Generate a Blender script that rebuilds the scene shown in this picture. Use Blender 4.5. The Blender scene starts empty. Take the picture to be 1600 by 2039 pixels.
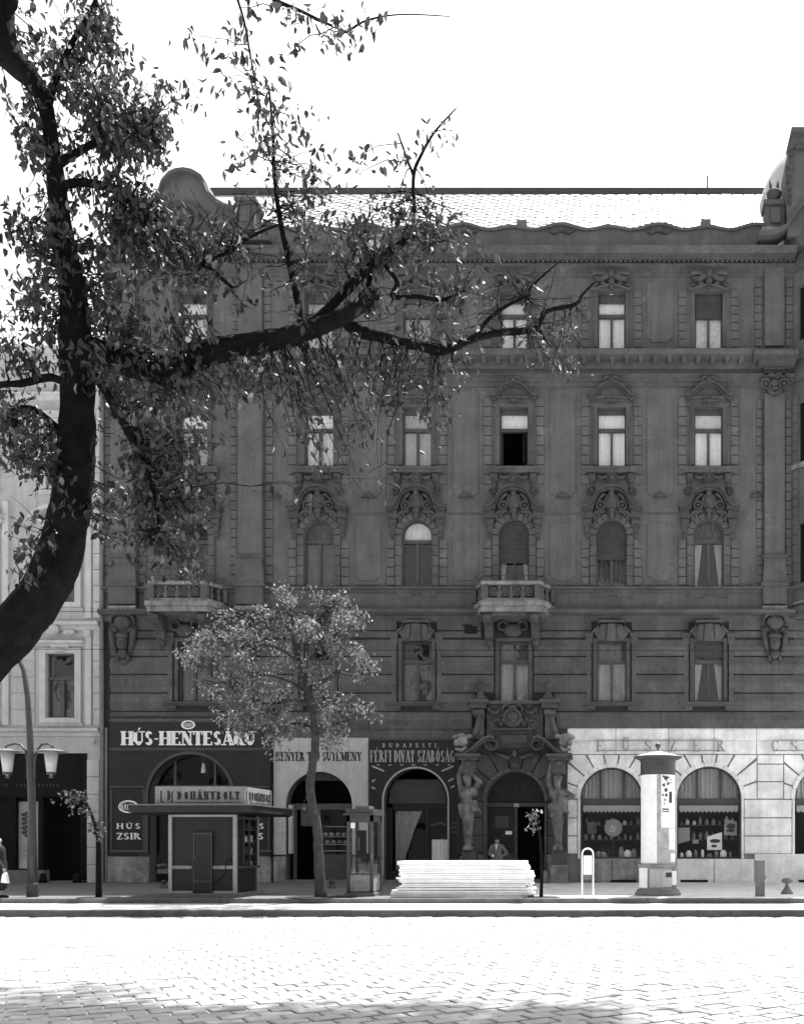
import bpy, math, random
import numpy as np
from mathutils import Vector, Matrix

# ------------------------------------------------------------------ camera, sky, sun, exposure
SC = bpy.context.scene
COL = SC.collection
random.seed(7)
RNG = np.random.default_rng(11)
PI = math.pi
FPX, VX, VY = 1976.0, 1250.0, 1685.0        # focal length and principal point, in pixels of the 1600 x 2039 photograph
CAMZ = 1.404                                # lens above the far pavement
YF = 38.0                                   # distance of the main facade
S = FPX / YF                                # 52 px per metre on the facade

cam_d = bpy.data.cameras.new('camera')
cam = bpy.data.objects.new('camera', cam_d)
COL.objects.link(cam)
cam.location = (0, 0, CAMZ)
cam.rotation_euler = (math.radians(90), 0, 0)
cam_d.sensor_fit = 'HORIZONTAL'
cam_d.sensor_width = 36.0
cam_d.lens = 36.0 * FPX / 1600.0
cam_d.shift_x = (800.0 - VX) / 1600.0
cam_d.shift_y = (VY - 1019.5) / 1600.0
cam_d.clip_end = 2000.0
SC.camera = cam

SUN_EL, SUN_AZ = math.radians(66.8), math.radians(25.0)     # behind the houses, from the right
SUN_DIR = Vector((math.sin(SUN_AZ) * math.cos(SUN_EL), math.cos(SUN_AZ) * math.cos(SUN_EL), math.sin(SUN_EL)))
world = bpy.data.worlds.new('World')
SC.world = world
world.use_nodes = True
wn = world.node_tree
wn.nodes.clear()
w_out = wn.nodes.new('ShaderNodeOutputWorld')
w_bg = wn.nodes.new('ShaderNodeBackground')
w_bw = wn.nodes.new('ShaderNodeRGBToBW')                    # black-and-white film
w_sky = wn.nodes.new('ShaderNodeTexSky')
w_sky.sky_type = 'NISHITA'
w_sky.sun_disc = False
w_sky.sun_elevation = SUN_EL
w_sky.sun_rotation = SUN_AZ
w_sky.dust_density = 3.0
wn.links.new(w_sky.outputs[0], w_bw.inputs[0])
wn.links.new(w_bw.outputs[0], w_bg.inputs[0])
w_bg.inputs[1].default_value = 0.15
wn.links.new(w_bg.outputs[0], w_out.inputs[0])

sun_d = bpy.data.lights.new('sun', 'SUN')
sun_d.energy = 4.6
sun_d.angle = math.radians(0.55)
sun_d.color = (1.0, 0.995, 0.985)
sun = bpy.data.objects.new('sun', sun_d)
COL.objects.link(sun)
sun.rotation_euler = (-SUN_DIR).to_track_quat('-Z', 'Y').to_euler()
sun.location = (10, 60, 60)

SC.view_settings.view_transform = 'Standard'
SC.view_settings.look = 'None'
SC.view_settings.exposure = 1.5
SC.view_settings.gamma = 1.0
SC.render.engine = 'CYCLES'
SC.cycles.max_bounces = 6
SC.cycles.transparent_max_bounces = 12
SC.cycles.use_denoising = True

# ------------------------------------------------------------------ helpers
def FX(px): return (px - VX) / S
def FZ(py): return CAMZ + (VY - py) / S
def FP(pts, cx=0): return [(FX(x + cx), FZ(y)) for x, y in pts]
def PX(px, D): return (px - VX) * D / FPX
def PZ(py, D): return CAMZ + (VY - py) * D / FPX
def W(px, py, D): return Vector((PX(px, D), D, PZ(py, D)))

def mat(name, v, rough=0.85, var=0.25, scale=1.5, bump=0.15, bscale=40.0, streak=0.0, spec=0.3, trans=0.0, attr=False, patch=0.0):
    m = bpy.data.materials.new(name)
    m.use_nodes = True
    nt = m.node_tree
    N, L = nt.nodes, nt.links
    b = N['Principled BSDF']
    b.inputs['Roughness'].default_value = rough
    b.inputs['Specular IOR Level'].default_value = spec
    geo = N.new('ShaderNodeNewGeometry')
    pos = geo.outputs['Position']
    def noise(sc, detail=5.0, vec=None, rg=0.6):
        n = N.new('ShaderNodeTexNoise')
        n.inputs['Scale'].default_value = sc
        n.inputs['Detail'].default_value = detail
        n.inputs['Roughness'].default_value = rg
        L.new(vec or pos, n.inputs['Vector'])
        return n.outputs['Fac']
    def math_(op, a, c):
        k = N.new('ShaderNodeMath'); k.operation = op
        for i, q in enumerate((a, c)):
            if hasattr(q, 'links'): L.new(q, k.inputs[i])
            else: k.inputs[i].default_value = q
        return k.outputs[0]
    def remap(x, a0, a1, b0, b1):
        k = N.new('ShaderNodeMapRange')
        L.new(x, k.inputs['Value'])
        for nm, q in (('From Min', a0), ('From Max', a1), ('To Min', b0), ('To Max', b1)):
            k.inputs[nm].default_value = q
        return k.outputs['Result']
    if var:
        f = remap(noise(scale, 6.0), 0.3, 0.7, 1 - var, 1 + var)
        f2 = remap(noise(scale * 9.0, 4.0), 0.3, 0.7, 1 - var * 0.5, 1 + var * 0.5)
        f = math_('MULTIPLY', f, f2)
        val = math_('MULTIPLY', f, v)
    else:
        k = N.new('ShaderNodeValue'); k.outputs[0].default_value = v
        val = k.outputs[0]
    if streak:
        mp = N.new('ShaderNodeMapping')
        mp.inputs['Scale'].default_value = (5.0, 5.0, 0.25)
        L.new(pos, mp.inputs['Vector'])
        s = remap(noise(1.0, 5.0, mp.outputs['Vector']), 0.35, 0.72, 1 - streak, 1 + streak)
        val = math_('MULTIPLY', val, s)
    if patch:
        s = remap(noise(0.9, 8.0, None, 0.75), 0.58, 0.64, 0.0, patch)
        val = math_('ADD', val, math_('MULTIPLY', s, v))
    if attr:
        at = N.new('ShaderNodeAttribute'); at.attribute_name = 'tone'
        val = math_('MULTIPLY', val, at.outputs['Fac'])
    cc = N.new('ShaderNodeCombineColor')
    for i in range(3): L.new(val, cc.inputs[i])
    L.new(cc.outputs[0], b.inputs['Base Color'])
    if bump:
        bp = N.new('ShaderNodeBump')
        bp.inputs['Strength'].default_value = bump
        bp.inputs['Distance'].default_value = 0.03
        L.new(noise(bscale, 4.0), bp.inputs['Height'])
        L.new(bp.outputs[0], b.inputs['Normal'])
    if trans:
        tr = N.new('ShaderNodeBsdfTranslucent')
        L.new(cc.outputs[0], tr.inputs['Color'])
        mx = N.new('ShaderNodeMixShader'); mx.inputs[0].default_value = trans
        out = N['Material Output']
        L.new(b.outputs[0], mx.inputs[1]); L.new(tr.outputs[0], mx.inputs[2])
        L.new(mx.outputs[0], out.inputs['Surface'])
    return m

def glass_mat(name, refl=0.05, tint=1.0):
    m = bpy.data.materials.new(name); m.use_nodes = True
    nt = m.node_tree; N, L = nt.nodes, nt.links
    N.remove(N['Principled BSDF'])
    t = N.new('ShaderNodeBsdfTransparent'); t.inputs[0].default_value = (tint, tint, tint, 1)
    g = N.new('ShaderNodeBsdfGlossy'); g.inputs['Roughness'].default_value = 0.02
    nz = N.new('ShaderNodeTexNoise'); nz.inputs['Scale'].default_value = 1.6
    geo = N.new('ShaderNodeNewGeometry'); L.new(geo.outputs['Position'], nz.inputs['Vector'])
    bp = N.new('ShaderNodeBump'); bp.inputs['Strength'].default_value = 0.12; bp.inputs['Distance'].default_value = 0.05
    L.new(nz.outputs['Fac'], bp.inputs['Height']); L.new(bp.outputs[0], g.inputs['Normal'])
    mx = N.new('ShaderNodeMixShader'); mx.inputs[0].default_value = refl
    L.new(t.outputs[0], mx.inputs[1]); L.new(g.outputs[0], mx.inputs[2])
    L.new(mx.outputs[0], N['Material Output'].inputs['Surface'])
    return m

M = {}
M['plaster'] = mat('sooty plaster', 0.116, var=0.20, scale=1.1, bump=0.5, bscale=22, streak=0.13, patch=0.35)
M['stone'] = mat('sooty stone', 0.097, var=0.26, scale=1.3, bump=0.5, bscale=22, streak=0.12, patch=0.25)
M['orn'] = mat('carved stone', 0.072, var=0.3, scale=4.0, bump=0.3, bscale=30)
M['ledge'] = mat('pale ledge stone', 0.22, var=0.4, scale=2.5, bump=0.3, bscale=30, streak=0.3)
M['pale'] = mat('pale shop stone', 0.82, var=0.2, scale=1.6, bump=0.3, bscale=35, streak=0.1)
M['palejoint'] = mat('joint mortar', 0.26, var=0.2)
M['plinth'] = mat('stained plinth stone', 0.27, var=0.45, scale=2.2, bump=0.35, bscale=25, streak=0.2)
M['neigh'] = mat('light render', 0.42, var=0.12, scale=1.2, bump=0.2, bscale=40, streak=0.10)
M['neightrim'] = mat('light trim', 0.50, var=0.12, scale=2.0, bump=0.2, bscale=40, streak=0.10)
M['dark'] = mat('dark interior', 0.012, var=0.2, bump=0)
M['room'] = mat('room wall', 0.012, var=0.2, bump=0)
M['frame'] = mat('window joinery', 0.075, rough=0.6, var=0.2, scale=6, bump=0.1)
M['framelight'] = mat('pale joinery', 0.22, rough=0.6, var=0.2, scale=6, bump=0.1)
M['curtain'] = mat('white curtain and sky reflection', 0.88, rough=0.9, var=0.12, scale=9, bump=0.1)  # also stands in for sky reflected in the upper windows
M['skyreflect'] = mat('cream sky reflection', 0.66, rough=0.9, var=0.2, scale=6, bump=0.1)  # duller variant of the sky reflection painted behind upper panes
M['mortar'] = mat('sooty mortar', 0.035, var=0.2)
M['curtain2'] = mat('grey curtain', 0.33, rough=0.9, var=0.15, scale=9, bump=0.1)
M['curtain3'] = mat('dim curtain', 0.10, rough=0.9, var=0.25, scale=5, bump=0.1)
M['shutter'] = mat('roller shutter wood', 0.055, rough=0.7, var=0.25, scale=3, bump=0.2)
M['board'] = mat('dark painted board', 0.019, rough=0.55, var=0.2, scale=2, bump=0.15, streak=0.15)
M['boardrim'] = mat('dark board moulding', 0.06, rough=0.5, var=0.2, scale=4, bump=0.1)
M['black'] = mat('black paint', 0.010, rough=0.7, var=0.2, bump=0.05, spec=0.1)
M['whiteboard'] = mat('pale sign board', 0.44, rough=0.7, var=0.12, scale=3, bump=0.15, streak=0.1)
M['letter'] = mat('white lettering', 0.85, rough=0.6, var=0.06, scale=8, bump=0)
M['lettergrey'] = mat('grey lettering', 0.33, rough=0.6, var=0.1, scale=8, bump=0)
M['letterdark'] = mat('dark lettering', 0.025, rough=0.6, var=0.1, scale=8, bump=0)
M['metal'] = mat('dark iron', 0.035, rough=0.5, var=0.25, scale=6, bump=0.1, spec=0.5)
M['whitemetal'] = mat('white enamel', 0.85, rough=0.45, var=0.05, bump=0)
M['zinc'] = mat('grey zinc', 0.16, rough=0.5, var=0.2, scale=3, bump=0.1)
M['paper'] = mat('white poster paper', 0.85, rough=0.85, var=0.07, scale=5, bump=0.2, bscale=12)
M['paper2'] = mat('greyed poster paper', 0.38, rough=0.85, var=0.35, scale=6, bump=0.2)
M['ink'] = mat('printer ink', 0.05, rough=0.8, var=0.3, scale=10, bump=0)
M['concrete'] = mat('grey concrete', 0.17, var=0.2, scale=3, bump=0.3)
M['plank'] = mat('fresh sawn timber', 0.84, rough=0.8, var=0.12, scale=3, bump=0.3, bscale=18)
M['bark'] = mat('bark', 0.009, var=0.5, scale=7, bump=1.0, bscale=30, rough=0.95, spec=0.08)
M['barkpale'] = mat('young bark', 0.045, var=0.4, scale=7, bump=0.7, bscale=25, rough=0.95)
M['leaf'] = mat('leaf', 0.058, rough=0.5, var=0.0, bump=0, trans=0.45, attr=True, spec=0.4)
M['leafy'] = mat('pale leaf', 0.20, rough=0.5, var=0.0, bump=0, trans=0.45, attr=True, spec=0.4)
M['asphalt'] = mat('pavement asphalt', 0.11, var=0.22, scale=0.9, bump=0.4, bscale=60)
M['glarepaving'] = mat('pavement with painted glare', 0.55, var=0.25, scale=1.5, bump=0.5, bscale=45)  # finer paving; its pale tone also holds the glare on that side
M['kerb'] = mat('granite kerb', 0.10, var=0.25, scale=2.5, bump=0.4, bscale=30)
M['strip'] = mat('dusty gutter strip', 0.60, var=0.12, scale=2.0, bump=0.3)
M['bed'] = mat('sand bed', 0.42, var=0.25, scale=4.0, bump=0.4)
M['sett'] = mat('worn granite setts', 0.25, rough=0.6, var=0.18, scale=1.2, bump=0.4, bscale=26, attr=False)
M['tile'] = mat('glazed roof tile', 0.42, rough=0.34, var=0.25, scale=1.0, bump=0.1, spec=0.8)
M['roofdark'] = mat('ridge sheet', 0.06, rough=0.6, var=0.2, scale=2, bump=0.1)
M['skin'] = mat('skin', 0.28, rough=0.6, var=0.08, scale=9, bump=0.05)
M['coat'] = mat('grey jacket', 0.14, rough=0.9, var=0.2, scale=14, bump=0.2)
M['coatdark'] = mat('dark coat', 0.02, rough=0.9, var=0.2, scale=14, bump=0.2)
M['glass'] = glass_mat('window glass', 0.10)
M['shopglass'] = glass_mat('shop glass', 0.018)
M['opal'] = mat('opal lamp glass', 0.42, rough=0.35, var=0.08, scale=4, bump=0)

class MB:
    def __init__(self): self.v = []; self.f = []
    def add(self, vs, fs):
        o = len(self.v)
        self.v += [tuple(p) for p in vs]
        self.f += [tuple(o + i for i in q) for q in fs]
        return self
    def box(self, x0, x1, y0, y1, z0, z1):
        return self.add([(x0,y0,z0),(x1,y0,z0),(x1,y1,z0),(x0,y1,z0),(x0,y0,z1),(x1,y0,z1),(x1,y1,z1),(x0,y1,z1)],
                        [(0,3,2,1),(4,5,6,7),(0,1,5,4),(1,2,6,5),(2,3,7,6),(3,0,4,7)])
    def block(self, x0, x1, y0, y1, z0, z1, c):      # front edges chamfered by c
        return self.add([(x0,y1,z0),(x1,y1,z0),(x1,y1,z1),(x0,y1,z1),(x0,y0+c,z0),(x1,y0+c,z0),(x1,y0+c,z1),(x0,y0+c,z1),
                         (x0+c,y0,z0+c),(x1-c,y0,z0+c),(x1-c,y0,z1-c),(x0+c,y0,z1-c)],
                        [(8,9,10,11),(4,5,9,8),(5,6,10,9),(6,7,11,10),(7,4,8,11),(0,1,5,4),(1,2,6,5),(2,3,7,6),(3,0,4,7)])
    def prism(self, poly, y0, y1):                   # polygon in (x, z) between two depths
        n = len(poly)
        a = sum(poly[i][0]*poly[(i+1)%n][1]-poly[(i+1)%n][0]*poly[i][1] for i in range(n))
        if a < 0: poly = poly[::-1]
        return self.add([(x,y0,z) for x,z in poly]+[(x,y1,z) for x,z in poly],
                        [tuple(range(n)), tuple(range(2*n-1,n-1,-1))]+[(i,i+n,(i+1)%n+n,(i+1)%n) for i in range(n)])
    def plan(self, poly, z0, z1):                    # polygon in (x, y) between two heights
        n = len(poly)
        a = sum(poly[i][0]*poly[(i+1)%n][1]-poly[(i+1)%n][0]*poly[i][1] for i in range(n))
        if a < 0: poly = poly[::-1]
        return self.add([(x,y,z0) for x,y in poly]+[(x,y,z1) for x,y in poly],
                        [tuple(range(n-1,-1,-1)), tuple(range(n,2*n))]+[(i,(i+1)%n,(i+1)%n+n,i+n) for i in range(n)])
    def mould(self, x0, x1, prof, yw=None, fit=True):   # profile of (projection, z) along the facade
        yw = YF if yw is None else yw
        dm = max(0.0, max(d for d, z in prof))
        if fit and yw in (0, 0.0, YF) and dm > 0.15:     # a moulding that stands forward of the wall sits a little lower than it looks
            zc = sum(z for d, z in prof)/len(prof)
            dz = -(zc - CAMZ)*dm*0.85/YF
            prof = [(d, z + dz) for d, z in prof]
        n = len(prof)
        p = [(yw - d, z) for d, z in prof]
        return self.add([(x0,y,z) for y,z in p]+[(x1,y,z) for y,z in p],
                        [tuple(range(n)), tuple(range(2*n-1,n-1,-1))]+[(i,i+n,(i+1)%n+n,(i+1)%n) for i in range(n)])
    def tube(self, pts, rad, n=8, cap=True):
        pts = [Vector(p) for p in pts]
        if not hasattr(rad, '__len__'): rad = [rad]*len(pts)
        o = len(self.v); ref = Vector((0.13,0.31,0.94)); up = None
        for i, p in enumerate(pts):
            t = (pts[min(i+1,len(pts)-1)] - pts[max(i-1,0)])
            t = t.normalized() if t.length > 1e-9 else Vector((0,0,1))
            if up is None:
                up = t.cross(ref if abs(t.dot(ref)) < 0.95 else Vector((1,0,0))).normalized()
            else:
                up = (up - t*up.dot(t))
                up = up.normalized() if up.length > 1e-6 else t.orthogonal().normalized()
            w = t.cross(up)
            for k in range(n):
                a = 2*PI*k/n
                self.v.append(tuple(p + (up*math.cos(a)+w*math.sin(a))*rad[i]))
        for i in range(len(pts)-1):
            for k in range(n):
                self.f.append((o+i*n+k, o+i*n+(k+1)%n, o+(i+1)*n+(k+1)%n, o+(i+1)*n+k))
        if cap:
            self.f.append(tuple(o+k for k in range(n-1,-1,-1)))
            self.f.append(tuple(o+(len(pts)-1)*n+k for k in range(n)))
        return self
    def lathe(self, prof, cx, cy, n=20):             # (r, z) bottom to top
        o = len(self.v)
        for r, z in prof:
            for k in range(n):
                a = 2*PI*k/n
                self.v.append((cx+r*math.cos(a), cy+r*math.sin(a), z))
        for i in range(len(prof)-1):
            for k in range(n):
                self.f.append((o+i*n+k, o+i*n+(k+1)%n, o+(i+1)*n+(k+1)%n, o+(i+1)*n+k))
        self.f.append(tuple(o+k for k in range(n-1,-1,-1)))
        self.f.append(tuple(o+(len(prof)-1)*n+k for k in range(n)))
        return self
    def ell(self, c, r, nu=10, nv=6):
        o = len(self.v)
        for i in range(1, nv):
            th = PI*i/nv
            for k in range(nu):
                a = 2*PI*k/nu
                self.v.append((c[0]+r[0]*math.sin(th)*math.cos(a), c[1]+r[1]*math.sin(th)*math.sin(a), c[2]-r[2]*math.cos(th)))
        b = len(self.v); self.v += [(c[0],c[1],c[2]-r[2]),(c[0],c[1],c[2]+r[2])]
        for i in range(nv-2):
            for k in range(nu):
                self.f.append((o+i*nu+k, o+i*nu+(k+1)%nu, o+(i+1)*nu+(k+1)%nu, o+(i+1)*nu+k))
        for k in range(nu):
            self.f.append((b, o+(k+1)%nu, o+k))
            self.f.append((b+1, o+(nv-2)*nu+k, o+(nv-2)*nu+(k+1)%nu))
        return self
    def caps(self, p0, p1, r0, r1, n=10):            # tapered limb with round ends
        p0, p1 = Vector(p0), Vector(p1); d = (p1-p0).normalized()
        pts, rad = [], []
        for a in (80,55,30,0): pts.append(p0-d*r0*math.sin(math.radians(a))); rad.append(max(r0*math.cos(math.radians(a)),0.001))
        for a in (0,30,55,80): pts.append(p1+d*r1*math.sin(math.radians(a))); rad.append(max(r1*math.cos(math.radians(a)),0.001))
        return self.tube(pts, rad, n)
    def arcring(self, cx, cz, r0, r1, a0, a1, y0, y1, n=24):
        poly = [(cx+r1*math.cos(a0+(a1-a0)*i/n), cz+r1*math.sin(a0+(a1-a0)*i/n)) for i in range(n+1)]
        poly += [(cx+r0*math.cos(a1+(a0-a1)*i/n), cz+r0*math.sin(a1+(a0-a1)*i/n)) for i in range(n+1)]
        return self.prism(poly, y0, y1)
    def ring(self, c, r, t, n=14, m=6, sx=1.0):      # ring standing in the facade plane
        pts = [(c[0]+sx*r*math.cos(2*PI*k/n), c[1], c[2]+r*math.sin(2*PI*k/n)) for k in range(n+1)]
        return self.tube(pts, t, m, cap=False)
    def band(self, path, th, y0, y1):                # thick line in the facade plane, th downwards
        return self.prism(list(path)+[(x, z-th) for x, z in reversed(path)], y0, y1)
    def mesh(self, name):
        me = bpy.data.meshes.new(name)
        me.from_pydata(self.v, [], self.f); me.update()
        return me
    def build(self, name, m, parent=None, smooth=False, loc=None):
        me = self.mesh(name)
        return put(name, me, m, parent, smooth, loc)

def put(name, me, m, parent=None, smooth=False, loc=None):
    o = bpy.data.objects.new(name, me)
    COL.objects.link(o)
    if m is not None and len(me.materials) == 0: me.materials.append(M[m] if isinstance(m, str) else m)
    if smooth: me.polygons.foreach_set('use_smooth', [True]*len(me.polygons))
    if parent is not None: adopt(o, parent)
    if loc is not None: o.location = loc
    return o
def adopt(o, parent):
    o.parent = parent
    if parent.type == 'EMPTY': o.matrix_parent_inverse = Matrix.Translation(-Vector(parent.location))
def tag(o, label, cat, group=None, kind=None):
    o['label'] = label; o['category'] = cat
    if group: o['group'] = group
    if kind: o['kind'] = kind
    return o
def thing(name, loc, label, cat, group=None):
    o = bpy.data.objects.new(name, None)
    o.empty_display_size = 0.3; o.location = loc
    COL.objects.link(o)
    return tag(o, label, cat, group)
def structure(o): o['kind'] = 'structure'; return o
def remesh(o, vox, smooth_it=2):
    r = o.modifiers.new('skin', 'REMESH'); r.mode = 'VOXEL'; r.voxel_size = vox; r.use_smooth_shade = True
    s = o.modifiers.new('smooth', 'SMOOTH'); s.factor = 0.5; s.iterations = smooth_it
    return o

# ------------------------------------------------------------------ sign-writer's letters: stems, thin strokes, bowls and slab serifs
GLY = {
 'H': (0.86, [('v',0.14,0,1),('v',0.72,0,1),('h',0.14,0.72,0.5)], [(0.14,0),(0.14,1),(0.72,0),(0.72,1)]),
 'U': (0.82, [('v',0.15,0.25,1),('n',0.68,0.25,1),('a',0.415,0.28,0.265,0.28,180,360)], [(0.15,1),(0.68,1)]),
 'S': (0.66, [('a',0.33,0.74,0.27,0.26,15,275),('a',0.33,0.25,0.28,0.25,95,-165)], []),
 'E': (0.70, [('v',0.15,0,1),('h',0.15,0.62,0.97),('h',0.15,0.52,0.5),('h',0.15,0.64,0.03),('n',0.62,0.76,1),('n',0.64,0,0.26)], [(0.15,0),(0.15,1)]),
 'F': (0.66, [('v',0.15,0,1),('h',0.15,0.60,0.97),('h',0.15,0.50,0.5),('n',0.60,0.74,1)], [(0.15,0),(0.15,1)]),
 'N': (0.88, [('n',0.14,0,1),('n',0.74,0,1),('d',0.14,1,0.74,0)], [(0.14,0),(0.10,1),(0.74,1)]),
 'T': (0.74, [('v',0.37,0,1),('h',0.05,0.69,0.97),('n',0.05,0.74,1),('n',0.69,0.74,1)], [(0.37,0)]),
 'A': (0.84, [('dn',0.10,0,0.40,1),('d',0.42,1,0.74,0),('h',0.20,0.62,0.3)], [(0.10,0),(0.74,0)]),
 'R': (0.80, [('v',0.15,0,1),('bowl',0.15,0.75,0.25,0.60),('d',0.38,0.5,0.68,0)], [(0.15,0),(0.15,1),(0.70,0)]),
 'P': (0.70, [('v',0.15,0,1),('bowl',0.15,0.73,0.27,0.60)], [(0.15,0),(0.15,1)]),
 'B': (0.76, [('v',0.15,0,1),('bowl',0.15,0.76,0.24,0.58),('bowl',0.15,0.27,0.27,0.64)], [(0.15,0),(0.15,1)]),
 'D': (0.82, [('v',0.15,0,1),('bowl',0.15,0.5,0.5,0.72)], [(0.15,0),(0.15,1)]),
 'I': (0.32, [('v',0.16,0,1)], [(0.16,0),(0.16,1)]),
 'L': (0.66, [('v',0.15,0,1),('h',0.15,0.62,0.03),('n',0.62,0,0.28)], [(0.15,0),(0.15,1)]),
 'O': (0.80, [('a',0.40,0.5,0.34,0.5,0,360)], []),
 'G': (0.80, [('a',0.40,0.5,0.34,0.5,40,325),('v',0.66,0.0,0.42)], [(0.66,0.42)]),
 'Z': (0.68, [('h',0.06,0.62,0.97),('h',0.06,0.62,0.03),('d',0.58,1,0.12,0),('n',0.07,0.76,1),('n',0.62,0,0.24)], []),
 'Y': (0.80, [('v',0.40,0,0.5),('d',0.10,1,0.40,0.45),('dn',0.40,0.45,0.70,1)], [(0.40,0),(0.10,1),(0.70,1)]),
 'K': (0.84, [('v',0.15,0,1),('dn',0.15,0.4,0.68,1),('d',0.32,0.58,0.72,0)], [(0.15,0),(0.15,1),(0.68,1),(0.72,0)]),
 'M': (1.02, [('n',0.14,0,1),('v',0.88,0,1),('d',0.16,1,0.50,0.1),('dn',0.50,0.1,0.86,1)], [(0.14,0),(0.14,1),(0.88,0),(0.88,1)]),
 'V': (0.80, [('d',0.12,1,0.40,0),('dn',0.40,0,0.70,1)], [(0.12,1),(0.70,1)]),
 'J': (0.50, [('v',0.32,0.22,1),('a',0.14,0.22,0.20,0.22,190,360)], [(0.32,1)]),
 '-': (0.40, [('h',0.06,0.34,0.45)], []),
 ' ': (0.42, [], []),
}
ACC = {'Ú':('U','/'),'Á':('A','/'),'É':('E','/'),'Ó':('O','/'),'Ü':('U',':'),'Ű':('U','"'),'Ö':('O',':')}
def text_mesh(mb, s, u0, u1, v0, v1, place, stem, thin, serif, track=0.08, depth=0.012):
    """letters into mb; place(u, v, d) gives the world point, d = height above the board"""
    gl = []
    tot = 0
    for ch in s:
        base, ac = ACC.get(ch, (ch, None))
        gl.append((GLY[base], ac, tot)); tot += GLY[base][0] + track
    tot -= track
    H = v1 - v0; k = (u1 - u0) / tot
    cnt = [0]
    def poly(pts):
        cnt[0] += 1
        d = depth + 0.0006 * (cnt[0] % 9)
        n = len(pts)
        mb.add([place(u, v, 0.0) for u, v in pts] + [place(u, v, d) for u, v in pts],
               [tuple(range(n, 2*n))] + [(i, (i+1) % n, (i+1) % n + n, i + n) for i in range(n)])
    T, t, sf = stem * H, thin * H, serif * H
    for (gw, strokes, serifs), ac, off in gl:
        X = lambda x: u0 + (off + x) * k
        Z = lambda z: v0 + z * H
        for q in strokes:
            if q[0] in 'vn' and len(q[0]) == 1:
                w = (T if q[0] == 'v' else t) / 2
                poly([(X(q[1])-w, Z(q[2])), (X(q[1])+w, Z(q[2])), (X(q[1])+w, Z(q[3])), (X(q[1])-w, Z(q[3]))])
            elif q[0] == 'h':
                z = min(max(Z(q[3]), v0 + t/2), v1 - t/2)
                poly([(X(q[1]), z-t/2), (X(q[2]), z-t/2), (X(q[2]), z+t/2), (X(q[1]), z+t/2)])
            elif q[0] in ('d', 'dn'):
                w = (T if q[0] == 'd' else t) / 2 * 1.1
                poly([(X(q[1])-w, Z(q[2])), (X(q[1])+w, Z(q[2])), (X(q[3])+w, Z(q[4])), (X(q[3])-w, Z(q[4]))])
            elif q[0] in ('a', 'bowl'):
                if q[0] == 'bowl':
                    cx, cz, rz, xr = q[1], q[2], q[3], q[4]
                    rx = xr - cx; a0, a1 = -90, 90
                else:
                    cx, cz, rx, rz, a0, a1 = q[1:]
                n = max(6, int(abs(a1 - a0) / 24))
                ux, uz = rx * k, rz * H
                for i in range(n):
                    A, B = math.radians(a0 + (a1-a0)*i/n), math.radians(a0 + (a1-a0)*(i+1)/n)
                    P = []
                    for a, rr in ((A, 1), (B, 1), (B, 0), (A, 0)):
                        P.append((X(cx) + math.cos(a)*(ux if rr else max(ux-T, 0.05*ux)), Z(cz) + math.sin(a)*(uz if rr else max(uz-t, 0.05*uz))))
                    poly(P)
        for x, z in serifs:
            zc = min(max(Z(z), v0 + t/2), v1 - t/2)
            poly([(X(x)-T/2-sf, zc-t/2), (X(x)+T/2+sf, zc-t/2), (X(x)+T/2+sf, zc+t/2), (X(x)-T/2-sf, zc+t/2)])
        cx = gw / 2
        if ac == '/':
            poly([(X(cx)-t*0.6, v1+0.06*H), (X(cx)+t*0.4, v1+0.06*H), (X(cx)+t*1.6, v1+0.24*H), (X(cx)+t*0.2, v1+0.24*H)])
        elif ac == ':':
            for sgn in (-1, 1):
                c = X(cx)+sgn*T*0.8
                poly([(c-t*.6, v1+0.07*H), (c+t*.6, v1+0.07*H), (c+t*.6, v1+0.18*H), (c-t*.6, v1+0.18*H)])
        elif ac == '"':
            for sgn in (-1, 1):
                c = X(cx)+sgn*T*0.7
                poly([(c-t*.5, v1+0.07*H), (c+t*.5, v1+0.07*H), (c+t*1.5, v1+0.26*H), (c+t*.4, v1+0.26*H)])
def facade_text(s, px0, px1, py_top, py_bot, y, m, parent, stem=0.2, thin=0.07, serif=0.07, track=0.1, name='lettering', depth=0.012):
    return write(s, FX(px0), FX(px1), FZ(py_bot), FZ(py_top), lambda u, v, d: (u, y - d, v), m, parent, stem, thin, serif, track, depth)
def write(s, u0, u1, v0, v1, place, m, parent, stem=0.2, thin=0.07, serif=0.07, track=0.1, depth=0.012):
    w = [GLY[ACC.get(c, (c, 0))[0]][0] for c in s]
    k = (u1 - u0) / (sum(w) + track*(len(s)-1)); u = u0
    for ch, cw in zip(s, w):
        if ch != ' ':
            mb = MB(); text_mesh(mb, ch, u, u + cw*k, v0, v1, place, stem, thin, serif, track, depth)
            mb.build('letter', m, parent)
        u += (cw + track)*k

# ------------------------------------------------------------------ the ground: road, kerbs, gutter strip, pavement
KERB_Y, EDGE_Y = 26.4, 23.72
ROAD_Z, STRIP_Z = -0.30, -0.13
structure(MB().box(-260, 260, -120, EDGE_Y + 0.25, ROAD_Z - 0.6, ROAD_Z - 0.012).build('road', 'bed'))
road = bpy.data.objects['road']
structure(MB().box(-90, 90, EDGE_Y + 0.25, KERB_Y + 0.2, -0.6, STRIP_Z).build('gutter_strip', 'strip'))
pav = structure(MB().box(-90, FX(1015), KERB_Y + 0.25, 75, -0.6, 0.0).build('pavement', 'asphalt'))
structure(MB().box(FX(1015), 90, KERB_Y + 0.25, 75, -0.6, 0.001).build('pavement', 'glarepaving'))  # brightness of the right-hand side is put into this paler colour

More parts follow.
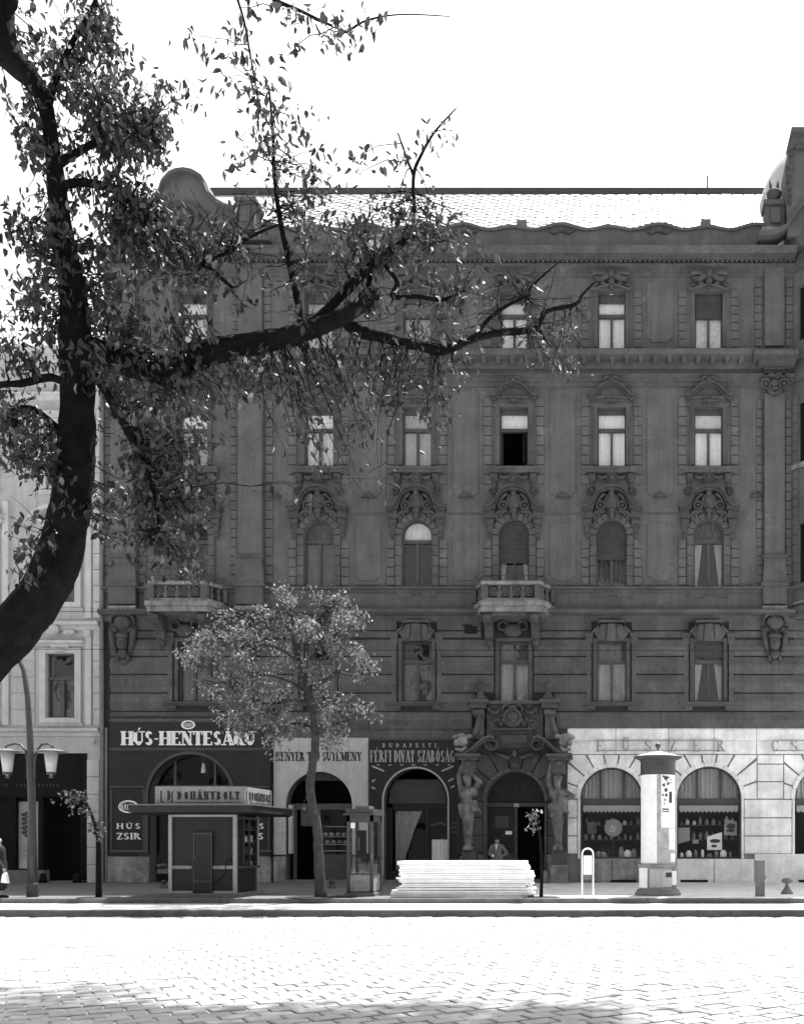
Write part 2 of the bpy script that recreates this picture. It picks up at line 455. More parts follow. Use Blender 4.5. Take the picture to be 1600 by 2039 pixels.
def kerb(name, y0, y1, z0, z1):
    k = None
    x = -24.0; i = 0
    while x < 9.5:
        w = random.choice((1.0, 1.35, 1.7, 2.1, 0.8))
        mb = MB(); c = 0.02; jy = random.uniform(-0.012, 0.012); jz = random.uniform(-0.006, 0.006)
        prof = [(y0+jy, z0), (y0+jy, z1+jz-c*1.6), (y0+jy+c*0.5, z1+jz-c*0.5), (y0+jy+c*1.6, z1+jz), (y1, z1+jz), (y1, z0)]
        n = len(prof)
        mb.add([(x+0.006, y, z) for y, z in prof] + [(x+w-0.006, y, z) for y, z in prof],
               [tuple(range(n)), tuple(range(2*n-1, n-1, -1))] + [(j, j+n, (j+1) % n+n, (j+1) % n) for j in range(n)])
        if k is None:
            k = structure(mb.build(name, 'kerb'))
        else:
            mb.build('kerb_stone', 'kerb', k)
        x += w; i += 1
kerb('pavement_kerb', KERB_Y, KERB_Y + 0.26, -0.3, 0.004)
kerb('road_kerb', EDGE_Y, EDGE_Y + 0.27, -0.5, STRIP_Z + 0.004)

# the far side of the boulevard, behind the viewpoint: an unseen row of houses closing the street, added to cut low sky light and reflections
opp = MB().box(-70, 70, -20, -9.0, ROAD_Z, 29.5)
opp.mould(-70.5, 70.5, [(0, 28.7), (0.5, 28.9), (0.7, 29.5), (0, 29.6)], -9.0)
opp.v[-8:] = [(x, -9.0 + (-9.0 - y), z) for x, y, z in opp.v[-8:]]
opp.mould(-70, 70, [(0, 29.5), (5.5, 31.0), (11, 29.5)], -9.0)
opp = structure(opp.build('opposite_houses', 'plaster'))
w_me = MB().box(-0.55, 0.55, -0.05, 0.06, 0, 2.2).mesh('window'); w_me.materials.append(M['black'])
for i in range(30):
    for z in (5.2, 9.3, 13.3, 17.2):
        put('window', w_me, None, opp, loc=(-66 + i*4.4, -9.0, z))

# granite setts, laid in diagonal rows that bow towards the left
def sett_frames():
    out = []
    ca, sa = math.cos(math.radians(34)), math.sin(math.radians(34))
    A, B = 0.36, 0.27
    for j in range(-75, 75):
        for i in range(-60, 60):
            u = (i + (0.5 if j % 2 else 0.0)) * A
            v = j * B
            x = u*ca - v*sa - 3.0
            y = u*sa + v*ca + 15.0
            bow = 0.035 * (x + 3.0)**2 * (1 if x < -3 else 0.15)
            y2 = y + bow * 0.35
            if not (7.2 < y2 < EDGE_Y - 0.06): continue
            if x < PX(-60, y2) or x > PX(1680, y2): continue
            out.append((x, y2, math.radians(34) + (0.025*(x+3) if x < -3 else 0.0)))
    return out
def sett_mesh(k):
    r = random.Random(k); a, b = 0.172 - r.uniform(0, 0.012), 0.125 - r.uniform(0, 0.01)
    h = 0.013; c = 0.03
    mb = MB()
    low = [(-a,-b),(a,-b),(a,b),(-a,b)]
    mid = [(x*0.97 + r.uniform(-.008,.008), y*0.97 + r.uniform(-.008,.008)) for x, y in low]
    top = [(x*0.90 + r.uniform(-.01,.01), y*0.76 + r.uniform(-.01,.01)) for x, y in low]
    vs = [(x,y,-0.03) for x,y in low] + [(x,y,h*0.35) for x,y in mid] + [(x,y,h+r.uniform(-.004,.004)) for x,y in top]
    fs = [(8,9,10,11)] + [(i,(i+1)%4,(i+1)%4+4,i+4) for i in range(4)] + [(i+4,(i+1)%4+4,(i+1)%4+8,i+8) for i in range(4)]
    return vs, fs
SETTS = [sett_mesh(k) for k in range(6)]
sett_me = [MB().add(*q).mesh('sett') for q in SETTS]
for me in sett_me:
    me.materials.append(M['sett'])
fr = sorted(sett_frames(), key=lambda q: abs(q[1] - 9.4) + (3.0 if not (PX(0, q[1]) < q[0] < PX(1600, q[1])) or q[1] < 9.4 else 0))
rest = MB()
for n, (x, y, a) in enumerate(fr):
    k = random.randrange(6); a += random.uniform(-.04, .04); dz = random.uniform(-.006, .005)
    if n < 300:
        o = bpy.data.objects.new('sett', sett_me[k]); COL.objects.link(o)
        o.parent = road; o.location = (x, y, ROAD_Z + dz); o.rotation_euler = (random.uniform(-.015,.015), random.uniform(-.015,.015), a)
    else:
        ca, sa = math.cos(a), math.sin(a)
        rest.add([(x + p*ca - q*sa, y + p*sa + q*ca, ROAD_Z + dz*0.7 + r) for p, q, r in [(p_*1.035, q_*1.04, r_) for p_, q_, r_ in SETTS[k][0]]], SETTS[k][1])
o = rest.build('sett_paving', 'sett', road); o['kind'] = 'stuff'

# ------------------------------------------------------------------ the dark apartment house
def wall_band(mb, x0, x1, z0, z1, ops, y0, y1):
    def half(c, hw, zs, arch, right):
        if not arch:
            p = [(c, zs), (c + hw, zs)]
        else:
            p = [(c + hw*math.cos(PI/2*(1-t/12)), zs + hw*math.sin(PI/2*(1-t/12))) for t in range(13)]
        if not right: p = [(2*c - x, z) for x, z in p]
        return p                                     # from the crown down to the springing
    n = len(ops)
    for i in range(n + 1):
        l = ops[i-1] if i > 0 else None
        r = ops[i] if i < n else None
        poly = []
        if r:
            c, hw, zb, zs, ar = r
            if zb > z0 + 1e-4: poly += [(c, z0), (c, zb), (c - hw, zb)]
            else: poly += [(c - hw, z0)]
            poly += half(c, hw, zs, ar, False)[::-1] + [(c, z1)]
        else: poly += [(x1, z0), (x1, z1)]
        if l:
            c, hw, zb, zs, ar = l
            poly += [(c, z1)] + half(c, hw, zs, ar, True)
            if zb > z0 + 1e-4: poly += [(c + hw, zb), (c, zb), (c, z0)]
            else: poly += [(c + hw, z0)]
        else: poly += [(x0, z1), (x0, z0)]
        mb.prism(poly, y0, y1)
    return mb
def L(n): return n / S

house = thing('apartment_house', (FX(800), YF, 0), 'dark sooty five-storey apartment house with ornate carved window heads and arched doorway', 'building')
COLS = [635, 830, 1023, 1217, 1410]
ALLC = [385] + COLS
XL, XR = FX(207), FX(1580)
TH = 0.5
BUT, BAK, TAI, DOR, SH1, SH2 = (382, 83, 1586), (636, 66, 1603), (829, 63, 1594), (1026, 58, 1596), (1217, 62, 1591), (1411, 64, 1591)
def op(a, bot): return (FX(a[0]), L(a[1]), FZ(bot) if bot else 0.0, FZ(a[2]), True)
wall_band(MB(), XL, FX(1128), 0.0, FZ(1450), [op(BUT, 0), op(BAK, 0), op(TAI, 0), op(DOR, 0)], YF, YF + TH).build('ground_floor_wall', 'stone', house)
wall_band(MB(), FX(1128), XR, 0.0, FZ(1450), [op(SH1, 1710), op(SH2, 1710)], YF, YF + TH).build('ground_floor_wall', 'palejoint', house)
def rects(t, b, hw, cols=ALLC): return [(FX(c), L(hw), FZ(b), FZ(t), False) for c in cols]
wall_band(MB(), XL, XR, FZ(1450), FZ(1222), rects(1278, 1397, 30), YF, YF + TH).build('mezzanine_wall', 'mortar', house)
wall_band(MB(), XL, XR, FZ(1222), FZ(1005), [(FX(c), L(30), FZ(1168), FZ(1066), True) for c in ALLC], YF, YF + TH).build('second_floor_wall', 'plaster', house)
wall_band(MB(), XL, XR, FZ(1005), FZ(715), rects(812, 927, 29), YF, YF + TH).build('third_floor_wall', 'plaster', house)
wall_band(MB(), XL, XR, FZ(715), FZ(488), rects(583, 693, 28), YF, YF + TH).build('fourth_floor_wall', 'plaster', house)
# body of the house behind the facade, dark rooms
XE = 9.4
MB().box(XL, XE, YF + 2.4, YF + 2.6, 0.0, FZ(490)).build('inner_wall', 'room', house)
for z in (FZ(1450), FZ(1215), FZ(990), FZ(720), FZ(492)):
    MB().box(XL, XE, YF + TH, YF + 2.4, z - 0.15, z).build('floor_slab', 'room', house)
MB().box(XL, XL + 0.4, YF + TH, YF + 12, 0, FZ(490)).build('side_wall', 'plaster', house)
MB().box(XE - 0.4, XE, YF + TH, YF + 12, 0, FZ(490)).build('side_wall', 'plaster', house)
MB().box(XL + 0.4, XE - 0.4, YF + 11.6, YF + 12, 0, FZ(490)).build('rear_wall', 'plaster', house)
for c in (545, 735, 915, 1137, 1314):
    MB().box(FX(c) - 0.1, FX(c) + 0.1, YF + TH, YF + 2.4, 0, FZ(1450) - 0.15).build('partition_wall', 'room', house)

# rusticated courses of the mezzanine storey, one stone band each
rows = [(1451.5, 1415.5), (1415, 1378.5), (1378, 1341.5), (1341, 1305.5), (1305, 1270.5), (1270, 1255.5), (1255, 1233)]
gaps = []
edges = [(222, 345)] + [(a + 40, b - 40) for a, b in zip(ALLC[:-1], ALLC[1:])] + [(1450, 1735)]
def course(px0, px1, pyb, pyt):
    z0, z1 = FZ(pyb), FZ(pyt) - L(2.6); zm = (z0 + z1) / 2
    a = MB()
    if z1 - z0 > 0.4:
        a.mould(FX(px0), FX(px1), [(0, z0), (0.045, z0), (0.16, zm), (0.16, zm + 0.015), (0.06, z1), (0, z1)])
    else:
        a.mould(FX(px0), FX(px1), [(0, z0), (0.06, z0), (0.06, z1), (0, z1)])
    a.build('stone_course', 'stone', house)
for i, (b, t) in enumerate(rows):
    if i == 0:
        for p0, p1 in ((222, 545), (546, 735), (736, 940), (1108, 1314), (1315, 1735)): course(p0, p1, b, t)
    else:
        for p0, p1 in edges:
            if i <= 1 and p0 == 870: p1 = 945
            if i <= 1 and p0 == 1063: p0 = 1104
            if i >= 5 and p0 == 870: p1 = 958
            if i >= 5 and p0 == 1063: p0 = 1076
            course(p0, p1, b, t)

# string courses and cornices
def mould(name, prof, m='stone', x0=XL, x1=XR):
    return MB().mould(x0, x1, [(d, FZ(p)) for d, p in prof]).build(name, m, house)
mould('string_course', [(0, 1234), (0.06, 1233), (0.10, 1228), (0.14, 1223), (0.46, 1222), (0.52, 1215), (0.48, 1212.5), (0, 1209)])
mould('string_course', [(0, 1179), (0.06, 1177), (0.10, 1173), (0.24, 1172), (0.25, 1168.5), (0, 1167.2)])
mould('cornice', [(0, 722), (0.08, 720), (0.12, 714), (0.16, 707), (0.62, 705), (0.68, 699), (0.74, 697), (0.72, 695.2), (0, 693.4)])
mould('string_course', [(0, 766), (0.06, 765), (0.06, 757), (0.12, 756), (0.12, 750), (0.26, 747), (0.26, 744), (0, 743)])
mould('string_course', [(0, 546), (0.06, 545), (0.06, 538), (0.12, 537), (0.12, 531), (0.26, 528), (0.26, 525), (0, 524)])
mould('cornice', [(0, 512), (0.08, 511), (0.12, 506), (0.30, 503.5), (0.58, 502.5), (0.63, 496), (0.70, 493), (0.70, 490.5), (0, 488)])
me = MB().mould(-L(4), L(4), [(0, FZ(714)), (0.30, FZ(713)), (0.48, FZ(709)), (0.52, FZ(705.2)), (0, FZ(705.2))], 0.0, False).mesh('modillion')
me.materials.append(M['stone'])
x = 232
while x < 1575:
    put('modillion', me, None, house, loc=(FX(x), YF, -0.318)); x += 28.2
dn = MB(); x = 215
while x < 1574:
    dn.box(FX(x), FX(x + 5), YF - 0.24, YF, FZ(510.5) - 0.35, FZ(504) - 0.35); x += 9.6
o = dn.build('dentil_row', 'stone', house); o['kind'] = 'stuff'

# wavy parapet
def ptop(px):
    t = (px - 1117 + 1940) % 194.0
    t = min(t, 194 - t)                              # distance from a large hump
    if t < 52: return 461 - 11 * (0.5 + 0.5*math.cos(PI*t/52))
    u = 97 - t
    return 461 - 6 * (0.5 + 0.5*math.cos(PI*u/45)) if u < 45 else 461
xs = list(np.arange(520, 1524, 6.0))
top = [(FX(x), FZ(ptop(x))) for x in xs]
MB().prism([(FX(520), FZ(489) - 0.4)] + [(FX(1522), FZ(489) - 0.4)] + top[::-1], YF - 0.12, YF + 0.25).build('parapet', 'plaster', house)
MB().band([(x, z + 0.03) for x, z in top], 0.11, YF - 0.22, YF + 0.3).build('parapet_coping', 'stone', house)
for c in (732, 926, 1117, 1310):
    mb = MB(); z = FZ(466)
    for sgn in (-1, 1):
        mb.tube([(FX(c)+sgn*L(6+i*5), YF-0.16, z-L(4*math.sin(i*0.9))+L(2)) for i in range(6)], [0.07,0.09,0.07,0.06,0.05,0.03], 6)
    mb.ell((FX(c), YF-0.15, z+L(3)), (L(9), 0.12, L(5)))
    mb.build('parapet_relief', 'orn', house, True)

# roof slope with diamond tiles
RY0, RZ0 = YF + 1.5, 25.75
RY1 = 44.2; RZ1 = RZ0 + (RY1 - RY0)
roof = MB().mould(FX(285), FX(1660), [(-1.3, 24.2), (-1.5, RZ0 - 0.02), (YF - RY1, RZ1 - 0.02), (YF - RY1 - 0.5, RZ1 - 0.02), (-10.5, 24.2)]).build('roof', 'tile', house)
a = 0.25
tv = []
nrm = Vector((0, -1, 1)).normalized(); up = Vector((0, 1, 1)).normalized(); rt = Vector((1, 0, 0))
tb = MB()
c_ = [(-a, 0), (0, -a), (a, 0), (0, a)]
for u, v in c_:
    tb.v.append(tuple(rt*u + up*v + nrm*(0.012 if v > 0.1 else 0.05)))
for u, v in c_:
    tb.v.append(tuple(rt*u + up*v - nrm*0.02))
tb.f = [(0,1,2,3),(0,4,5,1),(1,5,6,2),(2,6,7,3),(3,7,4,0)]
tme = tb.mesh('roof_tile'); tme.materials.append(M['tile'])
trest = MB(); cnt = 0
spots = []
slope_len = (RY1 - RY0)*math.sqrt(2)
j = 0; v = 0.2
while v < slope_len - 0.15:
    x = FX(490) + (a if j % 2 else 0)
    while x < FX(1640):
        p = Vector((x, RY0, RZ0)) + up*v
        px = VX + p.x*FPX/p.y; py = VY - (p.z-CAMZ)*FPX/p.y
        if py < 463: spots.append((0 if 930 < px < 1560 else 1, -px, p))
        x += 2*a + 0.012
    v += a + 0.006; j += 1
spots.sort(key=lambda q: (q[0], q[1]))
for n, (_, _, p) in enumerate(spots):
    p = p + nrm*random.uniform(0, 0.012)
    if n < 300:
        put('roof_tile', tme, None, roof, loc=p)
    else:
        trest.add([tuple(Vector(q)+p) for q in tb.v], tb.f)
o = trest.build('roof_tiles_beyond', 'tile', roof); o['kind'] = 'stuff'
MB().box(FX(285), FX(1700), RY1 - 0.10, RY1 + 0.45, RZ1 - 0.10, RZ1 + 0.24).build('ridge_beam', 'roofdark', house)
for px, py in ((1038, 452), (1405, 450)):
    p = W(px, py, RY0 + 0.5)
    MB().box(p.x-0.2, p.x+0.2, p.y, p.y+0.5, p.z-1.2, p.z+0.3).box(p.x-0.28, p.x+0.3, p.y-0.06, p.y+0.56, p.z-0.12, p.z-0.02).build('vent_stack', 'concrete', house)
p = W(1408, 372, RY1)
MB().tube([(p.x, p.y, p.z-0.2), (p.x, p.y, p.z+0.5)], 0.035, 6).build('lightning_rod', 'metal', house)

# ------------------------------------------------------------------ windows
def wavy(w, z0, z1, y, k=12, amp=0.012):
    mb = MB(); n = 2*k
    for i in range(n + 1):
        x = -w/2 + w*i/n
        mb.v += [(x, y + amp*math.sin(i*1.57+0.6*math.sin(i*.7)), z0), (x, y + amp*math.sin(i*1.57+0.6*math.sin(i*.7)), z1)]
    for i in range(n): mb.f.append((2*i, 2*i+2, 2*i+3, 2*i+1))
    return mb
def window(cx, hw, t, b, tr, head=8, arch=None, up_c='curtain', lo_c='curtain', blind=None, fr='frame', shut=None, yoff=0.17, parent=None, gl='glass', drape=False, mull=True):
    par = parent or house
    x0, z0 = FX(cx), FZ(b)
    w = L(2*hw); H = L(b - t)
    zt = L(b - tr)                                    # transom
    mb = MB(); e = L(3.2)
    mb.box(-w/2, -w/2+e, -0.05, 0.05, 0, zt).box(w/2-e, w/2, -0.05, 0.05, 0, zt)
    mb.box(-w/2+e, w/2-e, -0.05, 0.05, 0, L(2.5))
    mb.box(-w/2, w/2, -0.08, 0.06, zt, zt+L(6.5))
    if mull: mb.box(-L(2.6), L(2.6), -0.055, 0.05, L(2.5), zt)
    if arch is None:
        mb.box(-w/2, -w/2+e, -0.05, 0.05, zt+L(6.5), H).box(w/2-e, w/2, -0.05, 0.05, zt+L(6.5), H)
        mb.box(-w/2+e, w/2-e, -0.04, 0.04, H-L(head), H)
    else:
        zs = L(b - arch)
        mb.box(-w/2, -w/2+e, -0.05, 0.05, zt+L(6.5), zs).box(w/2-e, w/2, -0.05, 0.05, zt+L(6.5), zs) if zs > zt+L(6.5) else None
        mb.arcring(0, zs, w/2-e, w/2+0.01, 0, PI, -0.05, 0.05, 20)
    f = mb.build('window', fr, par, loc=(x0, YF + yoff, z0))
    f.name = 'window'
    pane = MB().box(-w/2+e, -L(2.6), 0.01, 0.018, L(2.5), zt).build('pane', gl, f)
    pane2 = MB().box(L(2.6), w/2-e, 0.01, 0.018, L(2.5), zt).build('pane', gl, f)
    if arch is None:
        MB().box(-w/2+e, w/2-e, 0.01, 0.018, zt+L(6.5), H-L(head)).build('pane', gl, f)
    else:
        pts = [((w/2-e)*math.cos(PI*i/16), L(b-arch) + (w/2-e)*math.sin(PI*i/16)) for i in range(17)]
        MB().prism(pts + [(-w/2+e, zt+L(6.5)), (w/2-e, zt+L(6.5))], 0.01, 0.018).build('pane', gl, f)
    if lo_c: wavy(w-0.05, 0.02, zt+0.05, 0.11).build('curtain', lo_c, f)  # white and cream ones imitate sky reflected in the glass
    if up_c: wavy(w-0.05, zt+0.06, H-0.02, 0.12, amp=0.008).build('curtain', up_c, f)  # white and cream here too paint a sky reflection
    if drape:
        for s_ in (-1, 1):
            MB().prism([(s_*w*0.47, 0.02), (s_*w*0.47, zt), (s_*w*0.20, zt), (s_*w*0.36, 0.1)], 0.09, 0.10).build('curtain', 'curtain2', f)
    if shut:
        zb = L(b - shut); nb = 0; sm = MB(); z = zb
        while z < H + 0.02:
            sm.mould(-w/2+0.01, w/2-0.01, [(0, z), (0.022, z+0.008), (0.028, z+0.03), (0.022, z+0.052), (0, z+0.06)], -0.10); z += 0.06
        sm.build('roller_shutter', 'shutter', f)
    if blind:
        sm = MB().box(-w/2+0.02, w/2-0.02, -0.09, -0.07, L(b-blind), H)
        z = L(b-blind)+0.06
        while z < H: sm.box(-w/2+0.02, w/2-0.02, -0.10, -0.09, z, z+0.02); z += 0.09
        sm.build('roller_shutter', 'shutter', f)
    return f
# mezzanine
mz = dict(t=1278, b=1397, tr=1321, head=4, hw=30)
window(385, lo_c='curtain3', up_c=None, **mz)
window(635, lo_c='curtain3', up_c=None, **mz)
window(830, lo_c='curtain3', up_c=None, fr='frame', **mz)
window(1023, lo_c='curtain2', up_c='curtain3', **mz)
window(1217, lo_c='curtain2', up_c='curtain3', **mz)
window(1410, lo_c=None, up_c=None, drape=True, **mz)
# second floor, arched
sf = dict(t=1036, b=1168, tr=1081, arch=1066, hw=30)
window(385, lo_c=None, up_c=None, **sf)
window(635, lo_c='curtain3', up_c='curtain3', **sf)
window(830, lo_c=None, up_c='curtain', fr='frame', **sf)  # white backing paints the sky's reflection in the arch pane
window(1023, lo_c=None, up_c=None, shut=1121, drape=True, **sf)
window(1217, lo_c='curtain3', up_c=None, shut=1114, **sf)
window(1410, lo_c=None, up_c='curtain3', drape=True, **sf)
# third floor: pale curtains stand in for sky mirrored in the panes
tf = dict(t=812, b=927, tr=858, head=11, hw=29)
window(385, lo_c='curtain2', up_c='curtain', **tf)
window(635, lo_c='skyreflect', **tf)
window(830, lo_c='curtain2', up_c='curtain2', **tf)
window(1217, **tf)
window(1410, up_c='skyreflect', **tf)
f = window(1023, lo_c=None, mull=False, **tf)
for ch in list(f.children):                         # both lower sashes stand open
    if ch.name.startswith('pane'):
        zs = [v_.co.z for v_ in ch.data.vertices]
        if max(zs) < L(927-850):
            ch.location = (0, 0, 0)
            sgn = -1 if ch.data.vertices[0].co.x < 0 else 1
            ch.rotation_euler = (0, 0, sgn*math.radians(80)); ch.location = (sgn*L(26)*0.95, 0.02 + 0.0, 0)
            ch.location.y = 0.02
            for v_ in ch.data.vertices: v_.co.x -= sgn*L(26)
# fourth floor: pale backings again carry the sky's reflection
ff = dict(t=583, b=693, tr=630, head=17, hw=28)
window(385, lo_c='curtain', up_c='curtain', **ff)
window(635, lo_c='skyreflect', up_c='curtain2', **ff)
window(830, lo_c='curtain2', up_c=None, **ff)
window(1023, up_c='skyreflect', **ff)
window(1217, **ff)
window(1410, blind=632, lo_c='skyreflect', **ff)

# ------------------------------------------------------------------ window dressings
def proto(mb, name, m, cols, smooth=False, at=None):
    dz = -(FZ(at[0]) - CAMZ)*at[1]*0.85/YF if at else 0.0
    me = mb.mesh(name); me.materials.append(M[m])
    if smooth: me.polygons.foreach_set('use_smooth', [True]*len(me.polygons))
    for c in cols: put(name, me, None, house, loc=(FX(c), YF, dz))
def P(pts): return [(L(x), FZ(y)) for x, y in pts]
def sym(path): return path + [(-x, y) for x, y in reversed(path) if x != 0]
def frame_around(hw, t, b, w, d, ear=0):
    mb = MB()
    mb.box(-L(hw+w), -L(hw), -d, 0, FZ(b), FZ(t)).box(L(hw), L(hw+w), -d, 0, FZ(b), FZ(t))
    mb.box(-L(hw+w+ear), L(hw+w+ear), -d, 0, FZ(t), FZ(t-w))
    mb.box(-L(hw+w*0.45), -L(hw), -d-0.03, -d, FZ(b), FZ(t)).box(L(hw), L(hw+w*0.45), -d-0.03, -d, FZ(b), FZ(t)).box(-L(hw+w*0.45), L(hw+w*0.45), -d-0.03, -d, FZ(t), FZ(t-w*0.45))
    return mb
# mezzanine: strips, capitals, crown with keystone, sill on brackets
proto(frame_around(30, 1278, 1397, 7, 0.06), 'window_surround', 'stone', ALLC)
kc = [c for c in ALLC if c not in (385, 1023)]
mb = MB().prism(P(sym([(-20, 1243), (-35, 1259), (-24, 1274), (-10, 1276)])), -0.20, 0)
mb.prism(P([(-6.5, 1243), (6.5, 1243), (10, 1277), (-10, 1277)]), -0.28, -0.18)
for sg in (-1, 1): mb.prism(P([(sg*11, 1246), (sg*20, 1246), (sg*25, 1258), (sg*20, 1271), (sg*13, 1271)]), -0.235, -0.19)
mb.band(P(sym([(-38, 1258), (-27, 1248), (-25, 1237), (-20, 1236)])), L(4), -0.30, 0)
proto(mb, 'window_crown', 'stone', kc, at=(1258, 0.2))
for sg in (-1, 1):
    mb = MB()
    mb.box(L(sg*45)-L(9), L(sg*45)+L(9), -0.13, 0, FZ(1268), FZ(1262)).box(L(sg*45)-L(7), L(sg*45)+L(7), -0.10, 0, FZ(1282), FZ(1268))
    mb.ell((L(sg*45), -0.10, FZ(1274)), (L(4), 0.05, L(4)), 8, 5)
    mb.box(L(sg*45)-L(4), L(sg*45)+L(4), -0.09, 0, FZ(1396), FZ(1282))
    proto(mb, 'window_pilaster', 'stone', [c for c in ALLC if c != 1023])
mb = MB().mould(-L(57), L(57), [(0, FZ(1406)), (0.12, FZ(1405)), (0.20, FZ(1401)), (0.24, FZ(1400)), (0.24, FZ(1397.6)), (0, FZ(1396.5))], 0)
for sg in (-1, 1): mb.mould(L(sg*40)-L(8), L(sg*40)+L(8), [(0, FZ(1414)), (0.06, FZ(1414)), (0.14, FZ(1410)), (0.16, FZ(1405.5)), (0, FZ(1405.5))], 0)
proto(mb, 'window_sill', 'stone', [c for c in ALLC if c != 1023])
# second floor: aprons, arches of voussoirs, hooded pediments, consoles
mb = MB().prism(P([(-39, 1180), (39, 1180), (39, 1191), (11, 1191), (11, 1186), (-11, 1186), (-11, 1191), (-39, 1191)]), -0.05, 0)
proto(mb, 'window_apron', 'stone', [c for c in COLS if c != 1023])
vs_me = []
for i in range(9):
    a0, a1 = PI*i/9 + 0.02, PI*(i+1)/9 - 0.02
    m_ = MB().arcring(0, FZ(1066), L(30.3), L(43), a0, a1, -0.09, 0, 5).mesh('voussoir'); m_.materials.append(M['stone']); vs_me.append(m_)
mj = []
for sg in (-1, 1):
    for r in range(5):
        b, t = 1168 - r*20.4, 1168 - (r+1)*20.4 + 0.9
        x0, x1 = sorted((L(sg*30.3), L(sg*43)))
        m_ = MB().block(x0, x1, -0.09, 0, FZ(b), FZ(t), 0.012).mesh('jamb_stone'); m_.materials.append(M['stone']); mj.append(m_)
for c in ALLC:
    for m_ in vs_me: put('voussoir', m_, None, house, loc=(FX(c), YF, 0))
    for m_ in mj: put('jamb_stone', m_, None, house, loc=(FX(c), YF, 0))
hood = P(sym([(-60, 1006), (-50, 1006), (-42, 1002), (-36, 995), (-31, 984), (-28, 977), (-20, 970), (-10, 966), (0, 965)]))
mb = MB().band(hood, L(4), -0.42, 0).band([(x*0.97, z - L(3.9)) for x, z in hood], L(5), -0.30, 0)
proto(mb, 'window_hood', 'orn', ALLC, at=(985, 0.36))
mb = MB()
mb.prism(P(sym([(-44, 1012), (-34, 1000), (-26, 980), (-14, 974), (0, 972)]) + [(44, 1022), (-44, 1022)]), -0.06, 0)
mb.ell((0, -0.12, FZ(996)), (L(12), 0.16, L(17)), 12, 8)                           # shield
mb.ring((0, -0.16, FZ(997)), L(14), 0.05, 16, 6, 0.9)
mb.ell((0, -0.22, FZ(982)), (L(6), 0.10, L(6)), 8, 6)                              # head over it
mb.ell((0, -0.24, FZ(975)), (L(9), 0.08, L(4)), 8, 5)
for sg in (-1, 1):
    mb.ring((L(sg*22), -0.14, FZ(1005)), L(8), 0.055, 14, 6); mb.ell((L(sg*22), -0.12, FZ(1005)), (L(4), 0.10, L(4)), 8, 5)
    mb.tube([(L(sg*12), -0.2, FZ(984)), (L(sg*18), -0.2, FZ(986)), (L(sg*24), -0.16, FZ(992)), (L(sg*30), -0.12, FZ(1000))], [0.05,0.07,0.06,0.03], 6)
    mb.tube([(L(sg*14), -0.16, FZ(1016)), (L(sg*22), -0.16, FZ(1019)), (L(sg*30), -0.13, FZ(1018)), (L(sg*38), -0.1, FZ(1026)), (L(sg*40), -0.08, FZ(1034))], [0.06,0.08,0.07,0.06,0.03], 6)
    mb.ell((L(sg*33), -0.1, FZ(1030)), (L(5), 0.08, L(7)), 8, 5); mb.ell((L(sg*26), -0.1, FZ(1024)), (L(5), 0.08, L(4)), 8, 5)
mb.ell((0, -0.18, FZ(1016)), (L(7), 0.12, L(6)), 8, 6); mb.ell((0, -0.16, FZ(1025)), (L(5), 0.10, L(8)), 8, 6)
proto(mb, 'window_cartouche', 'orn', ALLC, True, at=(1000, 0.2))
for sg in (-1, 1):
    mb = MB()
    c = L(sg*47)
    mb.box(c-L(9), c+L(9), -0.16, 0, FZ(1030), FZ(1013)); mb.box(c-L(12), c+L(12), -0.32, 0, FZ(1013), FZ(1008.5))
    mb.mould(c-L(7.5), c+L(7.5), [(0, FZ(1044)), (0.10, FZ(1043)), (0.24, FZ(1038)), (0.26, FZ(1032)), (0.20, FZ(1028)), (0, FZ(1027))], 0)
    mb.mould(c-L(5), c+L(5), [(0, FZ(1064)), (0.05, FZ(1063)), (0.14, FZ(1044.5)), (0, FZ(1044.5))], 0)
    mb.ell((c, -0.08, FZ(1064)), (L(6), 0.09, L(5)), 8, 5)
    proto(mb, 'console', 'orn', ALLC, at=(1030, 0.25))
# third floor: frame, swan pediment, sill with brackets and swags
mb = frame_around(29, 812, 927, 8, 0.07, 3)
mb.prism(P([(-44, 795), (44, 795), (44, 791), (-44, 791)]), -0.12, 0)
proto(mb, 'window_surround', 'stone', ALLC)
hood3 = P(sym([(-47, 783), (-40, 785), (-33, 779), (-25, 770), (-17, 763), (-8, 759), (0, 758)]))
mb = MB().band(hood3, L(4), -0.34, 0).band([(x*0.97, z - L(3.9)) for x, z in hood3], L(4.5), -0.20, 0)
proto(mb, 'window_hood', 'orn', ALLC, at=(770, 0.3))
mb = MB()
for sg in (-1, 1):
    mb.tube([(0, -0.36, FZ(753)), (L(sg*6), -0.37, FZ(751)), (L(sg*12), -0.35, FZ(752)), (L(sg*15), -0.30, FZ(757))], [0.05,0.06,0.06,0.05], 6)
mb.ell((0, -0.36, FZ(756)), (L(5), 0.10, L(5)), 8, 6)
proto(mb, 'hood_ornament', 'orn', ALLC, True, at=(755, 0.36))
mb = MB().ell((0, -0.16, FZ(798)), (L(5), 0.10, L(4)), 8, 6)
for sg in (-1, 1): mb.tube([(0, -0.16, FZ(798)), (L(sg*6), -0.17, FZ(796)), (L(sg*12), -0.14, FZ(799))], [0.05,0.06,0.03], 6)
proto(mb, 'lintel_ornament', 'orn', ALLC, True, at=(798, 0.16))
mb = MB().mould(-L(52), L(52), [(0, FZ(939)), (0.20, FZ(938)), (0.26, FZ(934)), (0.32, FZ(933)), (0.32, FZ(929)), (0, FZ(927))], 0)
proto(mb, 'window_sill', 'stone', ALLC)
mb = MB()
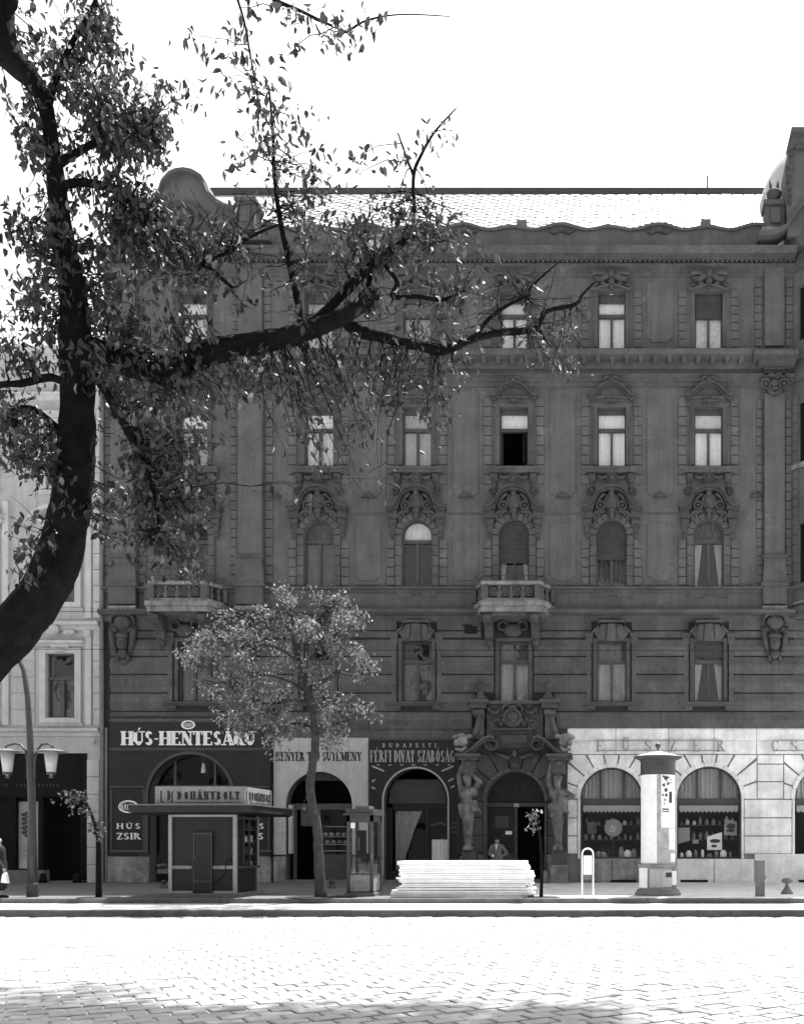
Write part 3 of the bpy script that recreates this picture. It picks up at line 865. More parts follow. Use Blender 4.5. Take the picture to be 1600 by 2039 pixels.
for sg in (-1, 1):
    mb.mould(L(sg*38)-L(6.5), L(sg*38)+L(6.5), [(0, FZ(956)), (0.05, FZ(955)), (0.14, FZ(950)), (0.22, FZ(944)), (0.22, FZ(939.5)), (0, FZ(939.5))], 0)
    mb.box(L(sg*38)-L(4), L(sg*38)+L(4), -0.05, 0, FZ(972), FZ(956))
    mb.tube([(L(sg*30), -0.08, FZ(942)), (L(sg*25), -0.12, FZ(949)), (L(sg*18), -0.14, FZ(952)), (L(sg*12), -0.12, FZ(949)), (L(sg*8), -0.08, FZ(943))], [0.04,0.07,0.09,0.07,0.04], 6)
    mb.ring((L(sg*43), -0.06, FZ(976)), L(6), 0.04, 10, 5)
mb.ring((0, -0.10, FZ(949)), L(9), 0.05, 14, 6); mb.ell((0, -0.08, FZ(949)), (L(7), 0.08, L(8)), 10, 6)
mb.ell((0, -0.08, FZ(960)), (L(12), 0.05, L(3)), 8, 5)
proto(mb, 'sill_swags', 'orn', ALLC, True, at=(945, 0.16))
# fourth floor heads
mb = frame_around(28, 583, 693, 8, 0.07, 2)
proto(mb, 'window_surround', 'stone', ALLC)
mb = MB()
mb.box(-L(36), -L(9), -0.36, 0, FZ(549), FZ(543.5)).box(L(9), L(36), -0.36, 0, FZ(549), FZ(543.5))
mb.box(-L(33), L(33), -0.12, 0, FZ(575), FZ(549.2))
mb.band(P(sym([(-40, 570), (-34, 572), (-26, 569), (-14, 565), (0, 562)])), L(4), -0.24, 0)
proto(mb, 'window_hood', 'stone', ALLC, at=(558, 0.3))
mb = MB()
for sg in (-1, 1):
    mb.tube([(L(sg*2), -0.30, FZ(548)), (L(sg*10), -0.36, FZ(551)), (L(sg*18), -0.34, FZ(556)), (L(sg*28), -0.26, FZ(554)), (L(sg*33), -0.22, FZ(549))], [0.09,0.12,0.11,0.09,0.06], 7)
    mb.tube([(L(sg*38), -0.16, FZ(562)), (L(sg*34), -0.2, FZ(566)), (L(sg*29), -0.2, FZ(563)), (L(sg*31), -0.18, FZ(559))], [0.04,0.06,0.06,0.04], 6)
    mb.ell((L(sg*16), -0.2, FZ(561)), (L(6), 0.09, L(4)), 8, 5)
mb.ell((0, -0.34, FZ(546)), (L(8), 0.16, L(8)), 10, 6); mb.ell((0, -0.26, FZ(558)), (L(7), 0.12, L(7)), 8, 6); mb.ell((0, -0.2, FZ(569)), (L(4), 0.1, L(5)), 8, 5)
proto(mb, 'hood_ornament', 'orn', ALLC, True, at=(555, 0.33))
# quoin blocks beside the windows
def blocks(name, cols, lo, hi, x0, x1, pitch, both=True, d=0.055):
    n = int(round((lo - hi)/pitch))
    pitch = (lo - hi)/n
    me = MB().block(L(x0), L(x1), -d, 0, 0, L(pitch - 1.7), 0.012).mesh(name); me.materials.append(M['plaster'])
    me2 = MB().block(-L(x1), -L(x0), -d, 0, 0, L(pitch - 1.7), 0.012).mesh(name); me2.materials.append(M['plaster'])
    bm = MB().box(L(x0)+0.004, L(x1)-0.004, -0.02, 0, 0, L(lo - hi) - 0.03)
    if both: bm2 = MB().box(-L(x1)+0.004, -L(x0)-0.004, -0.02, 0, 0, L(lo - hi) - 0.03)
    for c in cols:
        put('joint_backing', bm.mesh('joint_backing'), 'mortar', house, loc=(FX(c), YF, FZ(lo)))
        if both: put('joint_backing', bm2.mesh('joint_backing'), 'mortar', house, loc=(FX(c), YF, FZ(lo)))
        for i in range(n):
            put(name, me, None, house, loc=(FX(c), YF, FZ(lo - i*pitch)))
            if both: put(name, me2, None, house, loc=(FX(c), YF, FZ(lo - i*pitch)))
blocks('quoin_block', COLS, 1166, 1074, 44.5, 60, 18.5)
blocks('quoin_block', COLS, 964, 790, 44.5, 60, 18.5)
blocks('quoin_block', COLS, 692, 576, 44.5, 60, 16.6)
# flat wall panels between the windows
mids = [(a + b)/2 for a, b in zip(COLS[:-1], COLS[1:])]
def panel(b, t, hw, k):
    return MB().prism(P([(-hw+k, b), (hw-k, b), (hw-k, b-k*0.6), (hw, b-k), (hw, t+k), (hw-k, t), (-hw+k, t), (-hw, t+k), (-hw, b-k), (-hw+k, b-k*0.6)]), -0.035, 0)
for b, t in ((1156, 1042), (990, 776), (682, 560)):
    proto(panel(b, t, 25.5, 8), 'wall_panel', 'plaster', mids)
mb = MB().tube([(-L(12), -0.05, FZ(991)), (-L(5), -0.10, FZ(988)), (0, -0.12, FZ(987)), (L(5), -0.10, FZ(988)), (L(12), -0.05, FZ(991))], [0.05,0.08,0.1,0.08,0.05], 7)
proto(mb, 'panel_shell', 'orn', mids + [1505, 548], True)
for c in mids: MB().box(FX(c-34), FX(c+34), YF - 0.03, YF, FZ(1024), FZ(1021)).build('string_moulding', 'stone', house)
for c in mids: MB().box(FX(c-97+72), FX(c+97-72), YF - 0.03, YF, FZ(1166.5), FZ(1164)).build('ledge_strip', 'stone', house)
GLY['C'] = (0.76, [('a',0.40,0.5,0.34,0.5,45,315),('n',0.66,0.66,0.98)], [])

# ------------------------------------------------------------------ pilasters with capitals, pedestals and mask brackets
def pilaster(c, hw):
    mb = MB().box(FX(c-hw), FX(c+hw), YF-0.22, YF, FZ(1112), FZ(788)).box(FX(c-hw+1), FX(c+hw-1), YF-0.16, YF, FZ(692), FZ(512))
    mb.build('pilaster', 'plaster', house)
    mb = MB()
    for (b, t, d, w) in ((1119, 1114, .28, hw+3), (1114, 1110, .34, hw+5), (1112, 1108, .28, hw+2)):
        mb.box(FX(c-w), FX(c+w), YF-d, YF, FZ(b), FZ(t)+0.002)
    mb.prism(FP([(-hw-1, 1119), (hw+1, 1119), (hw+4, 1164), (-hw-4, 1164)], c), YF-0.30, YF)
    mb.box(FX(c-hw-3), FX(c+hw+3), YF-0.29, YF, FZ(1206), FZ(1171)).box(FX(c-hw-7), FX(c+hw+7), YF-0.36, YF, FZ(1171), FZ(1164.5))
    mb.build('pedestal', 'stone', house)
    MB().mould(FX(c-hw-4), FX(c+hw+4), [(0, FZ(1213)), (0.38, FZ(1213)), (0.36, FZ(1211)), (0.30, FZ(1205.5)), (0, FZ(1205.5))]).build('pedestal_foot', 'ledge', house)
    mb = MB().box(FX(c-hw-2), FX(c+hw+2), YF-0.32, YF, FZ(742), FZ(735)).box(FX(c-hw-1), FX(c+hw+1), YF-0.26, YF, FZ(760), FZ(742)+0.001)
    for sg in (-1, 1):
        mb.ring((FX(c+sg*(hw-2)), YF-0.27, FZ(770)), L(9), 0.06, 14, 6); mb.ell((FX(c+sg*(hw-2)), YF-0.25, FZ(770)), (L(5), 0.1, L(5)))
        mb.tube([(FX(c+sg*hw*0.8), YF-0.28, FZ(778)), (FX(c+sg*hw*0.4), YF-0.30, FZ(788)), (FX(c), YF-0.30, FZ(792))], [0.06,0.09,0.10], 6)
        mb.tube([(FX(c), YF-0.3, FZ(756)), (FX(c+sg*8), YF-0.33, FZ(752)), (FX(c+sg*16), YF-0.3, FZ(757))], [0.07,0.08,0.05], 6)
    mb.ell((FX(c), YF-0.28, FZ(768)), (L(9), 0.12, L(8))); mb.ell((FX(c), YF-0.26, FZ(780)), (L(12), 0.08, L(5)))
    mb.build('capital', 'orn', house, True)
    mb = MB()                                         # mask bracket under the pedestal
    mb.prism(FP([(-hw, 1222), (hw, 1222), (hw-4, 1260), (14, 1300), (-14, 1300), (-hw+4, 1260)], c), YF-0.16, YF)
    mb.ell((FX(c), YF-0.24, FZ(1242)), (L(17), 0.16, L(15)), 12, 8)
    mb.ell((FX(c), YF-0.27, FZ(1283)), (L(11), 0.20, L(15)), 12, 8); mb.ell((FX(c), YF-0.46, FZ(1284)), (L(3), 0.06, L(5)), 8, 6)
    mb.ell((FX(c), YF-0.30, FZ(1270)), (L(14), 0.16, L(6)), 10, 6); mb.ell((FX(c), YF-0.24, FZ(1305)), (L(9), 0.12, L(10)), 10, 6)
    mb.ell((FX(c), YF-0.16, FZ(1320)), (L(10), 0.08, L(7)), 8, 5)
    for sg in (-1, 1):
        mb.tube([(FX(c+sg*2), YF-0.3, FZ(1229)), (FX(c+sg*10), YF-0.36, FZ(1225)), (FX(c+sg*20), YF-0.3, FZ(1230)), (FX(c+sg*24), YF-0.2, FZ(1244))], [0.06,0.08,0.08,0.04], 6)
        mb.tube([(FX(c+sg*24), YF-0.18, FZ(1250)), (FX(c+sg*21), YF-0.24, FZ(1266)), (FX(c+sg*19), YF-0.24, FZ(1282)), (FX(c+sg*13), YF-0.2, FZ(1302))], [0.07,0.11,0.11,0.05], 7)
        mb.ell((FX(c+sg*4.5), YF-0.43, FZ(1280)), (L(2.2), 0.03, L(1.5)), 6, 4)
        mb.ell((FX(c+sg*16), YF-0.2, FZ(1256)), (L(6), 0.1, L(6)), 8, 5); mb.ell((FX(c+sg*10), YF-0.2, FZ(1312)), (L(4), 0.07, L(7)), 8, 5)
    mb.build('mask_bracket', 'orn', house, True)
    mb = MB().ell((FX(c), YF-0.22, FZ(508)), (L(10), 0.2, L(12)), 10, 7); mb.ell((FX(c), YF-0.4, FZ(512)), (L(5), 0.10, L(5)), 8, 6)
    for sg in (-1, 1): mb.ell((FX(c+sg*9), YF-0.18, FZ(504)), (L(6), 0.14, L(9)), 8, 6); mb.ell((FX(c+sg*4), YF-0.40, FZ(505)), (L(2), 0.05, L(2)), 6, 4)
    mb.build('lion_mask', 'orn', house, True)
for c, hw in ((1540, 20), (501, 24), (250, 24)): pilaster(c, hw)
blocks('pilaster_block', [1540], 1162, 796, 23, 34, 18.5)
blocks('pilaster_block', [501], 1162, 796, 28, 42, 18.5)
blocks('pilaster_block', [250], 1162, 796, 28, 42, 18.5)
for c in (1540, 501): blocks('pilaster_block', [c], 690, 556, 24, 38, 16.6)
MB().box(FX(1496), FX(1582), YF-0.86, YF-0.05, PZ(707, YF-.8), PZ(697, YF-.8)).box(FX(1506), FX(1578), YF-0.55, YF-0.05, PZ(722, YF-.6), PZ(707, YF-.8)).build('cornice_break', 'stone', house)

# ------------------------------------------------------------------ gable over the left bay
g = [(262, 488), (262, 470), (225, 466), (225, 408), (262, 404), (262, 416), (285, 412), (308, 398), (322, 380), (328, 362), (342, 346), (356, 340), (372, 338), (388, 341), (402, 350), (411, 364), (418, 384), (432, 398), (452, 409), (474, 414), (474, 404), (512, 404), (514, 412), (508, 416), (508, 462), (516, 470), (516, 488)]
MB().prism(FP(g), YF-0.10, YF+0.6).build('gable', 'plaster', house)
cop = FP([(262, 413), (285, 409), (308, 395), (322, 377), (328, 359), (342, 343), (356, 337), (372, 335), (388, 338), (402, 347), (411, 361), (418, 381), (432, 395), (452, 406), (474, 411)])
MB().band([(x, z - 0.16) for x, z in cop], L(7), YF-0.32, YF+0.62).build('gable_coping', 'stone', house)
for c in (243, 494):
    MB().box(FX(c-21), FX(c+21), YF-0.34, YF+0.6, FZ(409), FZ(402)).box(FX(c-17), FX(c+17), YF-0.26, YF-0.1, FZ(466), FZ(409)).box(FX(c-9), FX(c+9), YF-0.33, YF-0.25, FZ(450), FZ(418)).build('gable_pier', 'stone', house)
mb = MB().ring((FX(368), YF-0.16, FZ(440)), L(30), 0.12, 22, 6); mb.ell((FX(368), YF-0.12, FZ(440)), (L(20), 0.16, L(22)), 12, 8)
for sg in (-1, 1):
    mb.tube([(FX(368+sg*28), YF-0.15, FZ(420)), (FX(368+sg*44), YF-0.2, FZ(432)), (FX(368+sg*58), YF-0.2, FZ(450)), (FX(368+sg*66), YF-0.15, FZ(468))], [0.1,0.14,0.12,0.06], 7)
mb.build('gable_relief', 'orn', house, True)
MB().band(FP([(225, 486), (300, 486), (340, 476), (385, 472), (430, 476), (470, 486), (545, 486)]), L(5), YF-0.45, YF).build('gable_cornice', 'stone', house)

# ------------------------------------------------------------------ right-hand corner: oriel, gable, dome
X0 = FX(1580)
wall_band(MB(), X0, XE, 0.0, FZ(1450), [(FX(1645), L(64), FZ(1710), FZ(1591), True)], YF, YF+TH).build('ground_floor_wall', 'palejoint', house)
MB().box(X0, XE, YF, YF+TH, FZ(1450), FZ(488)).build('corner_wall', 'plaster', house)
ox = FX(1577)
def oriel(e): return [(ox-e, YF+0.01), (ox+0.95-e*0.3, YF-1.15-e), (ox+3.0, YF-1.15-e), (ox+3.0, YF+0.01)]
MB().plan(oriel(0), FZ(1225), FZ(470)).build('oriel', 'plaster', house)
for b, t, e in ((1234, 1212, .22), (1176, 1167, .12), (937, 928, .10), (998, 990, .08), (722, 694, .30), (766, 745, .08), (546, 526, .1), (510, 489, .35), (1206, 1200, .07)):
    MB().plan(oriel(e), FZ(b), FZ(t)).build('oriel_moulding', 'stone' if b not in (1206, 937) else 'ledge', house)
d = Vector((0.95, -1.15, 0)); dl = d.length; d.normalize(); nn = Vector((-d.y, d.x, 0)) * -1
if nn.y > 0: nn = -nn
def splay(u0, u1, z0, z1, e0, e1):
    mb = MB(); o_ = Vector((ox, YF, 0)); vs = []
    for e in (e0, e1):
        for u, z in ((u0, z0), (u1, z0), (u1, z1), (u0, z1)):
            q = o_ + d*u + nn*e; vs.append((q.x, q.y, z))
    return mb.add(vs, [(0,1,2,3),(4,7,6,5),(0,4,5,1),(1,5,6,2),(2,6,7,3),(3,7,4,0)])
for t, b in ((1050, 1166), (812, 927), (585, 693)):
    splay(0.42, 1.2, FZ(b), FZ(t), 0.015, -0.05).build('window', 'black', house)
    splay(0.32, 0.42, FZ(b), FZ(t-6), 0.06, -0.05).build('window_surround', 'stone', house)
    splay(0.42, 1.25, FZ(t), FZ(t-6), 0.06, -0.05).build('window_surround', 'stone', house)
mb = MB()
for k in range(20):
    splay_b = 1160 - k*18.5
    if splay_b > 800: splay(0.03, 0.30, FZ(splay_b), FZ(splay_b-17.3), 0.04, -0.05).build('oriel_block', 'plaster', house)
g2 = [(1562, 489), (1562, 440), (1559, 400), (1557, 355), (1563, 325), (1571, 287), (1740, 287), (1740, 489)]
MB().prism(FP(g2), YF-0.6, YF+0.4).build('corner_gable', 'plaster', house)
MB().box(FX(1568), FX(1742), YF-0.85, YF+0.45, FZ(292), FZ(284)).box(FX(1577), FX(1742), YF-0.75, YF-0.5, FZ(322), FZ(315)).build('gable_coping', 'stone', house)
mb = MB()
for k in range(9): mb.ell((FX(1569 - k*0.6 + 2*math.sin(k)), YF-0.68, FZ(318 + k*13)), (L(5), 0.14, L(7)), 7, 5)
mb.build('gable_relief', 'orn', house, True)
MB().band(FP([(1505, 484), (1525, 484), (1545, 479), (1560, 469), (1572, 452), (1585, 432), (1605, 415), (1640, 405)]), L(9), YF-0.8, YF).build('gable_cornice', 'stone', house)
MB().prism(FP([(1514, 484), (1514, 462), (1560, 462), (1572, 448), (1572, 462), (1550, 480), (1530, 484)]), YF-0.35, YF).build('gable_ledge', 'ledge', house)
mb = MB().box(FX(1521), FX(1559), YF-0.32, YF+0.3, FZ(463), FZ(420)).box(FX(1517), FX(1563), YF-0.44, YF+0.34, FZ(420), FZ(411))
mb.box(FX(1531), FX(1550), YF-0.40, YF-0.3, FZ(455), FZ(425))
mb.build('gable_pier', 'stone', house)
c = FX(1540); z = FZ(411)
MB().lathe([(0.10, z), (0.16, z+0.12), (0.26, z+0.30), (0.30, z+0.46), (0.24, z+0.54), (0.12, z+0.62)], c, YF-0.05, 12).tube([(c-0.12, YF-0.05, z+0.55), (c-0.16, YF-0.05, z+1.0)], [0.07, 0.03], 6).tube([(c+0.12, YF-0.05, z+0.55), (c+0.16, YF-0.05, z+1.0)], [0.07, 0.03], 6).build('gable_urn', 'orn', house, True)
dc = W(1645, 420, 41.5)
mb = MB(); n = 20
pr = [(3.3, 25.2), (3.25, 27.6), (3.1, 29.0), (2.84, 29.8), (2.45, 30.5), (2.0, 31.05), (1.5, 31.5), (0.8, 31.9), (0.2, 32.0)]
mb.lathe([(r_*0.88, z_ - 0.25) for r_, z_ in pr], dc.x, 42.6, 32)
mb.build('dome', 'whiteboard', house, True)

# ------------------------------------------------------------------ balconies
def balcony(cx):
    root = None
    D = 37.05; yb = YF
    fy = YF - 0.95
    Z = lambda py: PZ(py, D)
    def plan(e, inset=0): return [(FX(cx-80)-e, yb), (FX(cx-58)-e*0.7, fy-e), (FX(cx+58)+e*0.7, fy-e), (FX(cx+80)+e, yb)]
    b = MB().plan(plan(0.0), Z(1217), Z(1206)).plan(plan(0.07), Z(1206), Z(1197)).build('balcony', 'ledge', house)
    mb = MB().plan(plan(-0.06), Z(1197), Z(1190))
    tp = plan(-0.03); inn = plan(-0.22)
    mb.plan(tp + inn[::-1], Z(1163), Z(1156))
    mb.build('balustrade_rail', 'ledge', b)
    pts = plan(-0.12)
    def pier(p, w=0.13): MB().box(p[0]-w, p[0]+w, p[1]-0.1, p[1]+0.1, Z(1190), Z(1163)).build('balustrade_pier', 'stone', b)
    pier((FX(cx-52), fy+0.12)); pier((FX(cx+52), fy+0.12)); pier((FX(cx-78), yb-0.1), 0.07); pier((FX(cx+78), yb-0.1), 0.07)
    prof = [(0.05, Z(1190)), (0.09, Z(1187)), (0.10, Z(1182)), (0.05, Z(1175)), (0.05, Z(1172)), (0.08, Z(1168)), (0.05, Z(1163))]
    for k in (-24, -1, 22): MB().lathe(prof, FX(cx+k), fy+0.12, 10).build('baluster', 'stone', b, True)
    for k in (-36, -12.5, 10.5, 34):
        MB().ring((FX(cx+k), fy+0.12, Z(1176.5)), 0.13, 0.03, 14, 6).ring((FX(cx+k), fy+0.12, Z(1176.5)), 0.05, 0.03, 8, 5).build('balustrade_ring', 'stone', b)
    for sg in (-1, 1):
        for q in (0.35, 0.68):
            x = FX(cx + sg*(56 + 22*q)); y = fy + 0.95*q
            MB().lathe(prof, x - sg*0.1, y + 0.05, 8).build('baluster', 'stone', b, True)
    mb = MB(); zr = Z(1144)
    rp = [(FX(cx-72), yb-0.1), (FX(cx-52), fy+0.12), (FX(cx+52), fy+0.12), (FX(cx+72), yb-0.1)]
    mb.tube([(x, y, zr) for x, y in rp], 0.014, 6)
    for (xa, ya) in ((FX(cx-52), fy+0.12), (FX(cx), fy+0.12), (FX(cx+52), fy+0.12)): mb.tube([(xa, ya, Z(1157)), (xa, ya, zr)], 0.013, 6)
    mb.tube([(FX(cx-66), fy+0.3, Z(1160)), (FX(cx-70), fy+0.3, Z(1132))], 0.02, 6).tube([(FX(cx+66), fy+0.3, Z(1160)), (FX(cx+60), fy+0.3, Z(1132))], 0.02, 6)
    mb.build('handrail', 'metal', b)
    for k in (-48, 44):
        x = FX(cx+k); mb = MB()
        prof2 = [(0, Z(1218)), (0.75, Z(1218)), (0.86, Z(1222)), (0.86, Z(1230)), (0.72, Z(1236)), (0.5, Z(1240)), (0.34, Z(1250)), (0.28, Z(1262)), (0.14, Z(1270)), (0, Z(1272))]
        mb.mould(x-L(8), x+L(8), prof2, YF, False)
        mb.ell((x, YF-0.80, Z(1226)), (L(9), 0.12, L(7)), 10, 6).ell((x, YF-0.2, Z(1272)), (L(8), 0.14, L(8)), 8, 6).ell((x, YF-0.1, Z(1282)), (L(5), 0.1, L(6)), 8, 5)
        mb.build('balcony_corbel', 'orn', b)
    mb = MB().ell((FX(cx-2), YF-0.1, Z(1246)), (L(20), 0.22, L(14)), 10, 6)
    for sg in (-1, 1): mb.ring((FX(cx-2+sg*20), YF-0.12, Z(1236)), L(9), 0.06, 12, 6)
    mb.build('balcony_relief', 'orn', b, True)
balcony(1023); balcony(374)
MB().box(FX(925), FX(950), YF-0.075, YF+0.1, FZ(1263), FZ(1248)).box(FX(922), FX(940), YF-0.12, YF, FZ(1248), FZ(1245)).build('flue_outlet', 'dark', house)

# ------------------------------------------------------------------ ground floor masonry of the grocery
def wedge_stones(cx, r, spring, x0, x1, ytop, n, proj, m, name='voussoir', rim=8):
    def hit(th):
        c_, s_ = math.cos(th), math.sin(th); t = 1e9; side = 0
        if c_ > 1e-6 and (x1-cx)/c_ < t: t, side = (x1-cx)/c_, 1
        if c_ < -1e-6 and (x0-cx)/c_ < t: t, side = (x0-cx)/c_, 3
        if s_ > 1e-6 and (spring-ytop)/s_ < t: t, side = (spring-ytop)/s_, 2
        return (cx + t*c_, spring - t*s_), side
    for i in range(n):
        a, b = PI*i/n + 0.02, PI*(i+1)/n - 0.02
        if i == 0: a = 0.0
        if i == n-1: b = PI
        inner = [(cx+(r+rim)*math.cos(b+(a-b)*k/4), spring-(r+rim)*math.sin(b+(a-b)*k/4)) for k in range(5)]
        pa, sa = hit(a); pb, sb = hit(b)
        outer = [pa]
        if sa == 1 and sb in (2, 3): outer.append((x1, ytop))
        if sb == 3 and sa in (1, 2): outer.append((x0, ytop))
        outer.append(pb)
        MB().prism(FP(inner + outer), YF - proj, YF).build(name, m, house)
def archivolt(cx, r, spring, bot, m, rim=8, proj=0.13, n=11):
    for i in range(n):
        a, b = PI*i/n + 0.006, PI*(i+1)/n - 0.006
        MB().arcring(FX(cx), FZ(spring), L(r)+0.004, L(r+rim), a, b, YF-proj - (0.03 if i % 2 else 0), YF, 4).build('archivolt_stone', m, house)
    for sg in (-1, 1):
        x0, x1 = sorted((FX(cx+sg*r)+sg*0.004, FX(cx+sg*(r+rim*0.6))))
        MB().box(x0, x1, YF-proj*0.8, YF, FZ(bot), FZ(spring)).build('arch_jamb', m, house)
for (a, x0, x1) in ((SH1, 1130, 1313.3), (SH2, 1314.2, 1505), ((1645, 64, 1591), 1560, 1735)):
    wedge_stones(a[0], a[1], a[2], x0, x1, 1504, 9, 0.085, 'pale')
    archivolt(a[0], a[1], a[2], 1710, 'pale')
for b, t in ((1590.5, 1558), (1556, 1523), (1521, 1504)): MB().block(FX(1507), FX(1558), YF-0.085, YF, FZ(b), FZ(t), 0.02).build('pier_stone', 'pale', house)
for p0, p1 in ((1130, 1149), (1285, 1341), (1481, 1575)):
    for b, t in ((1700, 1666), (1664, 1630), (1628, 1593)):
        MB().block(FX(p0), FX(p1), YF-0.085, YF, FZ(b), FZ(t), 0.02).build('pier_stone', 'pale', house)
for p0, p1 in ((1130, 1225), (1226, 1330), (1331, 1420), (1421, 1505), (1506, 1600), (1601, 1735)):
    MB().box(FX(p0), FX(p1)-0.004, YF-0.05, YF, FZ(1502), FZ(1476)).build('frieze_stone', 'pale', house)
    MB().mould(FX(p0), FX(p1)-0.004, [(0, FZ(1475.5)), (0.10, FZ(1475.5)), (0.12, FZ(1470)), (0.12, FZ(1455)), (0.05, FZ(1451)), (0, FZ(1451))]).build('frieze_stone', 'pale', house)
for p0, p1, m in ((1092, 1152, 'plinth'), (1153, 1217, 'plinth'), (1218, 1284, 'plinth'), (1285, 1345, 'pale'), (1346, 1420, 'pale'), (1421, 1500, 'pale'), (1501, 1600, 'pale'), (1601, 1735, 'pale')):
    if p0 > 1152: MB().block(FX(p0)+0.004, FX(p1)-0.004, YF-0.11, YF+0.02, 0.05, FZ(1711 if not 1285 <= p0 <= 1345 and p0 < 1500 else 1701), 0.02).build('plinth_stone', m, house)
    MB().box(FX(p0), FX(p1), YF-0.16, YF+0.02, 0.0, 0.05).build('plinth_foot', m, house)
for p0, p1 in ((1216, 1266), (1354, 1408), (1588, 1640)):
    MB().box(FX(p0), FX(p1), YF-0.165, YF-0.1, 0.02, 0.11).build('cellar_vent', 'black', house)
for p0, p1 in ((213, 297), (468, 540), (546, 569), (703, 764), (893, 966)):
    MB().block(FX(p0), FX(p1), YF-0.10, YF+0.02, 0.0, FZ(1706), 0.02).build('plinth_stone', 'plinth', house)

# grocery shop windows
def shop_window(a, part):
    cx, r, sp = a
    x0 = FX(cx); z0 = FZ(1710); rr = L(r)
    mb = MB(); zs = FZ(sp)
    f = MB().box(x0-rr, x0+rr, YF+0.2, YF+0.28, zs-L(12), zs).box(x0-rr, x0-rr+0.06, YF+0.2, YF+0.26, z0, zs-L(12)).box(x0+rr-0.06, x0+rr, YF+0.2, YF+0.26, z0, zs-L(12)).box(x0-rr+.06, x0+rr-.06, YF+0.2, YF+0.26, z0, z0+0.06)
    f.box(x0-L(22)-0.05, x0-L(22)+0.03, YF+0.2, YF+0.26, zs, zs+rr*0.93).box(x0+L(24)-0.03, x0+L(24)+0.05, YF+0.2, YF+0.26, zs, zs+rr*0.92)
    f.arcring(x0, zs, rr-0.05, rr+0.02, 0, PI, YF+0.2, YF+0.26, 20)
    f = f.build('shop_window', 'frame', house)
    MB().box(x0-rr+0.06, x0+rr-0.06, YF+0.22, YF+0.228, z0+0.06, zs-L(12)).build('pane', 'shopglass', f)
    MB().prism([(x0+rr*0.97*math.cos(PI*i/20), zs+rr*0.97*math.sin(PI*i/20)) for i in range(21)], YF+0.22, YF+0.228).build('pane', 'shopglass', f)
    for (u0, u1) in ((-rr+0.08, -L(22)-0.05), (-L(22)+0.04, L(24)-0.04), (L(24)+0.06, rr-0.08)):
        w_ = wavy(u1-u0, zs+0.02, zs+rr*0.95, 0.0, 9, 0.025)
        hgt = lambda x: math.sqrt(max(rr*rr*0.93 - x*x, 0.01))
        w_.v = [(x0+(u0+u1)/2+x, YF+0.33+y, min(z, zs+hgt((u0+u1)/2+x)) ) for x, y, z in w_.v]
        w_.build('curtain', 'curtain2', f)
    pts = [(x0-rr+0.1, zs-L(13))]                     # scalloped valance
    n = 14; ww = 2*(rr-0.1)
    top = [(x0-rr+0.1, zs-L(13)), (x0+rr-0.1, zs-L(13))]
    low = []
    for i in range(n*6+1):
        q = i/(n*6.0); low.append((x0-rr+0.1+ww*q, zs-L(23)-L(4)*abs(math.sin(PI*q*n))))
    mb = MB(); mb.prism(low + top[::-1], YF+0.12, YF+0.125)
    mb.build('valance', 'curtain2', f)
for a in (SH1, SH2, (1645, 64, 1591)): shop_window(a, house)

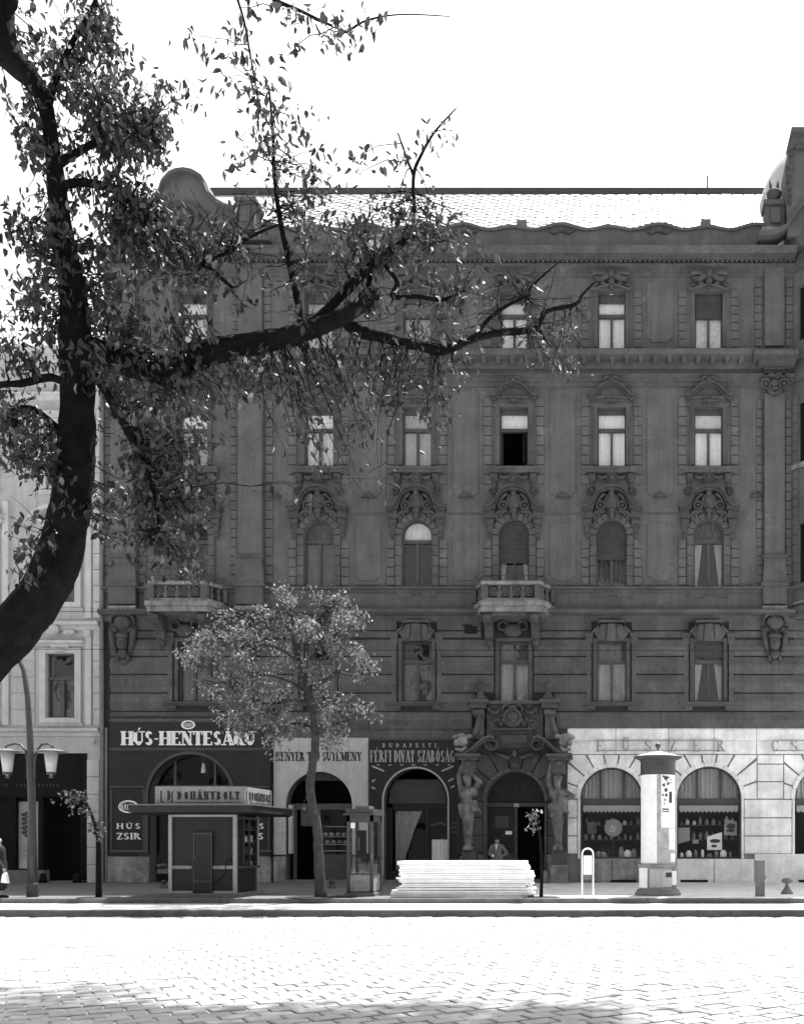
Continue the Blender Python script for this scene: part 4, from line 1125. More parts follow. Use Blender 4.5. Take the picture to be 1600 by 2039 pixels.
# ------------------------------------------------------------------ carved doorway with two giants
PF = YF
archivolt(DOR[0], DOR[1], DOR[2], 1757, 'stone', 7, 0.22, 13)
wedge_stones(DOR[0], DOR[1], DOR[2], 945, 1107, 1503, 9, 0.12, 'stone', 'door_voussoir', 7)
for sg in (-1, 1):
    c = 1026 + sg*88
    for b, t in ((1757, 1701), (1700, 1665), (1664, 1629), (1628, 1597)):
        MB().block(FX(1026+sg*78)-L(15), FX(1026+sg*78)+L(15), YF-0.13, YF, FZ(b) if b < 1757 else 0.0, FZ(t)-0.012, 0.015).build('pier_stone', 'plinth' if b > 1700 else 'stone', house)
    MB().block(FX(c)-L(17), FX(c)+L(17), YF-0.75, YF-0.13, 0.0, FZ(1722), 0.03).box(FX(c)-L(19), FX(c)+L(19), YF-0.80, YF-0.13, 0.0, 0.14).build('figure_pedestal', 'plinth' if sg < 0 else 'ledge', house)
    MB().block(FX(c)-L(14), FX(c)+L(14), YF-0.66, YF-0.13, FZ(1722), FZ(1695), 0.02).build('figure_plinth', 'stone', house)
    mb = MB().box(FX(c)-L(24), FX(c)+L(24), YF-0.95, YF, FZ(1511), FZ(1505)).box(FX(c)-L(20), FX(c)+L(20), YF-0.85, YF, FZ(1517), FZ(1511)).box(FX(c)-L(12), FX(c)+L(12), YF-0.7, YF, FZ(1545), FZ(1517)).box(FX(c)-L(15), FX(c)+L(15), YF-0.75, YF, FZ(1540), FZ(1536))
    mb.ell((FX(c), YF-0.74, FZ(1524)), (L(8), 0.08, L(6)), 8, 6)
    mb.build('entablature', 'stone', house)
    # broken swan-neck pediment with scroll
    path = [(c-1026-sg*26, 1504), (sg*96, 1502), (sg*82, 1494), (sg*70, 1482), (sg*58, 1472), (sg*46, 1468), (sg*38, 1472)]
    path[0] = (sg*114, 1504)
    pts = [(FX(1026+x), z_) for x, z_ in [(x, FZ(y)) for x, y in path]]
    if sg > 0: pts = pts
    mb = MB().band(sorted(pts), L(5), YF-0.85, YF).band(sorted((x, z_-L(5)) for x, z_ in pts), L(5), YF-0.62, YF)
    mb.build('pediment', 'stone', house)
    mb = MB(); sp = []
    for k in range(26):
        th = k*0.42; rad = L(15)*(1-k/30.0)
        sp.append((FX(1026+sg*44)+sg*rad*math.sin(th)*1.0, YF-0.5, FZ(1484)+rad*math.cos(th)))
    mb.tube(sp, [0.09*(1-k/40.0) for k in range(26)], 7)
    mb.build('pediment_scroll', 'orn', house, True)
    mb = MB()                                        # mask lying over the corner
    mb.ell((FX(1026+sg*100), YF-0.7, FZ(1481)), (L(11), 0.24, L(11)), 12, 8); mb.ell((FX(1026+sg*110), YF-0.85, FZ(1484)), (L(6), 0.14, L(7)), 8, 6)
    for k in range(5): mb.ell((FX(1026+sg*(86+k*7)), YF-0.62, FZ(1470+2*math.sin(k*2))), (L(6), 0.16, L(5)), 8, 5)
    mb.tube([(FX(1026+sg*92), YF-0.8, FZ(1492)), (FX(1026+sg*100), YF-0.95, FZ(1499)), (FX(1026+sg*112), YF-0.85, FZ(1496))], [0.05,0.08,0.05], 6)
    mb.build('pediment_mask', 'ledge', house, True)
    # volute flank rising to the attic cap
    vol = [(1026+sg*88, 1474), (1026+sg*79, 1462), (1026+sg*73, 1440), (1026+sg*71, 1418), (1026+sg*74, 1404), (1026+sg*60, 1404), (1026+sg*60, 1474)]
    MB().prism(FP(vol), YF-0.40, YF).build('attic_volute', 'stone', house)
    MB().tube([W(1026+sg*88, 1472, YF-0.42), W(1026+sg*80, 1461, YF-0.44), W(1026+sg*74.5, 1440, YF-0.45), W(1026+sg*72.5, 1424, YF-0.45)], [0.09,0.1,0.1,0.08], 7).build('volute_rib', 'stone', house, True)
    mb = MB().box(FX(1026+sg*70)-L(20), FX(1026+sg*70)+L(20), YF-0.72, YF, FZ(1404), FZ(1397)).box(FX(1026+sg*70)-L(15), FX(1026+sg*70)+L(15), YF-0.6, YF, FZ(1414), FZ(1404))
    mb.mould(FX(1026+sg*70)-L(11), FX(1026+sg*70)+L(11), [(0, FZ(1428)), (0.4, FZ(1427)), (0.56, FZ(1422)), (0.56, FZ(1414)), (0, FZ(1414))])
    mb.build('attic_cap', 'stone', house)
    uc = FX(1026+sg*66.5); z = FZ(1397)
    MB().lathe([(0.24, z), (0.24, z+0.06), (0.20, z+0.10), (0.12, z+0.24), (0.06, z+0.34), (0.11, z+0.38), (0.14, z+0.44), (0.21, z+0.54), (0.22, z+0.60), (0.10, z+0.64), (0.06, z+0.70), (0.03, z+0.80)], uc, YF-0.42, 14).build('urn', 'orn', house, True)
MB().box(FX(970), FX(1082), YF-0.5, YF, FZ(1405), FZ(1399)).box(FX(970), FX(1082), YF-0.25, YF, FZ(1470), FZ(1405)).build('attic', 'stone', house)
mb = MB()                                           # coat of arms with garlands
mb.ell((FX(1022), YF-0.36, FZ(1433)), (L(13), 0.2, L(16)), 12, 8).ring((FX(1022), YF-0.42, FZ(1432)), L(16), 0.08, 18, 6)
mb.ell((FX(1022), YF-0.44, FZ(1412)), (L(10), 0.14, L(6)), 10, 6)
for sg in (-1, 1):
    mb.tube([(FX(1022+sg*6), YF-0.42, FZ(1408)), (FX(1022+sg*14), YF-0.46, FZ(1407)), (FX(1022+sg*20), YF-0.42, FZ(1413)), (FX(1022+sg*18), YF-0.38, FZ(1420))], [0.06,0.08,0.07,0.05], 6)
    mb.tube([(FX(1022+sg*24), YF-0.34, FZ(1412)), (FX(1022+sg*30), YF-0.38, FZ(1421)), (FX(1022+sg*38), YF-0.38, FZ(1423)), (FX(1022+sg*46), YF-0.34, FZ(1412))], [0.05,0.09,0.09,0.05], 6)
    mb.ell((FX(1022+sg*47), YF-0.34, FZ(1416)), (L(4), 0.1, L(9)), 8, 5)
    for k in range(6):
        mb.ell((FX(1022+sg*(18+k*5.5)), YF-0.36, FZ(1438+5*math.sin(k*1.9)+k)), (L(5.5), 0.15, L(6)), 8, 5)
    mb.ring((FX(1022+sg*40), YF-0.36, FZ(1446)), L(8), 0.07, 12, 6)
mb.build('coat_of_arms', 'orn', house, True)
mb = MB().box(FX(986), FX(1066), YF-0.44, YF-0.25, FZ(1457), FZ(1452)).box(FX(989), FX(1063), YF-0.36, YF-0.25, FZ(1492), FZ(1457.5))
mb.box(FX(1000), FX(1051), YF-0.42, YF-0.35, FZ(1482), FZ(1466))
for k in range(9): mb.ell((FX(992+k*8.2), YF-0.38, FZ(1489)), (L(3), 0.06, L(3)), 6, 4)
for k in range(7): mb.ell((FX(1000+k*8.4), YF-0.4, FZ(1462)), (L(4), 0.06, L(2.5)), 6, 4)
mb.build('portal_plaque', 'orn', house)
mb = MB()
mb.ell((FX(1026), YF-0.36, FZ(1504)), (L(6), 0.18, L(9)), 10, 6).ell((FX(1026), YF-0.36, FZ(1528)), (L(9), 0.2, L(7)), 10, 6)
for sg in (-1, 1):
    mb.tube([(FX(1026+sg*5), YF-0.26, FZ(1506)), (FX(1026+sg*14), YF-0.3, FZ(1512)), (FX(1026+sg*26), YF-0.3, FZ(1507)), (FX(1026+sg*36), YF-0.26, FZ(1503)), (FX(1026+sg*46), YF-0.2, FZ(1499))], [0.07,0.1,0.09,0.07,0.04], 7)
mb.build('keystone_garland', 'orn', house, True)

def giant(cx, kind):
    """bearded stone giant, from the head down to a tapering pillar"""
    mb = MB(); y = YF-0.48
    def p(dx, py, dy=0.0): return (FX(cx+dx), y-dy, FZ(py))
    if kind == 'a':
        mb.ell(p(0, 1556, .22), (0.145, 0.17, 0.19), 12, 8); mb.ell(p(2, 1563, .30), (0.11, 0.13, 0.14), 10, 7); mb.ell(p(-1, 1551, .18), (0.17, 0.18, 0.12), 10, 7)
        mb.caps(p(0, 1566, .1), p(-1, 1575, .05), 0.11, 0.14)
        mb.caps(p(-7, 1580, .05), p(7, 1580, .05), 0.22, 0.22); mb.caps(p(-3, 1585, .05), p(-1, 1604, .06), 0.27, 0.21)
        mb.ell(p(-6, 1583, .2), (0.16, 0.12, 0.12)); mb.ell(p(6, 1583, .2), (0.16, 0.12, 0.12))
        for k in range(3):
            for s_ in (-3, 3): mb.ell(p(s_, 1591+k*4.5, .24), (0.06, 0.05, 0.045), 7, 5)
        mb.caps(p(-13, 1576), p(-17, 1552, .1), 0.13, 0.11); mb.caps(p(-18, 1548, .1), p(-9, 1524, .12), 0.11, 0.075); mb.ell(p(-8, 1520, .14), (0.09, 0.10, 0.10))
        mb.caps(p(11, 1575), p(22, 1561, .2), 0.13, 0.11); mb.caps(p(24, 1560, .22), p(8, 1544, .16), 0.10, 0.07); mb.ell(p(6, 1541, .16), (0.09, 0.09, 0.09))
    else:
        mb.ell(p(0, 1557, .2), (0.145, 0.17, 0.19), 12, 8); mb.ell(p(-1, 1565, .28), (0.11, 0.13, 0.14), 10, 7); mb.ell(p(1, 1551, .18), (0.17, 0.18, 0.11), 10, 7)
        mb.caps(p(0, 1566, .1), p(1, 1576, .05), 0.11, 0.15)
        mb.caps(p(-7, 1583, .05), p(8, 1582, .05), 0.21, 0.21); mb.caps(p(1, 1587, .05), p(1, 1604, .06), 0.26, 0.22)
        for k in range(5): mb.ell(p(-8+k*4, 1588, .24), (0.04, 0.05, 0.12), 7, 5)
        mb.caps(p(-12, 1574), p(-19, 1554, .1), 0.13, 0.11); mb.caps(p(-19, 1551, .1), p(-12, 1522, .1), 0.10, 0.07); mb.ell(p(-11, 1518, .1), (0.08, 0.09, 0.10))
        mb.caps(p(14, 1578), p(29, 1588, .08), 0.12, 0.10); mb.caps(p(29, 1588, .1), p(12, 1596, .22), 0.09, 0.07); mb.ell(p(9, 1597, .24), (0.1, 0.08, 0.06))
    # drapery round the hips, twisted folds
    for k in range(7):
        t = k/6.0
        mb.caps(p(-15+t*6, 1606+t*4, .1), p(14-t*3, 1601+t*13, .22 - .05*t), 0.10, 0.12)
    for k in range(6): mb.caps(p(-14+k*5, 1612, .12), p(-12+k*4.4, 1630 - 2.5*abs(k-1), .16), 0.09, 0.06)
    if kind == 'a': mb.caps(p(12, 1606, .15), p(25, 1618, .1), 0.10, 0.05)
    else: mb.caps(p(12, 1600, .15), p(20, 1622, .12), 0.10, 0.06)
    # pillar-like lower body with fluting, feet block
    mb.caps(p(-1, 1614, .02), p(0, 1684, .0), 0.26, 0.13)
    for s_ in (-5, 0, 5): mb.caps(p(s_*1.2, 1630, .17), p(s_*0.6, 1682, .1), 0.07, 0.05)
    mb.ell(p(0, 1690, .06), (0.22, 0.22, 0.13)); mb.ell(p(-4, 1692, .2), (0.1, 0.1, 0.06)); mb.ell(p(5, 1692, .2), (0.1, 0.1, 0.06))
    o = mb.build('giant_figure', 'giant', house)
    remesh(o, 0.022, 2)
M['giant'] = mat('weathered statue stone', 0.17, var=0.6, scale=3.0, bump=0.35, bscale=25, streak=0.3)
giant(936, 'a'); giant(1112, 'b')

# the door itself
dx0, dx1 = FX(968), FX(1084); sp = FZ(1596); yd = YF + 0.32
door = MB().box(FX(968), FX(1028), yd, yd+0.08, 0.12, FZ(1606)).build('door', 'board', house)
MB().box(FX(983), FX(1010), yd-0.012, yd, FZ(1648), FZ(1625)).box(FX(985.5), FX(1007.5), yd-0.02, yd-0.012, FZ(1645.5), FZ(1627.5)).build('door_panel', 'boardrim', door)
MB().box(FX(976), FX(1020), yd-0.03, yd, FZ(1750), FZ(1700)).build('door_panel', 'boardrim', door)
MB().box(FX(1022), FX(1028), yd-0.04, yd, 0.12, FZ(1608)).build('door_stile', 'boardrim', door)
MB().box(FX(1004), FX(1017), yd-0.03, yd-0.021, FZ(1662), FZ(1655)).build('notice', 'paper', door)
MB().ell((FX(998), yd-0.05, FZ(1664)), (0.03, 0.04, 0.03)).build('door_knob', 'zinc', door, True)
MB().box(dx0, dx1, YF+0.25, YF+0.4, FZ(1606), FZ(1598)).build('door_lintel', 'boardrim', house)
fan = MB().prism([(FX(1026)+L(58)*math.cos(PI*i/20), sp+L(58)*math.sin(PI*i/20)) for i in range(21)], YF+0.36, YF+0.40).build('fanlight', 'board', house)
for i in range(1, 6):
    a = PI*i/6
    q0 = Vector((FX(1026)+0.12*math.cos(a), YF+0.345, sp+0.12*math.sin(a))); q1 = Vector((FX(1026)+L(56)*math.cos(a), YF+0.345, sp+L(56)*math.sin(a)))
    MB().tube([q0, q1], 0.02, 5).build('fanlight_bar', 'boardrim', fan)
MB().box(FX(1021), FX(1031), YF+0.22, YF+0.25, FZ(1607), FZ(1600)).build('house_number_plate', 'paper2', house)
MB().box(FX(962), FX(1090), YF-0.15, YF+0.5, 0.0, 0.12).build('door_step', 'concrete', house)
for px in (1088, 966):
    MB().lathe([(0.20, 0.0), (0.21, 0.1), (0.2, 0.28), (0.15, 0.42), (0.05, 0.48)], FX(px), YF-0.32, 12).build('guard_stone', 'ledge', house, True)
# rain pipe between the two houses
x = FX(206)
MB().tube([(x, YF-0.12, 0.0), (x, YF-0.12, FZ(700))], 0.075, 10).tube([(x+0.16, YF-0.1, 0.0), (x+0.16, YF-0.1, FZ(1450))], 0.05, 8).build('rain_pipe', 'zinc', house)

# ------------------------------------------------------------------ shopfronts fixed on the ground floor
def butcher():
    t = thing('butcher_shopfront', (FX(382), YF-0.1, 0), 'dark panelled butcher shopfront with white HÚS-HENTESÁRU lettering beside the pale house', 'shopfront')
    y0, y1 = YF-0.14, YF-0.004
    wall_band(MB(), FX(222), FX(545), FZ(1700), FZ(1425), [(FX(382), L(83), FZ(1700), FZ(1586), True)], y0, y1).build('panelling', 'board', t)
    MB().arcring(FX(382), FZ(1586), L(83), L(89), 0, PI, y0-0.05, y0, 30).box(FX(293), FX(299), y0-0.05, y0, FZ(1700), FZ(1586)).box(FX(465), FX(471), y0-0.05, y0, FZ(1700), FZ(1586)).build('arch_moulding', 'boardrim', t)
    for (a, b, p, q) in ((224, 543, 1497, 1490), (224, 543, 1430, 1425), (224, 293, 1571, 1566), (471, 540, 1571, 1566), (224, 293, 1700, 1693), (471, 543, 1700, 1693)):
        MB().mould(FX(a), FX(b), [(0, FZ(p)), (0.03, FZ(p)), (0.06, (FZ(p)+FZ(q))/2), (0.03, FZ(q)), (0, FZ(q))], y0).build('rail_moulding', 'boardrim', t)
    for a in (224, 288.5, 536, 472):
        MB().box(FX(a), FX(a+4), y0-0.03, y0-0.001, FZ(1692), FZ(1572)).build('stile_moulding', 'boardrim', t)
    facade_text('HÚS-HENTESÁRU', 246, 511, 1457, 1485, y0, 'letter', t, 0.27, 0.09, 0.06, 0.06)
    facade_text('HÚS', 236, 283, 1640, 1651, y0, 'letter', t, 0.26, 0.10, 0.07, 0.32)
    facade_text('ZSIR', 236, 284, 1659, 1672, y0, 'letter', t, 0.26, 0.10, 0.07, 0.08)
    facade_text('FRISS', 478, 528, 1640, 1651, y0, 'letter', t, 0.26, 0.10, 0.07, 0.12)
    facade_text('HÚS', 482, 527, 1659, 1672, y0, 'letter', t, 0.26, 0.10, 0.07, 0.25)
    for cx, cy, rx in ((378, 1444.5, 13), (259.5, 1607, 19)):
        mb = MB()
        for rr in (1.0, 0.85):
            mb.tube([(FX(cx)+L(rx*rr)*math.cos(2*PI*k/28), y0-0.012, FZ(cy)+L(rx*0.62*rr)*math.sin(2*PI*k/28)) for k in range(29)], L(0.8 if rr < 1 else 1.1), 5, False)
        mb.build('emblem', 'letter', t)
        facade_text('KÖZÉRT', cx-rx*0.72, cx+rx*0.72, cy-rx*0.22, cy+rx*0.30, y0, 'letter', t, 0.10, 0.07, 0.0, 0.12, 'emblem_lettering')
    # shop door and fanlight inside the arch
    MB().box(FX(299), FX(465), YF+0.25, YF+0.33, FZ(1572), FZ(1563)).box(FX(379), FX(386), YF+0.25, YF+0.33, 0.1, FZ(1572)).box(FX(340), FX(345), YF+0.25, YF+0.32, FZ(1563), FZ(1510)).box(FX(420), FX(425), YF+0.25, YF+0.32, FZ(1563), FZ(1510)).build('door_frame', 'frame', t)
    MB().prism([(FX(382)+L(82)*math.cos(PI*i/20), FZ(1563)+L(62)*math.sin(PI*i/20)) for i in range(21)], YF+0.28, YF+0.288).build('pane', 'shopglass', t)
    MB().box(FX(300), FX(379), YF+0.28, YF+0.288, 0.1, FZ(1572)).build('pane', 'shopglass', t)
    MB().box(FX(386), FX(464), YF+0.28, YF+0.288, 0.1, FZ(1572)).build('pane', 'shopglass', t)
    lamp = thing('shop_lamp', (FX(392), YF+0.6, FZ(1540)), 'small pale glass lamp hanging inside the butcher shop arch', 'lamp')
    MB().lathe([(0.10, FZ(1537)), (0.09, FZ(1534)), (0.06, FZ(1518)), (0.03, FZ(1517))], FX(392), YF+0.6, 12).build('lamp_shade', 'curtain', lamp, True)
    MB().tube([(FX(392), YF+0.6, FZ(1518)), (FX(392), YF+0.6, FZ(1502))], 0.012, 6).build('lamp_rod', 'metal', lamp)
butcher()

def bakery():
    t = thing('bakery_sign_board', (FX(640), YF-0.05, 0), 'pale arched board lettered KENYÉR TEJ SÜTEMÉNY round the bakery doorway', 'sign')
    y0, y1 = YF-0.09, YF-0.003
    wall_band(MB(), FX(546), FX(734), FZ(1702), FZ(1470), [(FX(636), L(66), FZ(1702), FZ(1603), True)], y0, y1).build('board', 'whiteboard', t)
    facade_text('KENYÉR', 551, 608, 1498, 1516, y0, 'letterdark', t, 0.17, 0.06, 0.04, 0.09)
    facade_text('TEJ', 613, 638, 1498, 1516, y0, 'letterdark', t, 0.17, 0.06, 0.04, 0.12)
    facade_text('SÜTEMÉNY', 643, 721, 1498, 1516, y0, 'letterdark', t, 0.17, 0.06, 0.04, 0.09)
    for k, px in enumerate((549, 706)):
        mb = MB().box(FX(px+1), FX(px+20), y0-0.006, y0, FZ(1661), FZ(1654)).box(FX(px+4), FX(px+16), y0-0.006, y0, FZ(1647), FZ(1643))
        mb.build('faded_lettering', 'paper2', t)
    mb = MB().box(FX(574), FX(581), YF-0.02, YF+0.2, FZ(1700), FZ(1603)).build('side_panel', 'whiteboard', t)
    MB().box(FX(542), FX(546), YF-0.18, YF-0.003, FZ(1706), FZ(1430)).build('edge_post', 'black', t)
    # entrance behind the board
    s = thing('bakery_shop', (FX(636), YF+0.3, 0), 'dim bakery entrance with shelves of bread seen through glass behind the street tree', 'shopfront')
    MB().box(FX(570), FX(702), YF+0.22, YF+0.34, FZ(1612), FZ(1600)).box(FX(626), FX(634), YF+0.22, YF+0.32, 0.1, FZ(1612)).box(FX(634), FX(702), YF+0.22, YF+0.32, 0.1, FZ(1702)).box(FX(580), FX(586), YF+0.22, YF+0.32, 0.1, FZ(1612)).box(FX(594), FX(624), YF+0.28, YF+0.32, FZ(1645), FZ(1612)).build('door_frame', 'frame', s)
    MB().prism(FP([(598, 1554), (688, 1554), (676, 1545), (650, 1538), (618, 1539)]), YF+0.2, YF+0.24).build('fanlight_blind', 'shutter', s)
    MB().box(FX(634), FX(702), YF+0.24, YF+0.248, FZ(1702), FZ(1612)).build('pane', 'shopglass', s)
    for i, py in enumerate((1645, 1665, 1681, 1694)):
        MB().box(FX(636), FX(700), YF+0.45, YF+0.9, FZ(py)-0.03, FZ(py)).build('shelf', 'curtain2', s)
    MB().box(FX(562), FX(712), YF-0.12, YF+0.5, 0.0, 0.10).build('door_step', 'concrete', s)
    for i in range(9):
        px = 640 + (i % 5)*12.5 + (3 if i > 4 else 0); py = 1665 if i < 5 else 1681
        b = MB().ell((FX(px), YF+0.55, FZ(py)+0.07), (0.10, 0.16, 0.075), 10, 6).build('bread_loaf', 'plinth', None, True)
        tag(b, '%s loaf from the left on the %s shelf of the bakery window' % (['first', 'second', 'third', 'fourth', 'fifth'][i % 5], 'upper' if i < 5 else 'lower'), 'bread', 'bread on the bakery shelves')
bakery()

def tailor():
    t = thing('tailor_shopfront', (FX(826), YF-0.1, 0), 'black tailor shopfront lettered FÉRFI DIVAT SZABÓSÁG round a tall arch', 'shopfront')
    y0, y1 = YF-0.12, YF-0.003
    wall_band(MB(), FX(736), FX(915), FZ(1712), FZ(1473), [(FX(829), L(63), FZ(1712), FZ(1594), True)], y0, y1).build('panelling', 'board', t)
    MB().arcring(FX(829), FZ(1594), L(63), L(66.5), 0, PI, y0-0.06, y0, 30).box(FX(762.5), FX(766), y0-0.06, y0, 0.3, FZ(1594)).box(FX(892), FX(895.5), y0-0.06, y0, 0.3, FZ(1594)).build('arch_moulding', 'lettergrey', t)
    MB().box(FX(736), FX(738), y0-0.03, y0, FZ(1600), FZ(1476)).box(FX(912.5), FX(915), y0-0.03, y0, FZ(1700), FZ(1473)).box(FX(738), FX(912.5), y0-0.03, y0, FZ(1475), FZ(1473)).build('rim_moulding', 'boardrim', t)
    facade_text('BUDAPESTI', 763, 869, 1481, 1489, y0, 'lettergrey', t, 0.22, 0.10, 0.08, 0.85)
    facade_text('FÉRFI', 738.5, 780, 1495, 1518.5, y0, 'lettergrey', t, 0.115, 0.04, 0.03, 0.10)
    facade_text('DIVAT', 786, 826, 1495, 1518.5, y0, 'lettergrey', t, 0.115, 0.04, 0.03, 0.10)
    facade_text('SZABÓSÁG', 832, 905.5, 1495, 1518.5, y0, 'lettergrey', t, 0.115, 0.04, 0.03, 0.10)
    for i, (a, b, c, d) in enumerate(((742, 1526, 766, 1536), (742, 1557, 748, 1553), (741, 1568, 748, 1571), (880, 1536, 904, 1526), (893, 1556, 904, 1551), (898, 1569, 906, 1565))):
        MB().prism(FP([(a, b-1.6), (c, d-1.6), (c, d+2), (a, b+2)]), y0-0.012, y0).build('painted_mark', 'lettergrey', t)
    for i in range(7): MB().box(FX(751+i*23.5), FX(757+i*23.5), y0-0.008, y0, FZ(1525), FZ(1523)).build('painted_mark', 'lettergrey', t)
    for py in (1637, 1646, 1656): MB().box(FX(899), FX(911), y0-0.008, y0, FZ(py+4), FZ(py)).build('notice', 'boardrim', t)
    yi = YF+0.3
    MB().box(FX(766), FX(892), yi-0.05, yi+0.05, FZ(1608), FZ(1600)).box(FX(845), FX(851), yi-0.05, yi+0.05, 0.1, FZ(1608)).box(FX(766), FX(778), yi-0.05, yi+0.05, 0.1, FZ(1600)).box(FX(778), FX(845), yi-0.05, yi+0.05, 0.1, FZ(1735)).box(FX(780), FX(845), yi-0.04, yi+0.04, FZ(1613), FZ(1608)).build('door_frame', 'board', t)
    MB().prism(FP([(771, 1600), (887, 1600), (884, 1570), (870, 1552), (788, 1552), (774, 1570)]), yi-0.12, yi-0.08).build('roller_blind', 'shutter', t)
    MB().box(FX(778), FX(845), yi, yi+0.008, FZ(1735), FZ(1613)).build('pane', 'shopglass', t)
    MB().box(FX(851), FX(891), yi, yi+0.008, 0.1, FZ(1608)).build('pane', 'shopglass', t)
    # drawn curtain, gathered to the left
    mb = MB(); n = 22
    for i in range(n+1):
        q = i/n
        xt = 782 + q*54; xb = 782 + q*16
        yy = yi+0.12+0.03*math.sin(i*1.9)
        for s_, z_ in ((0, 1615), (0.35, 1650), (0.75, 1700), (1, 1733)):
            k = min(1, s_*1.1)
            mb.v.append((FX(xt+(xb-xt)*k), yy, FZ(z_)))
    for i in range(n):
        for s_ in range(3): mb.f.append((4*i+s_, 4*i+4+s_, 4*i+5+s_, 4*i+1+s_))
    mb.build('curtain', 'curtain2', t)
    mb = wavy(L(31), 0.55, FZ(1672), 0, 16, 0.015); mb.v = [(x+FX(871), y+yi+0.1, z) for x, y, z in mb.v]; mb.build('half_curtain', 'curtain', t)
    MB().band(FP([(851, 1642), (862, 1641), (872, 1637), (882, 1641), (891, 1643)]), L(3), yi+0.02, yi+0.06).build('pelmet', 'boardrim', t)
    MB().box(FX(766), FX(892), YF-0.1, YF+0.4, 0.0, 0.1).build('door_step', 'concrete', t)
tailor()

M['lettering_zinc'] = mat('weathered letter zinc', 0.30, rough=0.6, var=0.25, scale=5, bump=0.1)
def letters(word, xs, name, label):
    t = thing(name, (FX(xs[0]), YF-0.2, FZ(1497)), label, 'sign')
    x0, x1 = FX(xs[0]-3), FX(xs[-1]+3)
    MB().tube([(x0, YF-0.20, FZ(1476)), (x1, YF-0.20, FZ(1476))], 0.02, 6).tube([(x0, YF-0.20, FZ(1496)), (x1, YF-0.20, FZ(1496))], 0.02, 6).build('rail', 'lettering_zinc', t)
    for ch, px in zip(word, xs):
        mb = MB()
        text_mesh(mb, ch, FX(px-8), FX(px+8), FZ(1498), FZ(1475), lambda u, v, d: (u, YF-0.23-d, v), 0.17, 0.08, 0.08, 0.1, 0.05)
        mb.build('letter', 'lettering_zinc', t)
letters('FŰSZER', [1194, 1245, 1289, 1338, 1385, 1433], 'grocery_lettering', 'raised grey FŰSZER letters on rails over the two grocery windows')
letters('CSEMEGE', [1540, 1578, 1618, 1658, 1698, 1722, 1736], 'delicatessen_lettering', 'raised grey letters starting CS on rails at the right edge')

